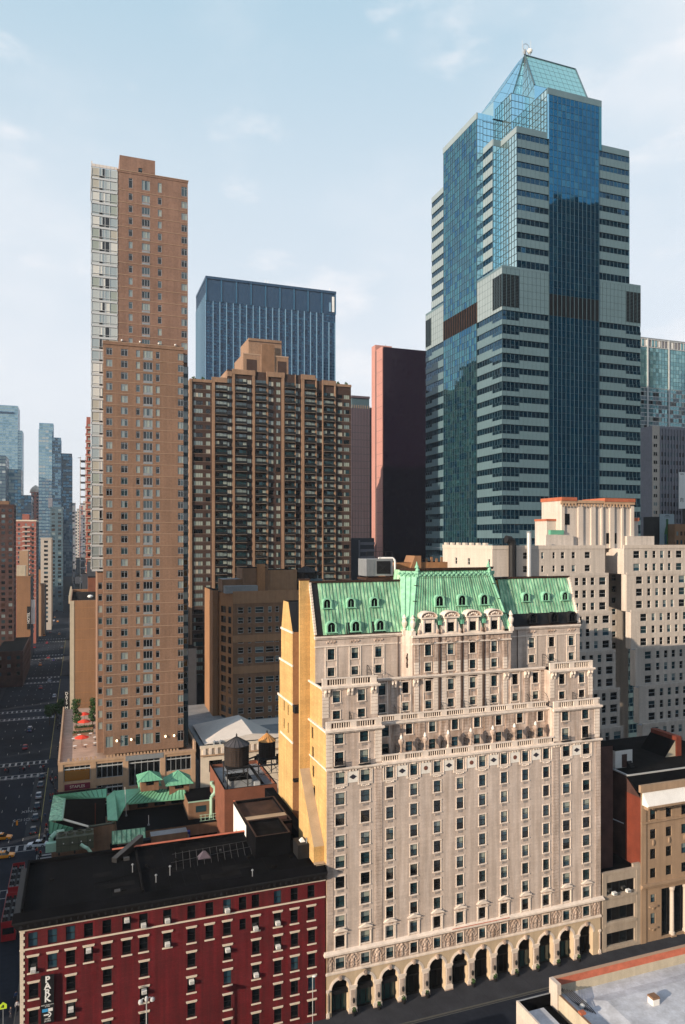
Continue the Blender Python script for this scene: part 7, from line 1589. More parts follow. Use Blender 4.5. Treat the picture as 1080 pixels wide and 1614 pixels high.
# ------------------------------------------------------------------ ground, streets, pavements
BX = -4.8; KX = -9.4                              # building line and kerb of the avenue's near side
def structure(mb, name, kind='structure'): o = mb.build(name); o['kind'] = kind; return o
def build_ground():
    g = MB(); g.poly([(-9000,-1500,-.02),(9000,-1500,-.02),(9000,16000,-.02),(-9000,16000,-.02)], 'asphalt'); structure(g, 'ground')
    p = MB()
    blocks = [(102.2, 171)]+[(190-3.5+79.2*k, 190+62+3+79.2*k) for k in range(14)]
    for y0, y1 in blocks: 
        p.box(KX, 500, y0, y1, -.02, .13, 'pavement'); p.box(-70, -34.2, y0, y1, -.02, .13, 'pavement')
    p.box(-60, 500, 20, 93.5, -.02, .13, 'pavement'); structure(p, 'pavement')
    k = MB()
    for y0, y1 in blocks[:6]: k.box(KX-.15, KX, y0, y1, -.02, .15, 'kerb_yellow' if y0 > 180 else 'kerb_stone'); k.box(KX, 300, y0-.15, y0, -.02, .15, 'kerb_stone')
    x = -5
    for i in range(40): k.box(20+4.25*i, 20.03+4.25*i, 102.3, 107.1, .131, .134, 'asphalt'); 
    structure(k, 'kerb')
    m = MB(); z = -.012
    def stripe(x0, x1, y0, y1): m.poly([(x0,y0,z),(x1,y0,z),(x1,y1,z),(x0,y1,z)], 'road_paint')
    for yb in [171, 190]+[266+79.2*i for i in range(5)]+[252+79.2*i for i in range(5)]:   # crossings of the avenue
        for x in range(13): stripe(-33+1.85*x, -32.4+1.85*x, yb-4.6 if yb not in (190,) else yb, (yb-1.4) if yb not in (190,) else yb+3.2)
        for d in ((-5.0,-4.75),(-1.3,-1.05)) if yb != 190 else ((-.5,-.25),(3.3,3.55)): stripe(-34, KX-.3, yb+d[0], yb+d[1])
    for i in range(9): stripe(KX+.3, BX+.5, 173+1.75*i, 173.75+1.75*i)                    # crossing of the side street
    stripe(KX-.1, KX+.1, 172.5, 189)
    for a in range(6):
        for lane in (-30.5,-27,-23.4,-19.9,-16.4,-13.2):
            y = 196+79.2*a
            while y < 250+79.2*a: stripe(lane-.07, lane+.07, y, y+2.0); y += 11
        stripe(-34, KX-.3, 248+79.2*a, 248.5+79.2*a)
    for lane in (-27,-23.4,-19.9,-16.4):
        for y in (118,126,134,142,150,158): stripe(lane-.09, lane+.09, y, y+2.4)
    m.poly([(-13.0,194,-.013),(KX-.2,194,-.013),(KX-.2,248,-.013),(-13.0,248,-.013)], 'asphalt_light'); m.poly([(-11.8,101.7,-.013),(120,101.7,-.013),(120,101.9,-.013),(-11.8,101.9,-.013)], 'kerb_stone')
    structure(m, 'road_markings')
    for txt, px, py, s in (('XING', 46, 1279, 2.6), ('SCHOOL', 41, 1292, 2.6)):
        X, Y, _ = onZ(px, py, 0); o = lettering(txt, 1.7, 'road_paint', None, (X, Y, -.008), (0,0,0), name='road_lettering', depth=.002); o.scale = (.95, 1.5, 1); o['kind'] = 'structure'
build_ground()

# ------------------------------------------------------------------ vehicles
def car_proto(name, label, paint, taxi=False):
    t = thing(name, label, 'taxi' if taxi else 'car', (0,0,0)); q = MB(); w = .9
    def loft(secs, m):
        for a, b in zip(secs, secs[1:]): q.hexa([a[0],a[1],a[2],a[3]], [b[0],b[1],b[2],b[3]], m)
    sec = lambda y, z0, z1, h: [(-h,y,z0),(h,y,z0),(h*.93,y,z1),(-h*.93,y,z1)]
    loft([sec(2.35,.32,.62,.72), sec(2.2,.28,.72,.85), sec(1.1,.26,.88,w), sec(-1.3,.26,.9,w), sec(-2.1,.28,.86,.86), sec(-2.3,.34,.74,.76)], paint); q.build('body', t)
    q = MB(); q.hexa([(-.82,1.1,.88),(.82,1.1,.88),(.82,-1.75,.9),(-.82,-1.75,.9)][::-1], [(-.62,.35,1.4),(.62,.35,1.4),(.62,-1.05,1.42),(-.62,-1.05,1.42)][::-1], 'pane_dark', top=paint); q.hexa([(-.64,.36,1.395),(.64,.36,1.395),(.64,-1.06,1.415),(-.64,-1.06,1.415)][::-1], [(-.60,.3,1.46),(.60,.3,1.46),(.60,-1.0,1.48),(-.60,-1.0,1.48)][::-1], paint)
    for sx in (-1,1): q.tube((sx*.78,-.35,.9),(sx*.63,-.35,1.42),.04,paint,4)
    q.build('cabin', t)
    for sx in (-1,1):
        for y in (1.4,-1.4): q = MB(); q.tube((sx*.72,y,.32),(sx*.93,y,.32),.32,'tyre',12); q.tube((sx*.931,y,.32),(sx*.94,y,.32),.18,'grey_metal',10); q.build('wheel', t)
        q = MB(); q.box(sx*.6-.15,sx*.6+.15,2.28,2.37,.5,.66,'sign_white'); q.build('headlight', t); q = MB(); q.box(sx*.6-.15,sx*.6+.15,-2.32,-2.24,.58,.74,'bus_red'); q.build('tail_light', t)
    if taxi: q = MB(); q.box(-.35,.35,-.35,-.1,1.48,1.66,'sign_white'); q.build('roof_sign', t)
    return t
def build_traffic():
    used = {}
    def car(paint, x, y, rz, label, group=None):
        taxi = paint == 'taxi_yellow'
        if paint not in used: o = car_proto('taxi' if taxi else 'car', label, paint, taxi); used[paint] = o; o.location = (x,y,0); o.rotation_euler = (0,0,rz)
        else: o = dup(used[paint], (x,y,0), rz, label)
        if group: o['group'] = group
    g = 'cars parked along the avenue kerb'
    for px, py, rz, lab in ((3,1318,R(-100),'yellow taxi turning in the junction, the farther of the two at the left edge'),(6,1347,R(-94),'yellow taxi in the junction, the nearer of the two at the left edge')):
        X, Y, _ = onZ(px, py+5, 0); car('taxi_yellow', X, Y, rz, lab, 'taxis in the junction')
    X, Y, _ = onZ(59, 1334, 0); car('car_white', X, Y, R(78), 'white car turning out of the side street at the crossing')
    for i, (py, p, lab) in enumerate(((1310,'car_black','black car parked nearest the crossing'),(1290,'car_grey','dark grey car parked second from the crossing'),(1272,'car_black','black car parked in the shade behind the dark grey one'),(1256,'car_silver','silver car parked by the tan retail base'),(1239,'car_grey','grey car parked beyond the silver one'),(1226,'car_black','black car parked farthest in the row before the second crossing'))):
        Y = onZ(65, py, 0)[1]; car(p, -11.0, Y, 0, lab+' along the avenue kerb', g)
    rnd = random.Random(21); pal = ['car_black','car_grey','car_silver','car_white','taxi_yellow','car_blue','car_red','taxi_yellow']
    names = {'car_black':'black car','car_grey':'grey car','car_silver':'silver car','car_white':'white car','taxi_yellow':'yellow taxi','car_blue':'dark blue car','car_red':'red car'}
    lanes = [-32.2,-28.7,-25.2,-21.6,-18.1,-14.7,-11.0]; cl = 0
    for i in range(36):
        a = rnd.randrange(1, 13); y = 275+79.2*(a-1)+rnd.uniform(6, 62); ln = rnd.choice(lanes); p = rnd.choice(pal)
        if a <= 1 and ln < -25: continue
        car(p, ln, y, math.pi if False else 0, names[p]+' in the shaded avenue traffic far up the street', 'far cars on the avenue')
    # open topped double deck buses
    for i, (px, py, lab) in enumerate(((32,1378,'dark red open topped sightseeing bus, the farther of the two at the kerb'),(14,1430,'dark red open topped sightseeing bus, the nearer one, cut by the left edge'))):
        X, Y, _ = onZ(px, py, 4.0); X = -12.4; t = thing('tour_bus', lab, 'bus', (X, Y, 0), 0, 'open topped buses at the kerb'); L = 5.6
        b = MB(); b.box(X-1.25,X+1.25,Y-L,Y+L,.35,3.1,'bus_red'); b.box(X-1.25,X-1.19,Y-L,Y+L,3.1,4.0,'bus_red'); b.box(X+1.19,X+1.25,Y-L,Y+L,3.1,4.0,'bus_red'); b.box(X-1.19,X+1.19,Y+L-.06,Y+L,3.1,4.2,'bus_red'); b.box(X-1.19,X+1.19,Y-L,Y-L+.06,3.1,4.0,'bus_red'); b.box(X-1.18,X+1.18,Y-L+.07,Y+L-.07,3.101,3.14,'steel_dark'); b.build('body', t)
        w = MB()
        for s in (-1.26,1.255): w.box(X+s,X+s+.005,Y-L+.5,Y+L-.5,1.5,2.7,'pane_dark')
        w.box(X-1.0,X+1.0,Y+L,Y+L+.01,1.3,2.9,'pane_dark'); w.box(X-1,X+1,Y-L-.01,Y-L,1.6,2.8,'pane_dark'); w.build('windows', t)
        for k in range(11):
            for dx in (-.9,-.42,.42,.9): 
                s = MB(); yy = Y-L+.9+.95*k; s.box(X+dx-.2,X+dx+.2,yy-.2,yy+.2,3.5,3.6,'car_grey'); s.box(X+dx-.2,X+dx+.2,yy-.25,yy-.18,3.5,4.05,'steel_dark' if (k+i) % 3 else 'grey_metal'); s.build('seat', t)
        for sx in (-1,1):
            for dy in (-3.4,3.2): q = MB(); q.tube((X+sx*.95,Y+dy,.5),(X+sx*1.24,Y+dy,.5),.5,'tyre',12); q.build('wheel', t)
    # moped-like bikes by the arcade are not legible; planters at the arcade piers are
    for i, x in enumerate([COLX[k]+2.12 for k in (0,1,2,3,5,6,7,8,9,10)]):
        t = thing('arcade_planter', 'dark potted shrub standing against an arcade pier of the limestone hotel', 'planter', (x, 106.5, .13), 0, 'potted shrubs along the arcade'); q = MB(); q.lathe(x,106.5,[(.28,.13),(.4,.75),(.36,.78)],'black_metal',10); q.build('pot', t)
        q = MB(); leafy(q, (x,106.5,1.05), .32, .35, 60, .12, random.Random(i)); q.build('foliage', t)
build_traffic()

# ------------------------------------------------------------------ street lamp, people, street trees, signals
def build_furniture():
    Y = 101.8; X, _, zt = onY(231, 1572, Y); t = thing('street_lamp', 'grey twin headed street lamp in front of the dark red building', 'street lamp', (X, Y, 0))
    q = MB(); q.lathe(X,Y,[(.16,0),(.18,.9),(.09,1.1),(.07,zt-.8)],'light_metal',8); q.path([(X-.75,Y,zt-.25),(X-.4,Y,zt-.05),(X,Y,zt-.5),(X+.4,Y,zt-.05),(X+.75,Y,zt-.25)],.05,'light_metal'); q.build('pole', t)
    for sx in (-1,1): q = MB(); q.lathe(X+sx*.78,Y,[(.1,zt-.75),(.32,zt-.6),(.3,zt-.3),(.08,zt-.15)],'light_metal',10); q.build('lamp_head', t)
    q = MB(); q.lathe(X,Y,[(.1,zt-.75),(.25,zt-.4),(.22,zt),(.06,zt+.15)],'light_metal',10); q.build('lamp_head', t)
    Y = 103.0; X, _, zt = onY(493, 1540, Y); t = thing('corner_lamp', 'slim grey lamp post with one bright head beside the left end of the arcade', 'street lamp', (X,Y,0)); q = MB(); q.lathe(X,Y,[(.12,.13),(.06,1.0),(.05,zt)],'light_metal',8); q.build('pole', t); q = MB(); q.blob((X+.25,Y,zt+.05),.35,.2,.16,'sign_white',8,5); q.build('lamp_head', t)
    X, Y, _ = onZ(8, 1585, 3.4); Y = 100; X = -9.0; zt = onY(4,1585,100)[2]; X = onY(5,1585,100)[0]; t = thing('school_sign', 'yellow green pentagon school crossing sign at the bottom left corner', 'sign', (X,Y,0)); q = MB(); q.tube((X,Y,0),(X,Y,zt),.05,'grey_metal'); q.build('post', t)
    q = MB(); pts = [(X-.42,zt-.42),(X+.42,zt-.42),(X+.42,zt+.1),(X,zt+.45),(X-.42,zt+.1)]; q.hexa([(p[0],Y-.09,p[1]) for p in pts],[(p[0],Y-.06,p[1]) for p in pts],'sign_lime'); q.box(X-.1,X+.1,Y-.10,Y-.091,zt-.25,zt+.1,'sign_black'); q.box(X-.22,X-.14,Y-.10,Y-.091,zt-.25,zt-.05,'sign_black'); q.build('panel', t)
    t = thing('traffic_signal', 'traffic signal mast at the kerb by the white car', 'traffic signal', (KX+.6, 191, 0)); q = MB(); q.tube((KX+.6,191,0),(KX+.6,191,7.2),.1,'steel_dark'); q.tube((KX+.6,191,6.9),(KX-5,191,7.1),.07,'steel_dark'); q.build('mast', t); q = MB(); q.box(KX-4.9,KX-4.5,190.8,191.2,5.9,7.0,'taxi_yellow'); q.build('signal_head', t)
    # people on the pavements: one continuous figure, copied
    def person(cl, hair):
        rings = [(.13,.10,.02),(.12,.09,.45),(.15,.12,.85),(.19,.13,1.0),(.17,.11,1.15),(.22,.13,1.40),(.16,.09,1.48),(.06,.06,1.53),(.075,.09,1.58),(.095,.11,1.67),(.08,.09,1.75),(.02,.02,1.78)]
        me = MB(); n = 8
        for (a,b,z),(a2,b2,z2) in zip(rings, rings[1:]):
            m = 'cloth_dark' if z < .9 else cl if z < 1.48 else ('skin' if z < 1.67 else hair)
            for k in range(n):
                t0, t1 = 2*math.pi*k/n, 2*math.pi*(k+1)/n; me.poly([(a*math.cos(t0),b*math.sin(t0),z),(a*math.cos(t1),b*math.sin(t1),z),(a2*math.cos(t1),b2*math.sin(t1),z2),(a2*math.cos(t0),b2*math.sin(t0),z2)], m)
        for sx in (-1,1): me.path([(sx*.2,0,1.42),(sx*.27,.02,1.15),(sx*.27,.12,.88)],.055,cl,6); me.path([(sx*.27,.12,.88),(sx*.27,.15,.78)],.04,'skin',5); me.path([(sx*.08,0,.9),(sx*.1,.05*sx,.5),(sx*.1,.16*sx,.05)],.085,'cloth_dark',6); me.box(sx*.1-.05,sx*.1+.05,.16*sx-.05,.16*sx+.18,0,.08,'tyre')
        return me.mesh('person')
    me = {c: person('cloth_'+c, 'tyre') for c in ('dark','white','red','blue')}
    P = [(77,1298,'dark'),(80,1305,'white'),(72,1311,'dark'),(76,1318,'blue'),(83,1296,'red'),(70,1321,'white'),(79,1312,'dark'),(73,1303,'red'),(84,1238,'dark'),(87,1247,'dark'),(80,1265,'blue'),(82,1231,'white'),(58,1342,'red'),(62,1350,'dark'),(64,1346,'red'),(25,1575,'blue'),(17,1600,'dark'),(27,1590,'white')]
    rp = random.Random(77); extra = [(rp.uniform(-8.6,-5.6), rp.uniform(193,250), rp.choice(['dark','dark','white','blue','red'])) for _ in range(16)]+[(rp.uniform(-8.8,-5.5), rp.uniform(272,330), rp.choice(['dark','dark','white'])) for _ in range(14)]+[(rp.uniform(-33,-10), rp.uniform(253,256), rp.choice(['dark','white','red'])) for _ in range(14)]
    for i, (X, Y, c) in enumerate(extra):
        o = bpy.data.objects.new('person', me[c]); COL.objects.link(o); o.location = (X, Y, .13 if X > -9 else 0); o.rotation_euler = (0,0,i*1.7); w_ = 'strolling on the pavement beside the retail base' if Y < 251 else 'walking on the pavement under the hotel sign' if Y > 260 else 'walking over the second crossing of the avenue'
        tag(o, f"person in {'a '+c+' top' if c != 'dark' else 'dark clothes'} {w_}", 'person', 'people on the pavements')
    for i, (px, py, c) in enumerate(P):
        X, Y, _ = onZ(px, py+4, .13); o = bpy.data.objects.new('person', me[c]); COL.objects.link(o); o.location = (X, Y, .13 if py < 1335 or py > 1400 else 0); o.rotation_euler = (0,0,i*1.3)
        where = 'waiting in the crowd at the corner by the white car' if py < 1325 and py > 1290 else 'walking on the shaded pavement beside the retail base' if py < 1290 else 'crossing the side street on the white stripes' if py < 1400 else 'walking on the pavement at the bottom left corner'
        tag(o, f"person in {'a '+c if c != 'dark' else 'dark'} {'top' if c != 'dark' else 'clothes'} {where}", 'person', 'people on the pavements')
    # kerb trees on the avenue
    rnd = random.Random(9)
    for i, (px, py, r_, lab) in enumerate(((88,1128,3.6,'bushy dark green street tree at the kerb below the hotel sign'),(99,1122,3.0,'smaller street tree tucked against the orange blank wall'),(78,1133,2.8,'street tree nearest the traffic, left of the bushy one'),(33,1043,3.4,'dark street tree on the far side of the avenue'))):
        X, Y, _ = onZ(px, py+10, 0); t = thing('street_tree', lab, 'tree', (X,Y,0), 0, 'street trees along the avenue'); q = MB(); q.tube((X,Y,0),(X,Y,3.5),.2,'bark',6,.12)
        for k in range(7): a = k*.9; q.tube((X,Y,2.6+.2*k),(X+r_*.6*math.cos(a),Y+r_*.6*math.sin(a),5+.3*k),.07,'bark',4,.03)
        q.build('trunk', t); q = MB()
        for k in range(14):
            a = rnd.uniform(0, 6.3); d = rnd.uniform(0, r_*.75); leafy(q, (X+d*math.cos(a),Y+d*math.sin(a),rnd.uniform(4,7.4)), rnd.uniform(.8,1.5), rnd.uniform(.7,1.2), 130, .3)
        q.build('crown', t)
mat('sign_lime', (.55, .75, .05), rough=.5)
build_furniture()

# ------------------------------------------------------------------ along the avenue and on the skyline
def build_avenue():
    # orange blank-walled hotel with the vertical sign
    b = Bld('blank_wall_hotel', 'orange brick hotel with a tall blank side wall beyond the roof terrace', 'hotel', (2, 262, 0)); t = b.t; Y = 262.0
    x0, _, zt = onY(110.5, 952, Y); x1 = 24
    b.mass(x0, x1, Y, 320, 0, zt, 'orange_brick', W=[(Y+4+4*i, z, 1.6, 1.8, 'far') for i in range(12) for z in range(8, int(zt)-2, 4)], roof='tar', mw='parapet_tan'); b.parapet(x0, x1, Y, 320, zt, 1.1, 'orange_brick', .4, 'pale_course'); b.done()
    c = MB(); c.box(x0-.08, x0+1.3, Y-.1, Y-.001, 0, zt+1, 'parapet_tan'); z = 8
    while z < zt: c.box(x0+1.3, x1, Y-.04, Y-.001, z, z+.18, 'dark_orange_brick'); z += 3.6
    for i in range(10): c.box(x0-.5, x0+.1, Y+2+5.5*i, Y+3.4+5.5*i, zt, zt+2.6, 'parapet_tan')
    c.box(x0+6, x0+18, Y+24, Y+34, zt, zt+7.5, 'brick_rust', top='tar'); c.box(x0+2, x1, Y+14, Y+14.4, zt, zt+3, 'steel_dark'); c.blob((x0+6.6,Y+9,zt+1.7),1.0,.8,.6,'sign_white',8,5); build_split(c, 'trim', t, .2)
    xs = x0-1.9; z1 = onY(106, 1089, Y+2)[2]; z0 = onY(106, 1136, Y+2)[2]; s = thing('hotel_sign', 'black vertical sign with white letters hung on the corner of the blank-walled hotel', 'sign', (xs, Y+1, z0)); q = MB(); q.box(xs, x0-.3, Y+1, Y+1.6, z0, z1, 'sign_black'); q.box(x0-.3, x0, Y+1.2, Y+1.4, z1-1.5, z1-1.2, 'steel_dark'); q.box(x0-.3, x0, Y+1.2, Y+1.4, z0+1.5, z0+1.8, 'steel_dark'); q.build('panel', s)
    h = (z1-z0)/9.6
    for i, ch in enumerate('DAYS HOTEL'.replace(' ', '')): lettering(ch, h*1.25, 'sign_white', s, ((xs+x0-.3)/2, Y+.97, z1-h*(.7+i+(.5 if i > 3 else 0))), (R(90),0,0), depth=.02)
    # black building behind it
    b = Bld('black_narrow_building', 'dark narrow building rising behind the blank-walled orange hotel', 'building', (5, 345, 0)); a = onY(137, 886, 345); b.mass(a[0], a[0]+20, 345, 380, 0, a[2], 'far_dark', W=[(348+4*i, z, 1.5, 2, 'far') for i in range(7) for z in range(10, int(a[2])-2, 4)]); b.mass(a[0]-2, a[0]+2.5, 346, 360, 0, onY(135,905,346)[2], 'far_dark'); b.done()
    # red brick tower just showing behind the glass bay
    Y = 350.0; a = onY(136.5, 657, Y); x1 = a[0]+14; b = Bld('red_brick_tower', 'pinkish red brick tower peeping out behind the left edge of the tallest brown tower', 'tower', (a[0]+6, Y, 0), vis=lambda x,y,f: y < 900 and x < 150); zt = a[2]
    rows = [zt-4-3.1*i for i in range(36)]
    b.mass(a[0], x1, Y, Y+20, 0, zt, 'far_brick', S=[(a[0]+1.1+2.3*i, z, 1.3, 1.7, 'strip') for i in range(5) for z in rows if z > 5], W=[(Y+3+4*i, z, 1.6, 1.7, 'far') for i in range(4) for z in rows if z > 5]); q = MB()
    for i, z in enumerate(rows): 
        if z > 5: q.box(a[0]-.5, a[0]+2.5, Y-1.2, Y-.01, z-1.6, z-1.4, 'cream_stone'); q.box(a[0]-.5, a[0]+2.5, Y-1.2, Y-1.1, z-1.4, z-.5, 'far_brick')
    build_split(q, 'balcony', b.t, .2); b.done()
    # building under construction
    Y = 600.0; a = onY(126, 722, Y); c = onY(141, 880, Y); t = thing('bare_frame_tower', 'pale bare concrete floor frame of a tower left of the glass bay, far off', 'tower', (a[0]+4, Y, 0)); q = MB(); z = 40
    while z < a[2]: q.box(a[0], a[0]+16, Y, Y+16, z, z+.5, 'far_grey'); z += 5.6
    for i in range(5):
        for j in (0, 15.4): q.box(a[0]+3.8*i, a[0]+3.8*i+.5, Y+j, Y+j+.5, 30, a[2]+1, 'far_pale')
    q.box(a[0]-1.5, a[0]+1, Y, Y+.3, a[2], a[2]+.4, 'steel_dark'); q.build('frame', t)
    # far side of the avenue
    def simple(name, label, cat, px0, px1, pyt, Y, depth, m, m_e=None, rows=3.2, cols=3.2, S=True, E=True, wst='far', ww=1.6, wh=1.7, z0=0, roof='tar', par=None):
        a = onY(px0, pyt, Y); c = onY(px1, pyt, Y); zt = a[2]
        b = Bld(name, label, cat, ((a[0]+c[0])/2, Y, 0), vis=lambda x,y,f: y < 1010, rev=.1)
        zs = []
        z = zt-2.6
        while z > 6: zs.append(z); z -= rows
        n = max(1, int((c[0]-a[0]-1.2)/cols)); w = c[0]-a[0]
        SW = [(a[0]+w*(i+.5)/n, z, ww, wh, wst) for i in range(n) for z in zs] if S else []
        ne = max(1, int(depth/cols)); EW = [(Y+depth*(i+.5)/ne, z, ww, wh, wst) for i in range(ne) for z in zs] if E else []
        b.face('S', Y, a[0], c[0], z0, zt, m, SW); b.face('E', c[0], Y, Y+depth, z0, zt, m_e or m, EW); b.face('W', a[0], Y, Y+depth, z0, zt, m); b.face('N', Y+depth, a[0], c[0], z0, zt, m); b.mb.poly([(a[0],Y,zt),(c[0],Y,zt),(c[0],Y+depth,zt),(a[0],Y+depth,zt)], roof)
        b.mb.box(a[0]-.2, c[0]+.2, Y-.2, Y+.3, zt-.2, zt+.8, par or m); b.mb.box(c[0]-.2, c[0]+.2, Y+.3, Y+depth, zt-.2, zt+.8, par or m)
        return b, a, c
    b, a, c = simple('dark_brick_block', 'dark olive brick block with teal windows at the left edge of the view', 'building', -12, 22, 797, 445, 14, 'dim_brick', 'dim_brick', 3.1, 2.6, ww=1.9); b.mb.box(c[0]-9, c[0]-3, 450, 458, a[2], a[2]+3, 'tan_wall'); b.done()
    b, a, c = simple('blank_orange_building', 'small building with an orange blank wall at the far side of the avenue', 'building', 26, 48, 910, 485, 30, 'orange_brick', 'far_dark', S=False, E=True, cols=5); 
    q = MB(); q.box(a[0], a[0]+5, 485.1, 492, a[2], a[2]+7, 'parapet_tan'); q.box(a[0]+.5, a[0]+5.5, 500, 510, a[2], a[2]+16, 'far_tan'); q.build('roof_house', b.t); b.done()
    s = thing('blade_sign', 'small white and black upright sign on the edge of the blank orange wall', 'sign', (c[0]+.4, 484, 25)); q = MB(); q.box(c[0]+.2, c[0]+2.6, 486, 486.6, 22, 37, 'sign_white'); q.box(c[0]-1.9, c[0]-.1, 484.5, 484.9, 19, 33, 'sign_black'); q.build('panel', s)
    lettering('HOTEL', 2.2, 'sign_white', s, (c[0]-1.0, 484.45, 26), (R(90),R(-90),0), depth=.02)
    b, a, c = simple('low_shop_row', 'low dark shop buildings along the far kerb below the blank orange wall', 'building', -8, 36, 1030, 400, 60, 'dim_brick', 'dim_brick', 4, 3); b.done()
    b, a, c = simple('red_brick_apartments', 'red brick apartment tower with a white roof edge, far left', 'tower', 24.5, 57, 821, 560, 34, 'far_brick', 'far_dark', 3.3, 3.1, ww=1.5, par='cream_stone'); q = MB(); q.box(a[0]+4,c[0]-5,565,580,a[2],a[2]+5,'far_brick'); z = a[2]-5
    while z > 30: q.box(a[0], c[0], 559.9, 559.999, z, z+.25, 'far_pale'); q.box(a[0]+4.5, a[0]+9.5, 558.9, 559.9, z+.3, z+1.2, 'far_pale'); z -= 3.3
    build_split(q, 'floor_band', b.t, .3); b.done()
    b, a, c = simple('striped_white_block', 'white and dark striped apartment block with a brown side wall, left of the avenue', 'building', 64, 81, 849, 640, 34, 'far_pale', 'far_tan', 3.6, 4.2, ww=3.0, wh=1.9, E=False); b.done()
    b, a, c = simple('small_tan_building', 'small tan building standing in front of the striped white block', 'building', 61, 71, 922, 600, 22, 'far_tan', 'far_dark', S=False, cols=4); b.done()
    # glass towers over the avenue
    def glass_far(name, label, parts, pal, mull, fl=4.0):
        Y = parts[0][3]; t = thing(name, label, 'tower', (onY(parts[0][0], 800, Y)[0], Y, 0))
        for px0, px1, pyt, Y, dep, pl in parts:
            a = onY(px0, pyt, Y); x1 = onY(px1, pyt, Y)[0]; q = MB(); q.box(a[0]+.3, x1-.3, Y+.3, Y+dep, 0, a[2]-.3, 'far_dark'); curtain(q, 'S', Y, a[0], x1, 25, a[2], 4.0, fl, pl, mull, mw=.3, mh=1.1, tilt=.01); curtain(q, 'E', x1, Y, Y+dep, 25, a[2], 5, fl, pl, mull, mw=.3, mh=1.1, tilt=.01); q.build('glass_shaft', t)
        return t
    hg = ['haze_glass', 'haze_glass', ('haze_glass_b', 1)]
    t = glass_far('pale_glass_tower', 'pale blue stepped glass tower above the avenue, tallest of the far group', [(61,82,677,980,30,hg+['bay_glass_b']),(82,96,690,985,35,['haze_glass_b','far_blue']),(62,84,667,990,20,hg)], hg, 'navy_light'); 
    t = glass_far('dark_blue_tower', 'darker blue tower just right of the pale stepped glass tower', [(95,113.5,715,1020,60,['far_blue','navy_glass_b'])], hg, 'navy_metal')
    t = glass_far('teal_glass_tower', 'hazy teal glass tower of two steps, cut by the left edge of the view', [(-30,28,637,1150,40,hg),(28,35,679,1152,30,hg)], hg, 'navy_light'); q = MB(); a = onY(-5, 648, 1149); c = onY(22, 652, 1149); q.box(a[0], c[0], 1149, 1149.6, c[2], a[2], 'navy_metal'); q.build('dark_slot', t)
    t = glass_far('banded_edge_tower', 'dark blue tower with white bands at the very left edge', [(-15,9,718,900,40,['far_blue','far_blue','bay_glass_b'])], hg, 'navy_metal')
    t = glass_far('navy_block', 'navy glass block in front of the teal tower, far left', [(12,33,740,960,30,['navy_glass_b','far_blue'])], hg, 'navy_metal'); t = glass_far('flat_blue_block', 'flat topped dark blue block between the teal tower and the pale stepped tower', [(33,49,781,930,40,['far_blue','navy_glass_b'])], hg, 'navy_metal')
    b, a, c = simple('crowned_stone_tower', 'pinkish stone tower with a domed top, far between the glass towers', 'tower', 49, 62, 776, 1200, 30, 'far_brick', 'far_grey', 5, 5, ww=2.4, wh=3, E=False); q = MB(); q.lathe((a[0]+c[0])/2, 1215, [(9,a[2]),(8,a[2]+5),(5,a[2]+9),(1,a[2]+12)], 'far_pale', 12); q.build('dome', b.t); b.done()
    b, a, c = simple('hazy_stepped_tower', 'hazy stepped teal tower rising behind the striped white block', 'tower', 79, 99, 800, 800, 40, 'far_blue', 'far_dark', 4, 5, ww=3.2, wh=2.4); b.mb.box(a[0]+2, c[0]-14, 801, 820, a[2], a[2]+10, 'far_grey'); b.done()
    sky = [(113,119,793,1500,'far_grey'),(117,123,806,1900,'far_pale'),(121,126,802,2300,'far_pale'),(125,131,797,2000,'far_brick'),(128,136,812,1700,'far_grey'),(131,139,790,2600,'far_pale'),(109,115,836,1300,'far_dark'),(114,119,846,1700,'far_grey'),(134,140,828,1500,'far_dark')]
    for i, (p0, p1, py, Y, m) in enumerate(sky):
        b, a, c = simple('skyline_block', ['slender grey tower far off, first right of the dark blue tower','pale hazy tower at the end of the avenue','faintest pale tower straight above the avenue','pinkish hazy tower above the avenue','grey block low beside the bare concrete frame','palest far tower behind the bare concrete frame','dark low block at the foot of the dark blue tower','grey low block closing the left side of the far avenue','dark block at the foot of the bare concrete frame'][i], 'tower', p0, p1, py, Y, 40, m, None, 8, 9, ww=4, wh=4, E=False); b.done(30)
    rnd = random.Random(12)
    # both sides of the avenue keep going
    for i in range(12):
        for side in (-1, 1):
            Y = (720 if side < 0 else 420)+95*i; 
            if side > 0 and 560 < Y < 640: continue
            h = rnd.uniform(22, 46); x0, x1 = (-38-30, -38.2) if side < 0 else (-4.5, 26); d = rnd.uniform(55, 78)
            b = Bld('avenue_block', ('dark' if i % 2 else 'brown')+f" shaded block lining the {'far' if side < 0 else 'near'} side of the distant avenue", 'building', ((x0+x1)/2, Y, 0), rev=.1)
            b.t['group'] = ('far' if side < 0 else 'near')+' side avenue blocks, '+('dark' if i % 2 else 'brown')
            fc = 'E' if side < 0 else 'W'; wn = [(Y+2+4.2*k, z, 1.8, 1.8, 'far') for k in range(int(d/4.2)) for z in range(6, int(h)-1, 4)]
            b.mass(x0, x1, Y, Y+d, 0, h, 'far_dark' if i % 2 else 'dark_orange_brick', **{fc: wn}); b.done(0)
    q = MB(); 
    for (u, h, Y) in ((-200,60,900),(-120,80,1400)): q.box(u-40, u+40, Y, Y+60, 0, h, 'far_dark')
build_avenue()

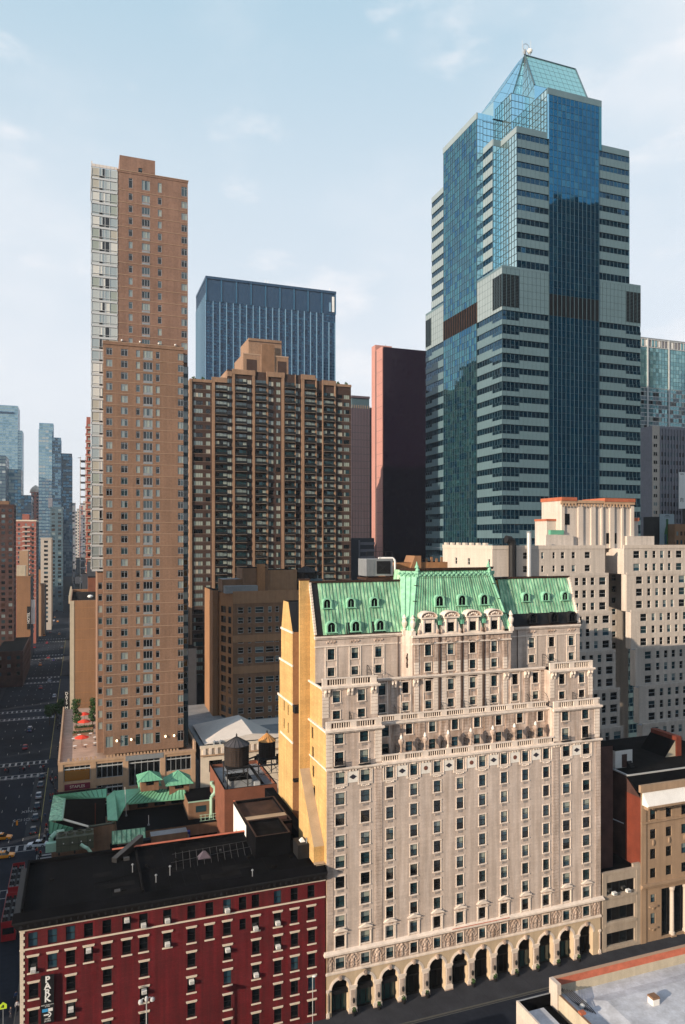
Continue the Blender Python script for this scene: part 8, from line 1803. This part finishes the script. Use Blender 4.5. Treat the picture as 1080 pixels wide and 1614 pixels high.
# ------------------------------------------------------------------ the rest of the neighbourhood outside the view, in part added for shade
def build_around():
    def blk(name, label, x0, x1, y0, y1, h, m, glassy=None):
        b = Bld(name, label, 'building', ((x0+x1)/2, (y0+y1)/2, 0)); b.mass(x0, x1, y0, y1, 0, h, m); b.done()
        if 'hidden' in label: b.t['group'] = label
        if glassy:
            g = MB()
            curtain(g, 'N', y1+.1, x0, x1, 4, h-2, 7, 6, glassy, 'mullion_dark', mw=.8, mh=.8); curtain(g, 'W', x0-.1, y0, y1, 4, h-2, 7, 6, glassy, 'mullion_dark', mw=.8, mh=.8); g.build('curtain_wall', b.t)
    blk('corner_block', 'brick block across the avenue from the red building, outside the view', -75, -38, 114, 171, 33, 'dim_brick')
    blk('avenue_row', 'tall row across the avenue from the retail base, outside the view', -75, -38, 188, 252, 27, 'dark_orange_brick'); blk('avenue_row', 'row across the avenue beyond the second crossing, outside the view', -75, -38, 268, 330, 33, 'dim_brick'); blk('avenue_row', 'row across the avenue beyond the third crossing, outside the view', -75, -38.2, 348, 398, 38, 'dark_orange_brick')
    blk('street_shade_block', 'unseen low block added south of the street to shade it, below the view', -4, 30, 40, 86, 10.5, 'dim_brick'); blk('street_shade_block', 'lower unseen block added to shade the street, beside the near annex', 30.1, 58.3, 40, 84.5, 7.6, 'dim_brick'); blk('south_corner', 'low building at the corner across the avenue, below the view', -75, -38, 40, 90, 9, 'dim_brick')  # first two are unseen blocks, added and sized to shade the street
    blk('viewpoint_tower', 'hotel tower the view is taken from', -25, 30, -60, -6, 110, 'brown_brick'); 
    dk = ['pane_dark', 'pane_dark', 'black_glass', 'pane_brown']
    blk('south_skyscraper', 'dark skyscraper behind the viewpoint, mirrored in the glass tower', 345, 480, -150, -90, 338, 'far_black', dk); blk('south_skyscraper', 'lower dark skyscraper behind the viewpoint', 200, 344, -150, -90, 240, 'far_black', dk); blk('south_skyscraper', 'broad dark tower to the southeast behind the viewpoint', 481, 640, -150, -80, 300, 'far_black', dk); blk('south_skyscraper', 'brown tower due south behind the viewpoint', 90, 235, -190, -130, 165, 'dim_brick', dk)
    # the low town to either side, where the sheet of ground would else lie bare
    rnd = random.Random(31); cnt = [0]
    tint = {'far_dark': 'dark', 'far_grey': 'grey', 'dim_brick': 'dim brick', 'far_tan': 'tan'}
    for i in range(14):
        x = 190+rnd.uniform(0, 260); y = 330+i*70; h = rnd.uniform(30, 62); c_ = rnd.choice(['far_dark','far_grey','dim_brick','far_tan']); blk('back_block', f'plain {tint[c_]} city block hidden behind the towers', x, x+60, y, y+45, h, c_)
    for i in range(8):
        y = 430+90*i; c_ = rnd.choice(['far_dark','far_grey','dim_brick']); blk('back_block', f'plain {tint[c_]} city block hidden by the balcony tower', 45+rnd.uniform(0,10), 120, y+80, y+130, rnd.uniform(30, 60), c_)
build_around()

# ------------------------------------------------------------------ air
HAZE = 0.000075
def build_haze():
    q = MB(); q.box(-700, 1100, -260, 2700, -1.2, 345, 'haze'); o = q.build('haze'); o['kind'] = 'stuff'
def haze_mat():
    m = bpy.data.materials.new('haze'); m.use_nodes = True; n = m.node_tree.nodes; n.clear(); out = n.new('ShaderNodeOutputMaterial'); v = n.new('ShaderNodeVolumePrincipled')
    v.inputs['Color'].default_value = (.74, .87, 1.0, 1); v.inputs['Density'].default_value = HAZE; v.inputs['Anisotropy'].default_value = 0.0
    m.node_tree.links.new(v.outputs[0], out.inputs['Volume']); M['haze'] = m
haze_mat()
build_haze()
